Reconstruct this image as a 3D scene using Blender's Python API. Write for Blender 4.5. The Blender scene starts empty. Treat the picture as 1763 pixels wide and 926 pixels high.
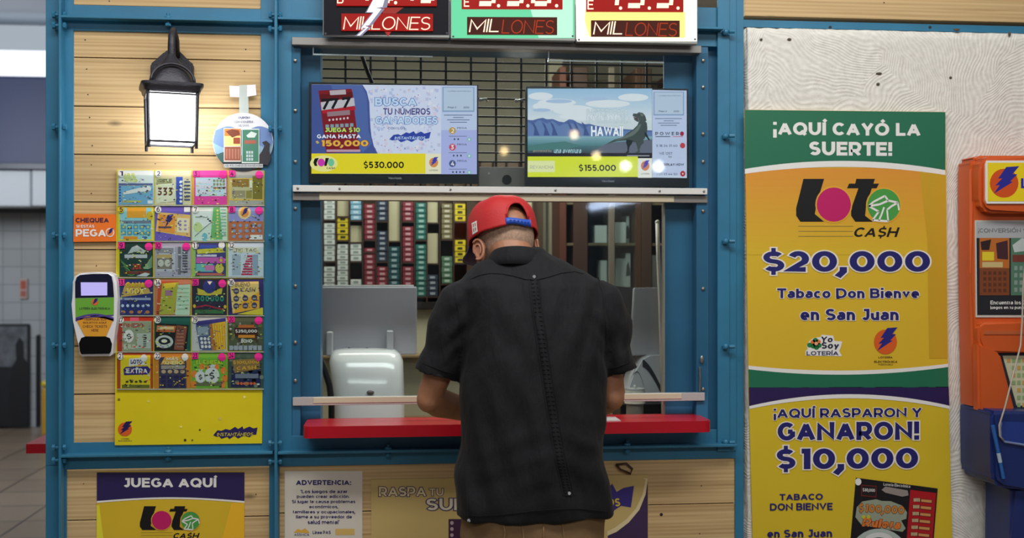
import bpy, bmesh, math, random
from math import sin, cos, tan, pi, radians, sqrt, atan2
from mathutils import Vector, Matrix, Euler, noise
from mathutils.bvhtree import BVHTree

# ------------------------------------------------------------------ camera, world, lights, exposure
scene = bpy.context.scene
COL = scene.collection
IW, IH, FPX = 1763.0, 926.0, 1900.0
YAW = radians(5.9)
CAM = Vector((0.0, -3.5, 1.42))
cd = bpy.data.cameras.new('camera')
cd.sensor_width = 36.0
cd.lens = FPX / IW * 36.0
cd.dof.use_dof = True
cd.dof.focus_distance = 3.3
cd.dof.aperture_fstop = 2.8
cam = bpy.data.objects.new('camera', cd)
COL.objects.link(cam)
cam.location = CAM
cam.rotation_euler = (pi / 2, 0, -YAW)
scene.camera = cam

world = bpy.data.worlds.new('dim_hall')
scene.world = world
world.use_nodes = True
world.node_tree.nodes['Background'].inputs[0].default_value = (0.80, 0.90, 1.0, 1)
world.node_tree.nodes['Background'].inputs[1].default_value = 0.11

def area(name, loc, rot, sx, sy, power, color=(1, 1, 1)):
    l = bpy.data.lights.new(name, 'AREA')
    l.shape = 'RECTANGLE'; l.size = sx; l.size_y = sy; l.energy = power; l.color = color
    o = bpy.data.objects.new(name, l); COL.objects.link(o)
    o.location = loc; o.rotation_euler = rot
    return o

area('hall_ceiling_light', (0.3, -1.55, 3.35), (radians(20), 0, 0), 3.6, 0.5, 78, (1.0, 0.975, 0.935))
area('hall_ceiling_light_behind', (0.6, -5.2, 3.35), (radians(12), 0, 0), 4.0, 0.6, 30, (1.0, 0.975, 0.935))
area('hall_fill_behind', (1.0, -6.1, 3.55), (radians(14), 0, 0), 8.0, 0.4, 100, (1.0, 0.975, 0.94))  # added fill light: brightens the hall reflected in the panes and the booth front
area('booth_ceiling_light', (0.0, 0.75, 2.52), (0, 0, 0), 1.4, 0.4, 15, (1.0, 0.95, 0.85))
def lamp(name, loc, power, color, size):
    l = bpy.data.lights.new(name, 'POINT'); l.energy = power; l.color = color; l.shadow_soft_size = size
    o = bpy.data.objects.new(name, l); COL.objects.link(o); o.location = loc
lamp('booth_fill', (0.45, 0.55, 2.2), 19, (1.0, 0.95, 0.86), 0.12)  # added fill without a fixture, lifts the dark booth interior
lamp('corridor_fill', (-3.6, 3.6, 2.5), 175, (0.93, 0.97, 1.0), 0.4)  # added fill standing in for bounce on corridor ceiling and tiles, no fixture

scene.view_settings.view_transform = 'Standard'
scene.view_settings.look = 'None'
scene.view_settings.exposure = -0.18
scene.view_settings.gamma = 1.0
scene.view_settings.use_curve_mapping = False
scene.render.film_transparent = False

# ------------------------------------------------------------------ helpers
def ray(x, y):
    """world direction through a point of the photo (photo read on a 1200 x 506 grid)"""
    u = (x * IW / 1200.0 - IW / 2) / FPX
    v = (y * IH / 506.0 - IH / 2) / FPX
    return Vector((sin(YAW) + u * cos(YAW), cos(YAW) - u * sin(YAW), -v))

def P(x, y, d=0.0):
    r = ray(x, y)
    return CAM + r * ((d - CAM.y) / r.y)

def lin(c):
    c = c / 255.0
    return c / 12.92 if c <= 0.04045 else ((c + 0.055) / 1.055) ** 2.4

def rgb(c):
    return (lin(c[0]), lin(c[1]), lin(c[2]), 1.0)

MATS = {}
def mat(c, rough=0.5, metal=0.0, emit=0.0, var=0.0, vscale=8.0, bump=0.0, bscale=60.0, spec=0.5, coat=0.0):
    key = (tuple(c), rough, metal, emit, var, vscale, bump, bscale, spec, coat)
    if key in MATS:
        return MATS[key]
    m = bpy.data.materials.new('paint_%d_%d_%d' % tuple(int(v) for v in c))
    m.use_nodes = True
    nt = m.node_tree; b = nt.nodes['Principled BSDF']
    b.inputs['Base Color'].default_value = rgb(c)
    b.inputs['Roughness'].default_value = rough
    b.inputs['Metallic'].default_value = metal
    b.inputs['Specular IOR Level'].default_value = spec
    b.inputs['Coat Weight'].default_value = coat
    if emit > 0:
        b.inputs['Emission Color'].default_value = rgb(c)
        b.inputs['Emission Strength'].default_value = emit
        b.inputs['Base Color'].default_value = (0.01, 0.01, 0.01, 1)
        b.inputs['Specular IOR Level'].default_value = 0.08
    if var > 0 or bump > 0:
        tc = nt.nodes.new('ShaderNodeTexCoord')
        if var > 0:
            n = nt.nodes.new('ShaderNodeTexNoise'); n.inputs['Scale'].default_value = vscale; n.inputs['Detail'].default_value = 5
            nt.links.new(tc.outputs['Object'], n.inputs['Vector'])
            mr = nt.nodes.new('ShaderNodeMapRange')
            mr.inputs[1].default_value = 0.3; mr.inputs[2].default_value = 0.7
            mr.inputs[3].default_value = 1 - var; mr.inputs[4].default_value = 1 + var
            nt.links.new(n.outputs['Fac'], mr.inputs[0])
            hs = nt.nodes.new('ShaderNodeHueSaturation'); hs.inputs['Color'].default_value = rgb(c)
            nt.links.new(mr.outputs[0], hs.inputs['Value'])
            nt.links.new(hs.outputs[0], b.inputs['Base Color'])
        if bump > 0:
            n2 = nt.nodes.new('ShaderNodeTexNoise'); n2.inputs['Scale'].default_value = bscale; n2.inputs['Detail'].default_value = 6
            nt.links.new(tc.outputs['Object'], n2.inputs['Vector'])
            bp = nt.nodes.new('ShaderNodeBump'); bp.inputs['Strength'].default_value = bump; bp.inputs['Distance'].default_value = 0.004
            nt.links.new(n2.outputs['Fac'], bp.inputs['Height'])
            nt.links.new(bp.outputs[0], b.inputs['Normal'])
    MATS[key] = m
    return m

def wood_mat(name, c1, c2, knots=True):
    m = bpy.data.materials.new(name); m.use_nodes = True
    nt = m.node_tree; N = nt.nodes; L = nt.links; b = N['Principled BSDF']
    b.inputs['Roughness'].default_value = 0.62
    tc = N.new('ShaderNodeTexCoord'); geo = N.new('ShaderNodeNewGeometry')
    off = N.new('ShaderNodeVectorMath'); off.operation = 'MULTIPLY_ADD'
    comb = N.new('ShaderNodeCombineXYZ')
    for i in (0, 1, 2):
        L.new(geo.outputs['Random Per Island'], comb.inputs[i])
    off.inputs[1].default_value = (17.0, 9.0, 23.0)
    L.new(comb.outputs[0], off.inputs[0]); L.new(tc.outputs['Object'], off.inputs[2])
    mp = N.new('ShaderNodeMapping'); mp.inputs['Scale'].default_value = (0.9, 6.0, 46.0)
    L.new(off.outputs[0], mp.inputs[0])
    n1 = N.new('ShaderNodeTexNoise'); n1.inputs['Scale'].default_value = 1.6; n1.inputs['Detail'].default_value = 6; n1.inputs['Distortion'].default_value = 0.6
    L.new(mp.outputs[0], n1.inputs['Vector'])
    w = N.new('ShaderNodeTexWave'); w.wave_type = 'BANDS'; w.bands_direction = 'Z'
    w.inputs['Scale'].default_value = 0.55; w.inputs['Distortion'].default_value = 6.0; w.inputs['Detail'].default_value = 3; w.inputs['Detail Scale'].default_value = 0.7
    L.new(mp.outputs[0], w.inputs['Vector'])
    mix = N.new('ShaderNodeMath'); mix.operation = 'MULTIPLY_ADD'; mix.inputs[1].default_value = 0.16
    L.new(w.outputs['Fac'], mix.inputs[0]); 
    sc = N.new('ShaderNodeMath'); sc.operation = 'MULTIPLY'; sc.inputs[1].default_value = 0.84
    L.new(n1.outputs['Fac'], sc.inputs[0]); L.new(sc.outputs[0], mix.inputs[2])
    cr = N.new('ShaderNodeValToRGB')
    cr.color_ramp.elements[0].position = 0.22; cr.color_ramp.elements[0].color = rgb(c1)
    cr.color_ramp.elements[1].position = 0.62; cr.color_ramp.elements[1].color = rgb(c2)
    L.new(mix.outputs[0], cr.inputs[0])
    # sparse knots
    mpk = N.new('ShaderNodeMapping'); mpk.inputs['Scale'].default_value = (2.6, 2.6, 6.0); L.new(off.outputs[0], mpk.inputs[0])
    v = N.new('ShaderNodeTexVoronoi'); v.inputs['Scale'].default_value = 1.5; L.new(mpk.outputs[0], v.inputs['Vector'])
    kr = N.new('ShaderNodeMapRange'); kr.inputs[1].default_value = 0.03; kr.inputs[2].default_value = 0.11; kr.inputs[3].default_value = 0.42; kr.inputs[4].default_value = 1.0
    L.new(v.outputs['Distance'], kr.inputs[0])
    hs = N.new('ShaderNodeHueSaturation'); L.new(cr.outputs[0], hs.inputs['Color'])
    rnd = N.new('ShaderNodeMapRange'); rnd.inputs[3].default_value = 0.84; rnd.inputs[4].default_value = 1.1
    L.new(geo.outputs['Random Per Island'], rnd.inputs[0])
    mu = N.new('ShaderNodeMath'); mu.operation = 'MULTIPLY'; L.new(rnd.outputs[0], mu.inputs[0]); L.new(kr.outputs[0], mu.inputs[1])
    L.new(mu.outputs[0], hs.inputs['Value']); L.new(hs.outputs[0], b.inputs['Base Color'])
    bp = N.new('ShaderNodeBump'); bp.inputs['Strength'].default_value = 0.06; bp.inputs['Distance'].default_value = 0.002
    L.new(mix.outputs[0], bp.inputs['Height']); L.new(bp.outputs[0], b.inputs['Normal'])
    return m

def glass_mat(name, tint=(245, 250, 250), base=0.0, flat=None):
    m = bpy.data.materials.new(name); m.use_nodes = True
    nt = m.node_tree; nt.nodes.clear(); N = nt.nodes; L = nt.links
    out = N.new('ShaderNodeOutputMaterial'); tr = N.new('ShaderNodeBsdfTransparent'); gl = N.new('ShaderNodeBsdfGlossy')
    tr.inputs[0].default_value = rgb(tint); gl.inputs['Roughness'].default_value = 0.03
    mx = N.new('ShaderNodeMixShader')
    if flat is not None:
        mx.inputs[0].default_value = flat
    else:
        lw = N.new('ShaderNodeLayerWeight'); pw = N.new('ShaderNodeMath'); pw.operation = 'POWER'; pw.inputs[1].default_value = 5.0
        ma = N.new('ShaderNodeMath'); ma.operation = 'MULTIPLY_ADD'; ma.inputs[1].default_value = 0.95; ma.inputs[2].default_value = 0.035 + base
        L.new(lw.outputs['Facing'], pw.inputs[0]); L.new(pw.outputs[0], ma.inputs[0]); L.new(ma.outputs[0], mx.inputs[0])
    L.new(tr.outputs[0], mx.inputs[1]); L.new(gl.outputs[0], mx.inputs[2]); L.new(mx.outputs[0], out.inputs[0])
    return m

def film_mat(name, c, alpha):
    m = bpy.data.materials.new(name); m.use_nodes = True
    b = m.node_tree.nodes['Principled BSDF']
    b.inputs['Base Color'].default_value = rgb(c); b.inputs['Alpha'].default_value = alpha; b.inputs['Roughness'].default_value = 0.25
    return m

def tag(o, label=None, cat=None, group=None, kind=None):
    if label: o['label'] = label
    if cat: o['category'] = cat
    if group: o['group'] = group
    if kind: o['kind'] = kind
    return o

def thing(name, label, cat, loc, group=None):
    o = bpy.data.objects.new(name, None); COL.objects.link(o)
    o.empty_display_size = 0.1
    o.location = loc
    o['inv'] = 0
    del o['inv']
    return tag(o, label, cat, group)

def world_of(o):
    m = Matrix.LocRotScale(o.location, o.rotation_euler, o.scale)
    if o.parent:
        m = world_of(o.parent) @ o.matrix_parent_inverse @ m
    return m

def mk(name, bm, mats, parent=None, smooth=False, base=True, angle=None):
    """link a bmesh as ONE mesh object; top-level ones get their origin at the foot of the mesh"""
    me = bpy.data.meshes.new(name)
    if not isinstance(mats, (list, tuple)):
        mats = [mats]
    off = Vector((0, 0, 0))
    if base and len(bm.verts):
        xs = [v.co for v in bm.verts]
        lo = Vector((min(c.x for c in xs), min(c.y for c in xs), min(c.z for c in xs)))
        hi = Vector((max(c.x for c in xs), max(c.y for c in xs), max(c.z for c in xs)))
        off = Vector(((lo.x + hi.x) / 2, (lo.y + hi.y) / 2, lo.z))
        for v in bm.verts:
            v.co -= off
    bm.to_mesh(me); bm.free()
    for m in mats:
        me.materials.append(m)
    if smooth:
        for p in me.polygons:
            p.use_smooth = True
    o = bpy.data.objects.new(name, me); COL.objects.link(o)
    o.location = off
    if angle is not None:
        me.set_sharp_from_angle(angle=angle)
    if parent is not None:
        o.parent = parent
        o.matrix_parent_inverse = world_of(parent).inverted()
    return o

def add_box(bm, x0, x1, y0, y1, z0, z1, mi=0, bev=0.0, seg=2):
    r = bmesh.ops.create_cube(bm, size=1.0)
    vs = r['verts']
    for v in vs:
        v.co = Vector((x0 if v.co.x < 0 else x1, y0 if v.co.y < 0 else y1, z0 if v.co.z < 0 else z1))
    fs = set(f for v in vs for f in v.link_faces)
    for f in fs: f.material_index = mi
    if bev > 0:
        es = list(set(e for v in vs for e in v.link_edges))
        r2 = bmesh.ops.bevel(bm, geom=es, offset=bev, segments=seg, affect='EDGES', profile=0.5)
        for f in r2['faces']: f.material_index = mi
    return vs

def pbox(bm, x0, y0, x1, y1, yf, yb, mi=0, bev=0.0, seg=2):
    """axis-aligned box whose front face (at depth yf) fills the photo rectangle x0,y0..x1,y1"""
    ym, xm = (y0 + y1) / 2, (x0 + x1) / 2
    a, b = P(x0, ym, yf).x, P(x1, ym, yf).x
    t, u = P(xm, y0, yf).z, P(xm, y1, yf).z
    return add_box(bm, a, b, yf, yb, u, t, mi, bev, seg)

def prism(bm, pts, yf, yb, mi=0, mapf=None):
    mapf = mapf or P
    f = [bm.verts.new(mapf(x, y, yf)) for x, y in pts]
    d = Vector((0, yb - yf, 0))
    g = [bm.verts.new(v.co + d) for v in f]
    n = len(pts)
    fs = [bm.faces.new(f), bm.faces.new(list(reversed(g)))]
    for i in range(n):
        fs.append(bm.faces.new([f[i], g[i], g[(i + 1) % n], f[(i + 1) % n]]))
    for q in fs: q.material_index = mi
    return fs

def frames(pts):
    T = []
    n = len(pts)
    for i in range(n):
        a = pts[max(i - 1, 0)]; b = pts[min(i + 1, n - 1)]
        T.append((b - a).normalized())
    ref = Vector((0, 0, 1)) if abs(T[0].z) < 0.85 else Vector((0, 1, 0))
    nrm = (ref - T[0] * ref.dot(T[0])).normalized()
    out = []
    for t in T:
        nrm = (nrm - t * nrm.dot(t)).normalized()
        out.append((nrm.copy(), t.cross(nrm).normalized()))
    return out

def tube(bm, pts, rad, n=12, mi=0, cap=True, closed=False):
    pts = [Vector(p) for p in pts]
    fr = frames(pts)
    rings = []
    for i, p in enumerate(pts):
        r = rad[i] if isinstance(rad, (list, tuple)) else rad
        rx, ry = r if isinstance(r, (list, tuple)) else (r, r)
        a, b = fr[i]
        rings.append([bm.verts.new(p + a * (cos(2 * pi * k / n) * rx) + b * (sin(2 * pi * k / n) * ry)) for k in range(n)])
    bridge(bm, rings, mi, cap)
    return rings

def bridge(bm, rings, mi=0, cap=True):
    n = len(rings[0])
    for i in range(len(rings) - 1):
        for k in range(n):
            f = bm.faces.new([rings[i][k], rings[i][(k + 1) % n], rings[i + 1][(k + 1) % n], rings[i + 1][k]])
            f.material_index = mi
    if cap:
        for rr in (list(reversed(rings[0])), rings[-1]):
            f = bm.faces.new(rr); f.material_index = mi

def ellipsoid(bm, c, rx, ry, rz, u=14, v=10, mi=0, rot=None):
    r = bmesh.ops.create_uvsphere(bm, u_segments=u, v_segments=v, radius=1.0)
    for w in r['verts']:
        q = Vector((w.co.x * rx, w.co.y * ry, w.co.z * rz))
        if rot is not None: q = rot @ q
        w.co = Vector(c) + q
    for f in set(f for w in r['verts'] for f in w.link_faces):
        f.material_index = mi
    return r['verts']

def cyl(bm, c, axis, r, h, n=12, mi=0, r2=None):
    c = Vector(c); ax = Vector(axis).normalized()
    a = ax.orthogonal().normalized(); b = ax.cross(a)
    r2 = r if r2 is None else r2
    rings = []
    for q, rr in ((0, r), (h, r2)):
        rings.append([bm.verts.new(c + ax * q + a * cos(2 * pi * k / n) * rr + b * sin(2 * pi * k / n) * rr) for k in range(n)])
    bridge(bm, rings, mi)

# ---- lettering: a geometric bold alphabet drawn as strokes (1 = cap height)
def _arc(cx, cy, rx, ry, a0, a1, n=14):
    return [(cx + rx * cos(radians(a0 + (a1 - a0) * k / n)), cy + ry * sin(radians(a0 + (a1 - a0) * k / n))) for k in range(n + 1)]
_O = _arc(.5, .5, .5, .5, 90, 450, 28)
# glyph: (advance width incl. stroke, bottom, top, strokes in a unit box that maps to [0,w] x [bottom,top])
XH = .74
GLY = {
 'A': (.88, 0, 1, [[(-.02, -.1), (.5, 1)], [(1.02, -.1), (.5, 1)], [(.17, .27), (.83, .27)]]),
 'B': (.76, 0, 1, [[(0, 0), (0, 1)], [(0, 1), (.55, 1)] + _arc(.6, .76, .33, .24, 90, -90, 8) + [(0, .52)], [(.55, .52)] + _arc(.65, .26, .35, .26, 90, -90, 8) + [(0, 0)]]),
 'C': (.80, 0, 1, [_arc(.55, .5, .55, .5, 42, 318, 22)]),
 'D': (.84, 0, 1, [[(0, 0), (0, 1), (.42, 1)] + _arc(.45, .5, .55, .5, 90, -90, 14) + [(0, 0)]]),
 'E': (.66, 0, 1, [[(1, 1), (0, 1), (0, 0), (1, 0)], [(0, .52), (.88, .52)]]),
 'F': (.64, 0, 1, [[(1, 1), (0, 1), (0, -.05)], [(0, .48), (.88, .48)]]),
 'G': (.84, 0, 1, [_arc(.53, .5, .53, .5, 45, 330, 22) + [(1, .25), (1, .5)], [(.62, .48), (1.0, .48)]]),
 'H': (.82, 0, 1, [[(0, 0), (0, 1)], [(1, 0), (1, 1)], [(0, .5), (1, .5)]]),
 'I': (.0, 0, 1, [[(0, 0), (0, 1)]]),
 'J': (.56, 0, 1, [[(.2, 1), (1, 1), (1, .35)] + _arc(.55, .35, .45, .35, 0, -150, 10)]),
 'K': (.80, 0, 1, [[(0, 0), (0, 1)], [(1, 1.1), (.06, .32)], [(.36, .58), (1.03, -.1)]]),
 'L': (.62, 0, 1, [[(0, 1), (0, 0), (1, 0)]]),
 'M': (1.0, 0, 1, [[(0, 0), (0, 1), (.5, .22), (1, 1), (1, 0)]]),
 'N': (.84, 0, 1, [[(0, 0), (0, 1), (1, 0), (1, 1)]]),
 'O': (.92, 0, 1, [_O]),
 'P': (.74, 0, 1, [[(0, 0), (0, 1), (.55, 1)] + _arc(.6, .66, .4, .34, 90, -90, 10) + [(0, .32)]]),
 'Q': (.92, 0, 1, [_O, [(.58, .28), (1.0, -.12)]]),
 'R': (.76, 0, 1, [[(0, 0), (0, 1), (.55, 1)] + _arc(.6, .66, .4, .34, 90, -90, 10) + [(0, .32)], [(.5, .34), (1.0, -.12)]]),
 'S': (.70, 0, 1, [_arc(.5, .755, .46, .245, 30, 250, 12) + _arc(.52, .25, .48, .25, 80, -150, 14)]),
 'T': (.72, 0, 1, [[(0, 1), (1, 1)], [(.5, 0), (.5, 1)]]),
 'U': (.80, 0, 1, [[(0, 1), (0, .45)] + _arc(.5, .45, .5, .45, 180, 360, 14) + [(1, 1)]]),
 'V': (.86, 0, 1, [[(-.02, 1.1), (.5, 0), (1.02, 1.1)]]),
 'W': (1.28, 0, 1, [[(-.01, 1.1), (.25, 0), (.5, 1), (.75, 0), (1.01, 1.1)]]),
 'X': (.82, 0, 1, [[(-.03, 1.08), (1.03, -.08)], [(1.03, 1.08), (-.03, -.08)]]),
 'Y': (.80, 0, 1, [[(-.03, 1.08), (.5, .42), (1.03, 1.08)], [(.5, 0), (.5, .45)]]),
 'Z': (.72, 0, 1, [[(0, 1), (1, 1), (0, 0), (1, 0)]]),
 '0': (.80, 0, 1, [_O]),
 '1': (.44, 0, 1, [[(.0, 1), (1, 1), (1, 0)]]),
 '2': (.70, 0, 1, [_arc(.5, .66, .48, .34, 155, -35, 12) + [(0, 0), (1, 0)]]),
 '3': (.70, 0, 1, [[(.05, 1), (.95, 1), (.45, .56)] + _arc(.48, .28, .5, .28, 80, -150, 12)]),
 '4': (.80, 0, 1, [[(.62, 1.08), (0, .27), (1.04, .27)], [(.72, -.02), (.72, .5)]]),
 '5': (.70, 0, 1, [[(.95, 1), (.15, 1), (.08, .56), (.45, .6)] + _arc(.48, .3, .5, .3, 70, -150, 12)]),
 '6': (.74, 0, 1, [_arc(.5, .31, .5, .31, 0, 360, 20), [(0, .34)] + _arc(.58, .46, .58, .54, 180, 70, 10)]),
 '7': (.72, 0, 1, [[(0, .8), (0, 1), (1, 1), (.36, -.08)]]),
 '8': (.74, 0, 1, [_arc(.5, .27, .5, .27, 0, 360, 20), _arc(.5, .77, .44, .23, 0, 360, 18)]),
 '9': (.74, 0, 1, [_arc(.5, .69, .5, .31, 0, 360, 20), [(1, .66)] + _arc(.42, .54, .58, .54, 0, -110, 10)]),
 '$': (.72, 0, 1, [_arc(.5, .755, .46, .245, 30, 250, 12) + _arc(.52, .25, .48, .25, 80, -150, 14), [(.5, -.19), (.5, .02)], [(.5, .98), (.5, 1.19)]]),
 '!': (.0, 0, 0, [[(0, .34), (0, 1)], [(0, 0), (0, 'w')]]),
 '¡': (.0, 0, 0, [[(0, -.22), (0, .44)], [(0, .78), (0, .78, 'w')]]),
 '.': (.0, 0, 0, [[(0, 0), (0, 'w')]]),
 ',': (.0, 0, 0, [[(0, 'w'), (0, .02), (-.16, -.24)]]),
 ':': (.0, 0, 0, [[(0, 0), (0, 'w')], [(0, .52), (0, .52, 'w')]]),
 '"': (.16, .7, 1, [[(0, 0), (0, 1)], [(1, 0), (1, 1)]]),
 '-': (.3, .4, .5, [[(0, 0), (1, 0)]]),
 'a': (.58, 0, XH, [[(.08, .86)] + _arc(.55, .66, .45, .34, 120, 0, 8) + [(1, 0)], [(1, .56), (.45, .56)] + _arc(.38, .28, .38, .28, 90, 270, 10) + [(.7, .04), (1, .2)]]),
 'b': (.64, 0, XH, [[(0, 0), (0, 1.42)], _arc(.5, .5, .5, .5, 0, 360, 22)]),
 'c': (.58, 0, XH, [_arc(.55, .5, .55, .5, 45, 315, 18)]),
 'd': (.64, 0, XH, [[(1, 0), (1, 1.42)], _arc(.5, .5, .5, .5, 0, 360, 22)]),
 'e': (.62, 0, XH, [[(.04, .46), (1, .46)] + _arc(.5, .5, .5, .5, 0, 310, 20)]),
 'f': (.36, 0, XH, [[(.35, 0), (.35, 1.1)] + _arc(.8, 1.1, .45, .3, 180, 80, 6), [(0, .95), (1, .95)]]),
 'g': (.64, 0, XH, [_arc(.5, .5, .5, .5, 0, 360, 22), [(1, 1), (1, .0)] + _arc(.5, -.02, .5, .3, 0, -150, 10)]),
 'h': (.60, 0, XH, [[(0, 0), (0, 1.42)], [(0, .5)] + _arc(.5, .5, .5, .5, 180, 0, 12) + [(1, 0)]]),
 'i': (.0, 0, 0, [[(0, 0), (0, XH)], [(0, XH + .10), (0, XH + .10, 'w')]]),
 'j': (.1, 0, XH, [[(1, 1), (1, -.1), (-.6, -.32)], [(1, 1.26), (1, 1.44)]]),
 'k': (.60, 0, XH, [[(0, 0), (0, 1.42)], [(1, 1.1), (.06, .36)], [(.36, .58), (1.03, -.1)]]),
 'l': (.0, 0, XH, [[(0, 0), (0, 1.42)]]),
 'm': (1.05, 0, XH, [[(0, 0), (0, 1)], [(0, .5)] + _arc(.25, .6, .25, .4, 180, 0, 10) + [(.5, 0)], [(.5, .5)] + _arc(.75, .6, .25, .4, 180, 0, 10) + [(1, 0)]]),
 'n': (.58, 0, XH, [[(0, 0), (0, 1)], [(0, .5)] + _arc(.5, .5, .5, .5, 180, 0, 12) + [(1, 0)]]),
 'o': (.64, 0, XH, [_O]),
 'p': (.64, 0, XH, [[(0, 1), (0, -.42)], _arc(.5, .5, .5, .5, 0, 360, 22)]),
 'q': (.64, 0, XH, [[(1, 1), (1, -.42)], _arc(.5, .5, .5, .5, 0, 360, 22)]),
 'r': (.34, 0, XH, [[(0, 0), (0, 1)], [(0, .5)] + _arc(.9, .45, .9, .52, 175, 85, 6)]),
 's': (.52, 0, XH, [_arc(.5, .755, .46, .245, 30, 250, 10) + _arc(.52, .25, .48, .25, 80, -150, 12)]),
 't': (.36, 0, XH, [[(.4, 1.3), (.4, .3)] + _arc(.8, .3, .4, .3, 180, 280, 6), [(0, .95), (1, .95)]]),
 'u': (.58, 0, XH, [[(0, 1), (0, .45)] + _arc(.5, .45, .5, .45, 180, 360, 12), [(1, 1), (1, 0)]]),
 'v': (.62, 0, XH, [[(-.02, 1.1), (.5, 0), (1.02, 1.1)]]),
 'w': (.95, 0, XH, [[(-.01, 1.1), (.25, 0), (.5, .95), (.75, 0), (1.01, 1.1)]]),
 'x': (.6, 0, XH, [[(-.03, 1.08), (1.03, -.08)], [(1.03, 1.08), (-.03, -.08)]]),
 'y': (.62, 0, XH, [[(-.02, 1.08), (.5, .05)], [(1.02, 1.08), (.3, -.42)]]),
 'z': (.54, 0, XH, [[(0, 1), (1, 1), (0, 0), (1, 0)]]),
 'ñ': (.58, 0, XH, [[(0, 0), (0, 1)], [(0, .5)] + _arc(.5, .5, .5, .5, 180, 0, 12) + [(1, 0)]]),
}
ACC = {'Á': 'A', 'É': 'E', 'Í': 'I', 'Ó': 'O', 'Ú': 'U', 'á': 'a', 'é': 'e', 'í': 'i', 'ó': 'o', 'ú': 'u'}
def _stroke(pts, w):
    """quads of a polyline of width w with mitred joins"""
    pts = [p for i, p in enumerate(pts) if i == 0 or abs(p[0] - pts[i - 1][0]) + abs(p[1] - pts[i - 1][1]) > 1e-5]
    n = len(pts); L, R = [], []
    ring = n > 4 and abs(pts[0][0] - pts[-1][0]) + abs(pts[0][1] - pts[-1][1]) < 1e-5
    for i in range(n):
        x, y = pts[i]
        d = []
        if i > 0: d.append((x - pts[i - 1][0], y - pts[i - 1][1]))
        if i < n - 1: d.append((pts[i + 1][0] - x, pts[i + 1][1] - y))
        if ring and i == 0: d.insert(0, (x - pts[-2][0], y - pts[-2][1]))
        if ring and i == n - 1: d.append((pts[1][0] - x, pts[1][1] - y))
        d = [(a / (sqrt(a * a + b * b) or 1), b / (sqrt(a * a + b * b) or 1)) for a, b in d]
        if len(d) == 2:
            tx, ty = d[0][0] + d[1][0], d[0][1] + d[1][1]; l = sqrt(tx * tx + ty * ty)
            if l < 1e-3: tx, ty, l = d[1][0], d[1][1], 1
            tx, ty = tx / l, ty / l
            k = min(1.0 / max(0.3, tx * d[1][0] + ty * d[1][1]), 2.4)
        else:
            tx, ty = d[0]; k = 1
        L.append((x - ty * w / 2 * k, y + tx * w / 2 * k)); R.append((x + ty * w / 2 * k, y - tx * w / 2 * k))
    return [(L[i], L[i + 1], R[i + 1], R[i]) for i in range(n - 1)]
TXT = {}
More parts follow.
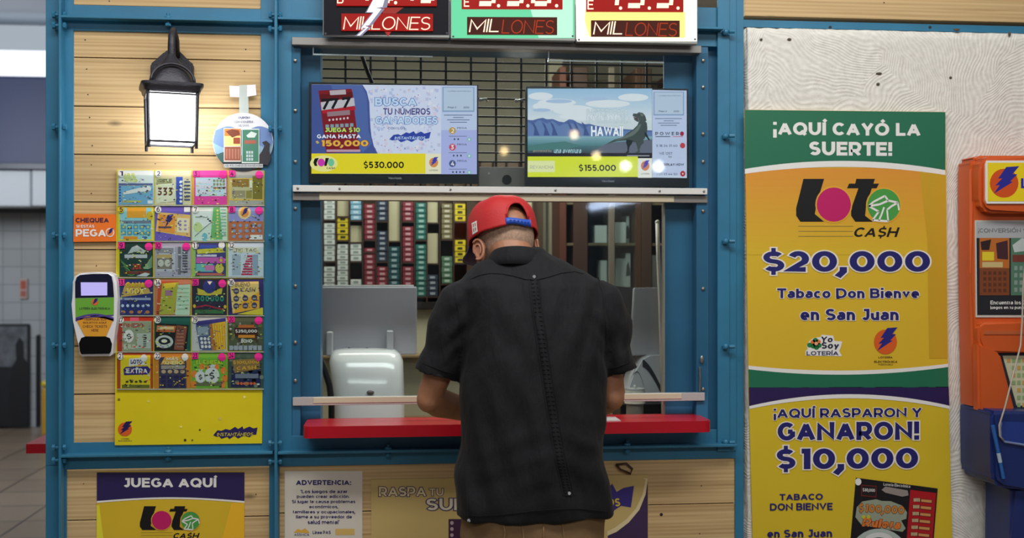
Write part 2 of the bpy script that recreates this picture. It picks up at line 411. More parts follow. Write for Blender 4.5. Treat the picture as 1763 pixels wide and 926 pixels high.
def glyphs(body, wt, shear):
    """(quads, strokes' bounding box); wt = stroke width relative to the cap height"""
    key = (body, wt, shear)
    if key in TXT: return TXT[key]
    S = []; x = 0.0; gap = .085
    for ch in body:
        if ch == ' ': x += .34; continue
        base = ACC.get(ch, ch); g = GLY.get(base) or GLY['-']
        w, b, t, st = g
        iw = max(0.0, w - wt) if w > 0 else 0.0
        yb_, yt = b + wt / 2, t - wt / 2
        if t == 0:
            yb_, yt = 0, 1
            st = [[(p[0] * (wt / .2 if len(p) == 2 and p[0] < 0 else 1), wt if p[1] == 'w' else (p[1] + wt if len(p) == 3 else p[1])) for p in s_] for s_ in st]
            for s_ in st:
                S.append(([(x + wt / 2 + p[0], p[1]) for p in s_], None, 1.0))
            x += wt + gap
            continue
        if base in '!¡:i' or w == 0: pass
        for s_ in st:
            pts = [(x + wt / 2 + px * iw, yb_ + py * (yt - yb_)) for px, py in s_]
            # strokes that only run straight up or across get square ends at the box edge
            q = list(pts)
            def ext(p, o):
                dx_, dy_ = p[0] - o[0], p[1] - o[1]; l = sqrt(dx_ * dx_ + dy_ * dy_) or 1
                return (p[0] + dx_ / l * wt / 2, p[1] + dy_ / l * wt / 2)
            if len(q) == 2 or base in 'EFLTHNMUDPRBJIln1':
                if abs(q[0][0] - q[1][0]) < 1e-6 and base not in '!:¡': q[0] = ext(q[0], q[1])
                if abs(q[-1][0] - q[-2][0]) < 1e-6 and base not in '!:¡': q[-1] = ext(q[-1], q[-2])
                if abs(q[0][1] - q[1][1]) < 1e-6 and base in 'T': q[0] = ext(q[0], q[1])
                if abs(q[-1][1] - q[-2][1]) < 1e-6 and base in 'ETFL': q[-1] = ext(q[-1], q[-2])
                if base in 'EF' and abs(q[0][1] - q[1][1]) < 1e-6 and len(q) > 2: q[0] = ext(q[0], q[1])
            clampy = None if base in 'Q$gpqyjJ1bdhklitf"-S' else (b, t)
            S.append((q, clampy, (.62 if len(st) > 2 and s_ is not st[0] else .88) if base == '$' else 1.0))
        if ch in ACC:
            ax = x + wt / 2 + iw * .5
            top = 1.0 if base.isupper() else XH
            S.append(([(ax - .04, top + .06), (ax + .13, top + .22)], None, 1.0))
        if ch == 'ñ': S.append(([(x + .1, XH + .16), (x + .5, XH + .2)], None, 1.0))
        x += (w if w > 0 else wt) + gap
    def quads(wd):
        out = []
        for si, (q, c, wf) in enumerate(S):
            e0 = (wd - wt) / 2
            if e0 > 1e-6 and len(q) > 1:      # outline: reach past the ends as far as past the sides
                a0, a1, b1, b0 = q[0], q[1], q[-2], q[-1]
                la = sqrt((a0[0] - a1[0]) ** 2 + (a0[1] - a1[1]) ** 2) or 1; lb = sqrt((b0[0] - b1[0]) ** 2 + (b0[1] - b1[1]) ** 2) or 1
                if abs(a0[0] - b0[0]) + abs(a0[1] - b0[1]) > 1e-5:
                    q = [(a0[0] + (a0[0] - a1[0]) / la * e0, a0[1] + (a0[1] - a1[1]) / la * e0)] + list(q[1:-1]) + [(b0[0] + (b0[0] - b1[0]) / lb * e0, b0[1] + (b0[1] - b1[1]) / lb * e0)]
            for quad in _stroke(q, wt * wf + (wd - wt)):
                e = (wd - wt) / 2
                if c: quad = [(px, min(max(py, c[0] - e), c[1] + e)) for px, py in quad]
                out.append([(px + py * shear, py, si) for px, py in quad])
        return out
    Q = quads(wt)
    xs = [p[0] for q in Q for p in q]; ys = [p[1] for q in Q for p in q]
    TXT[key] = (quads, (min(xs), min(ys), max(xs), max(ys)))
    return TXT[key]

class Art:
    """flat print on a surface: coloured shapes and lettering in one mesh; every layer 0.3 mm above the last"""
    def __init__(s, depth, mapf=None, T=None):
        s.bm = bmesh.new(); s.ms = []; s.d = depth; s.map = mapf or P; s.T = T or (lambda x, y: (x, y))
    def mi(s, m):
        if m not in s.ms: s.ms.append(m)
        return s.ms.index(m)
    def pt(s, x, y, L):
        x, y = s.T(x, y)
        return s.map(x, y, s.d - 0.0003 * L)
    def poly(s, pts, m, L=1):
        f = s.bm.faces.new([s.bm.verts.new(s.pt(x, y, L)) for x, y in pts]); f.material_index = s.mi(m)
    def rect(s, x0, y0, x1, y1, m, L=1):
        s.poly([(x0, y0), (x1, y0), (x1, y1), (x0, y1)], m, L)
    def ell(s, cx, cy, rx, ry, m, L=1, n=24):
        s.poly([(cx + rx * cos(2 * pi * k / n), cy + ry * sin(2 * pi * k / n)) for k in range(n)], m, L)
    def strip(s, top, bot, m, L=1):
        """area between two polylines of equal length"""
        s_i = s.mi(m)
        a = [s.bm.verts.new(s.pt(x, y, L)) for x, y in top]; b = [s.bm.verts.new(s.pt(x, y, L)) for x, y in bot]
        for i in range(len(a) - 1):
            f = s.bm.faces.new([a[i], a[i + 1], b[i + 1], b[i]]); f.material_index = s_i
    def line(s, pts, w, m, L=1):
        for (x0, y0), (x1, y1) in zip(pts, pts[1:]):
            l = sqrt((x1 - x0) ** 2 + (y1 - y0) ** 2) or 1
            nx, ny = -(y1 - y0) / l * w / 2, (x1 - x0) / l * w / 2
            s.poly([(x0 + nx, y0 + ny), (x1 + nx, y1 + ny), (x1 - nx, y1 - ny), (x0 - nx, y0 - ny)], m, L)
    def text(s, body, x0, y0, x1, y1, m, L=2, bold=0.02, shear=0.0, halo=None, slope=0.0):
        wt = min(0.30, max(0.05, 0.135 + bold * 1.75))
        quads, (ax, ay, bx, by) = glyphs(body, wt, shear)
        jobs = [(quads(wt), m, L + (1 if halo else 0))]
        if halo: jobs.insert(0, (quads(wt + halo[1] * 4.0), halo[0], L))
        for Q, m_, L_ in jobs:
            mi = s.mi(m_)
            for q in Q:
                vs = []
                for vx, vy, si in q:
                    a = (vx - ax) / max(bx - ax, 1e-6); b = (vy - ay) / max(by - ay, 1e-6)
                    vs.append(s.bm.verts.new(s.pt(x0 + a * (x1 - x0), y1 + b * (y0 - y1) + slope * a, L_ + 0.06 * (si % 9))))
                f = s.bm.faces.new(vs); f.material_index = mi
    def done(s, name, parent):
        return mk(name, s.bm, s.ms, parent)

def Z(ox, oy, sc):
    return lambda x, y: (ox + x / sc, oy + y / sc)

def rounded(x0, y0, x1, y1, rx, ry, n=5):
    out = []
    for cx, cy, a0 in ((x1 - rx, y0 + ry, -pi / 2), (x1 - rx, y1 - ry, 0), (x0 + rx, y1 - ry, pi / 2), (x0 + rx, y0 + ry, pi)):
        for k in range(n + 1):
            a = a0 + pi / 2 * k / n
            out.append((cx + rx * cos(a), cy + ry * sin(a)))
    return out

# ------------------------------------------------------------------ shared materials
BLUE = mat((46, 118, 154), 0.42, var=0.10, vscale=6, bump=0.12, bscale=40)
BLUEIN = mat((46, 108, 148), 0.45, var=0.08, vscale=5)
STEEL = mat((165, 165, 162), 0.35, 0.85, var=0.08, vscale=20)
ALU = mat((200, 200, 200), 0.45, 0.6, var=0.05, vscale=15)
PINE = wood_mat('pine_planks', (170, 136, 90), (208, 180, 132))
NAIL = mat((40, 28, 20), 0.8)
WHITE = mat((236, 236, 234), 0.4)
CREAM = mat((226, 220, 196), 0.5)
BLACK = mat((16, 16, 18), 0.4)
GLOSSBLACK = mat((12, 12, 14), 0.18)
NAVY = mat((40, 32, 92), 0.4)
INK = mat((34, 34, 110), 0.4)
YEL = mat((220, 186, 46), 0.38, var=0.03, vscale=5)
YELO = mat((228, 172, 50), 0.38, var=0.03, vscale=5)
ORANGE = mat((238, 118, 36), 0.4)
GREEN = mat((20, 118, 74), 0.38)
PINK = mat((196, 30, 104), 0.35)
RED = mat((200, 22, 34), 0.35)
LIME = mat((110, 178, 70), 0.4)
GREY = mat((140, 140, 144), 0.5)
HOT = mat((244, 40, 150), 0.45)
FILM = glass_mat('clear_film', flat=0.035)
ACRYL = glass_mat('clear_acrylic', base=0.005)
ACRYLEDGE = mat((205, 208, 205), 0.25, var=0.05)

def emblem(a, cx, cy, rx, ry, disc=ORANGE, bolt=INK, L=2):
    """orange disc with a slanted zigzag bolt"""
    a.ell(cx, cy, rx, ry, disc, L)
    Q = [(0.15, -1.12), (1.05, -1.18), (0.58, -0.62), (0.92, -0.62), (0.42, -0.12), (0.62, -0.10), (-0.72, 0.72), (-0.30, 0.12), (-0.62, 0.16), (-0.12, -0.34), (-0.42, -0.32)]
    a.poly([(cx + x * rx, cy + y * ry) for x, y in Q], bolt, L + 1)

def loto(a, x0, y0, x1, y1, L=2, cash=True, ink=BLACK):
    """black slanted L and t around a magenta ball and a green ball with a folded note, CASH below"""
    w, h = x1 - x0, y1 - y0
    f = lambda x, y: (x0 + x * w, y0 + y * h)
    hh = 0.72 if cash else 1.0
    g = lambda x, y: f(x, y * hh)
    a.poly([g(0.07, 0), g(0.27, 0), g(0.20, 0.55), g(0.18, 0.82), g(0.27, 1), g(0.04, 1), g(0.0, 0.86), g(0.0, 0.68), g(0.03, 0.4)], ink, L)
    a.poly([g(0.58, 0), g(0.76, 0), g(0.745, 0.11), g(0.80, 0.11), g(0.775, 0.22), g(0.73, 0.22), g(0.675, 0.62), g(0.665, 0.86), g(0.74, 1), g(0.57, 1), g(0.53, 0.86), g(0.53, 0.7), g(0.60, 0.22), g(0.49, 0.22), g(0.51, 0.11), g(0.57, 0.11)], ink, L)
    cx, cy = g(0.363, 0.60); a.ell(cx, cy, 0.178 * w, 0.435 * h * hh, YELO, L + 1, 28); a.ell(cx, cy, 0.165 * w, 0.40 * h * hh, PINK, L + 2, 28)
    cx, cy = g(0.845, 0.62); a.ell(cx, cy, 0.172 * w, 0.42 * h * hh, YELO, L + 1, 28); a.ell(cx, cy, 0.158 * w, 0.39 * h * hh, mat((72, 158, 72), 0.4), L + 2, 28)
    rx, ry = 0.158 * w, 0.39 * h * hh
    N = lambda pts: [(cx + u * rx, cy + v * ry) for u, v in pts]
    for pts in ([(-.92, .04), (-.62, -.22), (.07, -.57), (.27, -.29), (.86, -.17), (.93, .29)], [(-.92, .04), (-.27, -.06), (.27, -.29)], [(-.92, .04), (-.31, .37), (-.68, .88), (.27, .95), (.2, .26), (.48, .04), (.86, -.17)], [(.02, .1), (-.14, .55), (-.3, .9)]):
        a.line(N(pts), 0.016 * w, WHITE, L + 3)
    if cash:
        for k in range(3):
            a.rect(x0 + w * (0.02 + 0.0 * k), y0 + h * (0.79 + 0.085 * k), x0 + w * 0.55, y0 + h * (0.80 + 0.085 * k), mat((150, 130, 60), 0.5), L)
        a.text('CA$H', x0 + w * 0.56, y0 + h * 0.79, x0 + w * 1.0, y0 + h * 1.0, ink, L, 0.03, 0.25)
# ------------------------------------------------------------------ the hall and the booth shell
def tile_mat(name, c, grout, size, rough=0.35, var=0.05, gw=0.012, plane='XY'):
    m = bpy.data.materials.new(name); m.use_nodes = True
    nt = m.node_tree; N = nt.nodes; L = nt.links; b = N['Principled BSDF']; b.inputs['Roughness'].default_value = rough
    tc = N.new('ShaderNodeTexCoord'); src = tc.outputs['Object']
    if plane == 'XZ':
        s = N.new('ShaderNodeSeparateXYZ'); k = N.new('ShaderNodeCombineXYZ')
        L.new(src, s.inputs[0]); L.new(s.outputs[0], k.inputs[0]); L.new(s.outputs[2], k.inputs[1]); src = k.outputs[0]
    br = N.new('ShaderNodeTexBrick'); br.offset = 0.0
    br.inputs['Scale'].default_value = 1.0; br.inputs['Mortar Size'].default_value = gw
    br.inputs['Brick Width'].default_value = size; br.inputs['Row Height'].default_value = size
    c2 = tuple(min(255, v * (1 + var)) for v in c); c1 = tuple(v * (1 - var) for v in c)
    br.inputs['Color1'].default_value = rgb(c1); br.inputs['Color2'].default_value = rgb(c2); br.inputs['Mortar'].default_value = rgb(grout)
    L.new(src, br.inputs['Vector']); L.new(br.outputs['Color'], b.inputs['Base Color'])
    bp = N.new('ShaderNodeBump'); bp.inputs['Strength'].default_value = 0.3; bp.inputs['Distance'].default_value = 0.003; bp.invert = True
    L.new(br.outputs['Fac'], bp.inputs['Height']); L.new(bp.outputs[0], b.inputs['Normal'])
    return m

def struct(name, bm, m, parent=None, label=None):
    o = mk(name, bm, m, parent)
    if parent is None:
        o['kind'] = 'structure'
    if label: o['label'] = label
    return o

FACX0 = P(54, 254, 0).x          # the booth's left edge
FACX1 = P(872, 254, 0).x         # where the stucco wall begins
bm = bmesh.new(); add_box(bm, -9, 9, -27, 6.9, -0.1, 0.0)
struct('floor', bm, tile_mat('floor_tiles', (138, 122, 104), (76, 66, 56), 0.42, 0.3, 0.06, 0.008), None, 'beige square floor tiles of the hall')
bm = bmesh.new(); add_box(bm, -9, 9, -27, 6.9, 3.62, 3.7)
struct('ceiling', bm, mat((196, 202, 212), 0.8), None, 'grey ceiling of the hall')
bm = bmesh.new(); add_box(bm, -9, 9, 6.8, 6.9, 0.0, 3.62)
struct('wall_far', bm, tile_mat('wall_tiles', (172, 178, 184), (140, 147, 154), 0.16, 0.3, 0.03, 0.005, 'XZ'), None, 'white tiled wall at the end of the corridor')
# booth shell
bm = bmesh.new(); add_box(bm, FACX0 + 0.005, FACX0 + 0.045, 0.04, 2.3, 0.0, 2.62)
struct('wall_left', bm, mat((190, 186, 172), 0.7), None, 'left side wall of the booth')
bm = bmesh.new(); add_box(bm, FACX0 + 0.05, 3.2, 2.25, 2.32, 0.0, 2.62)
struct('wall_back', bm, mat((186, 180, 160), 0.75, var=0.06, vscale=3), None, 'cream back wall inside the booth')
bm = bmesh.new(); add_box(bm, FACX0 + 0.05, 3.2, 0.16, 2.25, 2.58, 2.62)
struct('ceiling.001', bm, mat((186, 182, 168), 0.8), None, 'ceiling of the booth')

def stucco():
    m = bpy.data.materials.new('trowelled_stucco'); m.use_nodes = True
    nt = m.node_tree; N = nt.nodes; L = nt.links; b = N['Principled BSDF']; b.inputs['Roughness'].default_value = 0.8
    tc = N.new('ShaderNodeTexCoord')
    nz = N.new('ShaderNodeTexNoise'); nz.inputs['Scale'].default_value = 3.0; L.new(tc.outputs['Object'], nz.inputs['Vector'])
    add = N.new('ShaderNodeVectorMath'); add.operation = 'MULTIPLY_ADD'; add.inputs[1].default_value = (0.35, 0, 0.35)
    L.new(nz.outputs['Color'], add.inputs[0]); L.new(tc.outputs['Object'], add.inputs[2])
    v = N.new('ShaderNodeTexVoronoi'); v.inputs['Scale'].default_value = 4.2; L.new(add.outputs[0], v.inputs['Vector'])
    sp = N.new('ShaderNodeSeparateColor'); L.new(v.outputs['Color'], sp.inputs[0])
    an = N.new('ShaderNodeMath'); an.operation = 'MULTIPLY'; an.inputs[1].default_value = 3.14; L.new(sp.outputs[0], an.inputs[0])
    ro = N.new('ShaderNodeVectorRotate'); ro.rotation_type = 'Y_AXIS'; L.new(add.outputs[0], ro.inputs['Vector']); L.new(an.outputs[0], ro.inputs['Angle'])
    w = N.new('ShaderNodeTexWave'); w.inputs['Scale'].default_value = 26; w.inputs['Distortion'].default_value = 2.0; w.inputs['Detail'].default_value = 3
    L.new(ro.outputs[0], w.inputs['Vector'])
    n2 = N.new('ShaderNodeTexNoise'); n2.inputs['Scale'].default_value = 45; n2.inputs['Detail'].default_value = 8; L.new(tc.outputs['Object'], n2.inputs['Vector'])
    mx = N.new('ShaderNodeMath'); mx.operation = 'MULTIPLY_ADD'; mx.inputs[1].default_value = 0.6
    L.new(n2.outputs['Fac'], mx.inputs[0]); 
    wm = N.new('ShaderNodeMath'); wm.operation = 'MULTIPLY'; wm.inputs[1].default_value = 0.15; L.new(w.outputs['Fac'], wm.inputs[0]); L.new(wm.outputs[0], mx.inputs[2])
    bp = N.new('ShaderNodeBump'); bp.inputs['Strength'].default_value = 0.5; bp.inputs['Distance'].default_value = 0.010
    L.new(mx.outputs[0], bp.inputs['Height']); L.new(bp.outputs[0], b.inputs['Normal'])
    cr = N.new('ShaderNodeValToRGB'); cr.color_ramp.elements[0].position = 0.2; cr.color_ramp.elements[0].color = rgb((212, 210, 203))
    cr.color_ramp.elements[1].position = 0.55; cr.color_ramp.elements[1].color = rgb((238, 237, 231))
    L.new(mx.outputs[0], cr.inputs[0]); L.new(cr.outputs[0], b.inputs['Base Color'])
    return m

# stucco wall: front face subdivided and roughened, ragged along its left and top edges
ZT = P(1030, 28.3, 0.0).z - 0.004
bm = bmesh.new()
xa, xb = FACX1 + 0.005, 5.0
nx, nz = 150, 90
rng = random.Random(5)
ragx = [abs(0.004 * noise.noise((k * 0.37, 3, 1)) + 0.003 * (rng.random() - 0.5)) for k in range(nz + 1)]
ragz = [-abs(0.005 * noise.noise((k * 0.3, 7, 2)) + 0.002 * (rng.random() - 0.5)) for k in range(nx + 1)]
grid = []
for j in range(nz + 1):
    row = []
    for i in range(nx + 1):
        t = (i / nx) ** 1.3
        x = xa + (xb - xa) * t + (ragx[j] if i == 0 else 0)
        z = ZT * j / nz + (ragz[i] if j == nz else 0)
        y = -0.02 + 0.0025 * noise.noise((x * 9, 0, z * 9)) + 0.0012 * noise.noise((x * 31, 5, z * 31))
        if i == 0 or j == nz: y += 0.006
        row.append(bm.verts.new((x, y, z)))
    grid.append(row)
for j in range(nz):
    for i in range(nx):
        bm.faces.new([grid[j][i], grid[j][i + 1], grid[j + 1][i + 1], grid[j + 1][i]]).smooth = True
def back(v): return bm.verts.new((v.co.x, 0.16, v.co.z))
L_ = [grid[j][0] for j in range(nz + 1)]; LB = [back(v) for v in L_]
for j in range(nz): bm.faces.new([L_[j], L_[j + 1], LB[j + 1], LB[j]])
T_ = grid[nz]; TB = [LB[-1]] + [back(v) for v in T_[1:]]
for i in range(nx): bm.faces.new([T_[i], T_[i + 1], TB[i + 1], TB[i]])
# back face
bm.faces.new([LB[0], LB[-1], TB[-1], bm.verts.new((xb, 0.16, 0.0))])
for c in ((925, 37, 3, 1.4), (1030, 69, 4.5, 1.2), (1029, 79, 2.5, 1.5), (1114, 73, 2, 1.5), (892, 37, 2, 1.2), (1183, 32, 2, 2.5), (1121, 28, 5, 1.6)):
    r = bmesh.ops.create_icosphere(bm, subdivisions=1, radius=1.0)
    p = P(c[0], c[1], -0.022); s = 1.47 / 540
    for w in r['verts']:
        w.co = p + Vector((w.co.x * c[2] * s, w.co.y * 0.003, w.co.z * c[3] * s * 1.245))
    for f in set(f for w in r['verts'] for f in w.link_faces): f.material_index = 1
mk('wall_right', bm, [stucco(), mat((88, 80, 70), 0.9)])['kind'] = 'structure'
bpy.data.objects['wall_right']['label'] = 'white trowelled stucco wall right of the booth'

# ---------------- blue steel booth frame
fr = thing('steel_framework', 'blue painted bolted angle iron frame around the ticket booth window', 'frame', (0, 0, 0))
ZTOP = P(400, -75, 0).z
def post(spans, rib, ybolts, boltx):
    bm = bmesh.new()
    for x0, x1, yf, ya, yb_ in spans:
        za = ZTOP if ya is None else P(boltx, ya, 0).z
        zb_ = 0.0 if yb_ is None else P(boltx, yb_, 0).z
        add_box(bm, P(x0, 254, yf).x, P(x1, 254, yf).x, yf, yf + 0.006, zb_, za, 0, 0.001, 1)
    if rib:
        add_box(bm, P(rib[0], 254, -0.04).x, P(rib[1], 254, -0.04).x, -0.042, 0.003, 0.0, ZTOP, 0, 0.0015, 1)
    o = mk('post', bm, BLUE, fr)
    for yb in ybolts:
        p = P(boltx, yb, -0.022)
        bm = bmesh.new()
        cyl(bm, p - Vector((0.020, 0, 0)), (1, 0, 0), 0.0055, 0.040, 10)
        cyl(bm, p - Vector((0.021, 0, 0)), (1, 0, 0), 0.0105, 0.009, 6)
        cyl(bm, p + Vector((0.011, 0, 0)), (1, 0, 0), 0.0095, 0.008, 6)
        mk('bolt', bm, BLUE, o)
post([(53.5, 86, 0.0, None, 438), (53.5, 78, 0.0, 437, None)], (68.5, 71.5), (14, 24, 119.5, 221.5, 325, 421, 433), 70)
post([(305.5, 342, 0.0, None, 437), (315.5, 327.5, 0.0, 436, None)], (321.5, 325), (14, 27, 121, 223, 325, 417, 434), 323)
post([(841, 855, -0.010, None, 424), (854.5, 863, -0.005, None, 424), (861.5, 871.6, -0.0, None, None)], None, (), 850)
o3 = [c for c in COL.objects if c.parent is fr and c.name.startswith('post')][-1]
for yb in (30, 128, 227, 326, 416):
    bm = bmesh.new(); p = P(850.5, yb, -0.022)
    cyl(bm, p - Vector((0, 0.004, 0)), (0, 1, 0), 0.011, 0.012, 6); ellipsoid(bm, p - Vector((0, 0.004, 0)), 0.009, 0.006, 0.009, 10, 6)
    cyl(bm, p + Vector((0.009, -0.006, 0)), (1, 0, 0), 0.006, 0.018, 8)
    mk('bolt', bm, BLUE, o3)

def beam(x0, x1, y0, y1, rib, bolts, xm=None):
    xm = xm or (x0 + x1) / 2
    bm = bmesh.new()
    add_box(bm, P(x0, 254, 0).x, P(x1, 254, 0).x, 0.0005, 0.0062, P(xm, y1, 0).z, P(xm, y0, 0).z, 0, 0.001, 1)
    if rib:
        z0, z1 = P(xm, rib[1], -0.04).z, P(xm, rib[0], -0.04).z
        add_box(bm, P(x0 + 2, 254, 0).x, P(x1 - 2, 254, 0).x, -0.040, 0.003, z0, z1, 0, 0.0012, 1)
    o = mk('beam', bm, BLUE, fr)
    for bx in bolts:
        p = P(bx, (rib[0] + rib[1]) / 2, -0.022); p.z = (P(xm, rib[1], -0.04).z + P(xm, rib[0], -0.04).z) / 2
        bm = bmesh.new()
        cyl(bm, p - Vector((0, 0, 0.020)), (0, 0, 1), 0.0055, 0.040, 10)
        cyl(bm, p - Vector((0, 0, 0.019)), (0, 0, 1), 0.0095, 0.008, 6); ellipsoid(bm, p + Vector((0, 0, 0.006)), 0.0125, 0.012, 0.008, 12, 6)
        mk('bolt', bm, BLUE, o)
    return o
beam(71, 323, 6.5, 30.5, (16.3, 18.6), (197,))
beam(325, 846, 2, 39.5, (20.5, 22.8), ())
beam(71, 323, 415, 440, (426.5, 429), (197,))
beam(325, 862, 407, 435, (421.5, 424), (455, 735))
beam(866, 1500, 21.5, 28.3, None, (), 1030)
for bx in (973, 1090):
    bm = bmesh.new(); cyl(bm, P(bx, 25.6, -0.001), (0, 1, 0), 0.005, 0.004, 8)
    mk('bolt', bm, mat((30, 40, 50), 0.6), [c for c in COL.objects if c.parent is fr and c.name.startswith('beam')][-1])

# ---------------- pine plank panels
def planks(label, x0, x1, seams, nails, yf=0.0068, extra=()):
    bm = bmesh.new(); xm = (x0 + x1) / 2
    A, B = P(x0, 254, yf).x, P(x1, 254, yf).x
    for s0, s1 in zip(seams, seams[1:]):
        add_box(bm, A, B, yf, yf + 0.022, P(xm, s1, yf).z + 0.0016, P(xm, s0, yf).z - 0.0016, 0, 0.0012, 1)
    add_box(bm, A + 0.002, B - 0.002, yf + 0.010, yf + 0.026, P(xm, seams[-1], yf).z + 0.004, P(xm, seams[0], yf).z - 0.004, 1)
    for nx_, ny_, r in nails:
        cyl(bm, P(nx_, ny_, yf - 0.0006), (0, 1, 0), r * 0.0017, 0.002, 8, 1)
    o = mk('plank_panel', bm, [PINE, NAIL])
    tag(o, label, 'panel', 'pine plank panels of the booth front')
    return o
nl = [(99.7, 37.5, 1.3), (101.5, 65, 1.2), (103, 89, 1.2), (105, 110.5, 1.3), (108, 137, 1.3), (107, 155, 1.1), (107, 182, 1.2), (288, 46.5, 1.3), (286.5, 67, 1.2), (182, 154, 1.0), (113, 250, 1.2)]
planks('large pale pine plank panel behind the glowing wall lantern and the scratch tickets', 85, 307, (28, 55.5, 101, 146, 190.5, 235, 280, 325, 370, 418), nl)
planks('narrow strip of pine board above the lantern and the top steel beam', 86, 306, (-72, -38, 7), [(128, 1, 1.2)])
planks('low pine plank panel behind the dark blue JUEGA AQUÍ poster', 78, 320, (440.5, 487.5, 533, 578, 623), [(98, 455, 1), (300, 465, 1.2)])
planks('low pine plank panel behind the warning notice and the RASPA TU SUERTE board', 327, 861, (433.5, 478, 523, 568, 613), [(822, 457, 1.2), (820, 502, 1.2), (775, 484, 3.2)])
planks('long pine board above the white stucco wall', 873, 1500, (-72, -24, 21.5), [(1036, 2.5, 1.4)])

# ---------------- service window: aluminium rails, blue jambs, clear panes
win = thing('window_1', 'service window of the booth with clear acrylic panes and metal rails', None, P(590, 400, 0.02)); win['kind'] = 'structure'
bm = bmesh.new()
zl, zh = P(590, 408, 0.05).z, P(590, 40, 0.05).z
for a, b, yf, yb in ((342, 352, 0.004, 0.10), (351, 375.5, 0.055, 0.16), (778, 817, 0.055, 0.066), (816, 830, 0.004, 0.10)):
    add_box(bm, P(a, 254, yf).x, P(b, 254, yf).x, yf, yb, zl, zh, 0, 0.0015, 1)
add_box(bm, P(829.5, 254, 0.036).x, P(842, 254, 0.036).x, 0.036, 0.10, zl, zh, 0, 0.001, 1)
add_box(bm, P(351, 254, 0.06).x, P(817, 254, 0.06).x, 0.06, 0.16, P(590, 49, 0.06).z, zh + 0.03, 0, 0.0015, 1)
mk('window_frame', bm, BLUEIN, win)
def screws(x, ys, yf):
    for y in ys:
        bm = bmesh.new(); ellipsoid(bm, P(x, y, yf), 0.0062, 0.005, 0.0062, 10, 6)
        mk('screw', bm, STEEL, win)
screws(346, (57, 104, 152, 196, 269, 322, 358), 0.002)
screws(824, (82, 126, 198.5, 271.5, 366, 57, 152), 0.002)
def rail(y0, y1, x0, x1, yf, yb, m, name='rail'):
    bm = bmesh.new()
    xm = 590
    add_box(bm, P(x0, 254, yf).x, P(x1, 254, yf).x, yf, yb, P(xm, y1, yf).z, P(xm, y0, yf).z, 0, 0.001, 1)
    return mk(name, bm, m, win)
rail(39, 46, 342, 822, -0.022, 0.03, mat((150, 148, 146), 0.45, 0.5, var=0.08, vscale=9))
r2 = rail(175.6, 181.6, 343, 829, -0.018, 0.03, mat((222, 222, 220), 0.45, 0.1))
for x in (349, 398, 528, 651, 773, 825):
    bm = bmesh.new(); p = P(x, 178.5, -0.019); p.z = P(590, 178.5, -0.019).z; ellipsoid(bm, p, 0.004, 0.003, 0.004, 8, 6); mk('screw', bm, STEEL, r2)
rail(183.0, 189.6, 343, 829, -0.004, 0.02, mat((128, 124, 120), 0.3))
rail(183.4, 189.2, 374, 790, -0.0065, 0.0, mat((196, 186, 160), 0.4), 'cream_strip')
rail(371.5, 379.2, 343, 826, -0.006, 0.012, mat((188, 184, 184), 0.2))
rail(371.8, 377.2, 367, 799, -0.008, 0.0, mat((212, 204, 178), 0.4), 'cream_strip')
for nm, ya, yb_ in (('upper_pane', 46, 176), ('lower_pane', 189, 375)):
    bm = bmesh.new()
    add_box(bm, P(343, 254, 0.0).x, P(829, 254, 0.0).x, -0.001, 0.002, P(590, yb_, 0).z, P(590, ya, 0).z)
    mk(nm, bm, ACRYL, win)
# divider edge of a clear sheet at the right of the opening
bm = bmesh.new(); add_box(bm, P(775.7, 254, 0.05).x, P(777.6, 254, 0.05).x, 0.03, 0.054, P(590, 397, 0.05).z, P(590, 190, 0.05).z)
mk('sheet_edge', bm, mat((150, 140, 128), 0.3), win)
# little chrome latch on the right jamb
bm = bmesh.new(); tube(bm, [P(820, 345, -0.004), P(820.5, 355, -0.006), P(820, 368, -0.004)], 0.003, 8)
ellipsoid(bm, P(822.5, 338, -0.004), 0.006, 0.004, 0.012)
mk('latch', bm, STEEL, win)

# ---------------- things of the corridor on the left
def corr(bmf, name, m, label, cat):
    bm = bmesh.new(); bmf(bm); o = mk(name, bm, m); tag(o, label, cat); return o
lp = thing('light_panel', 'glowing white ceiling light panel over the corridor at top left', 'light', P(10, 60, 6.2))
bm = bmesh.new(); pbox(bm, -120, 23, 110, 72, 6.3, 6.7, 0, 0.01, 2); mk('housing', bm, mat((196, 208, 220), 0.5, emit=0.75), lp)
bm = bmesh.new(); pbox(bm, -118, 47, 108, 71, 6.285, 6.31); mk('diffuser', bm, mat((240, 246, 255), 0.5, emit=1.6), lp)
hd = thing('wall_duct', 'dark navy metal duct across the corridor below the light panel', 'duct', P(10, 158, 6.0))
bm = bmesh.new(); pbox(bm, -120, 71, 110, 158, 6.0, 6.7, 0, 0.02, 2)
mk('shell', bm, mat((30, 46, 88), 0.5, var=0.06, vscale=2), hd)
bm = bmesh.new(); pbox(bm, -120, 153, 110, 159, 5.97, 6.0, 0, 0.004, 1); mk('lip', bm, mat((28, 36, 60), 0.4), hd)
corr(lambda b: (pbox(b, -120, 159.6, 36, 194, 6.02, 6.3, 0, 0.01, 1), pbox(b, 37, 159.6, 110, 194, 6.02, 6.3, 0, 0.01, 1)), 'fascia_board', mat((186, 194, 202), 0.5), 'pale grey fascia board under the navy duct in the corridor', 'board')
corr(lambda b: pbox(b, -120, 195, 110, 200, 6.6, 6.78, 0, 0.004, 1), 'shelf_ledge', mat((90, 92, 98), 0.5), 'thin dark ledge along the tiled corridor wall', 'ledge')
a = Art(6.775)
bm = bmesh.new(); pbox(bm, 22.5, 262, 32, 281, 6.77, 6.8, 0, 0.004, 1)
o = tag(mk('notice_sign', bm, mat((190, 172, 168), 0.5)), 'small reddish notice on the white tiled corridor wall', 'sign')
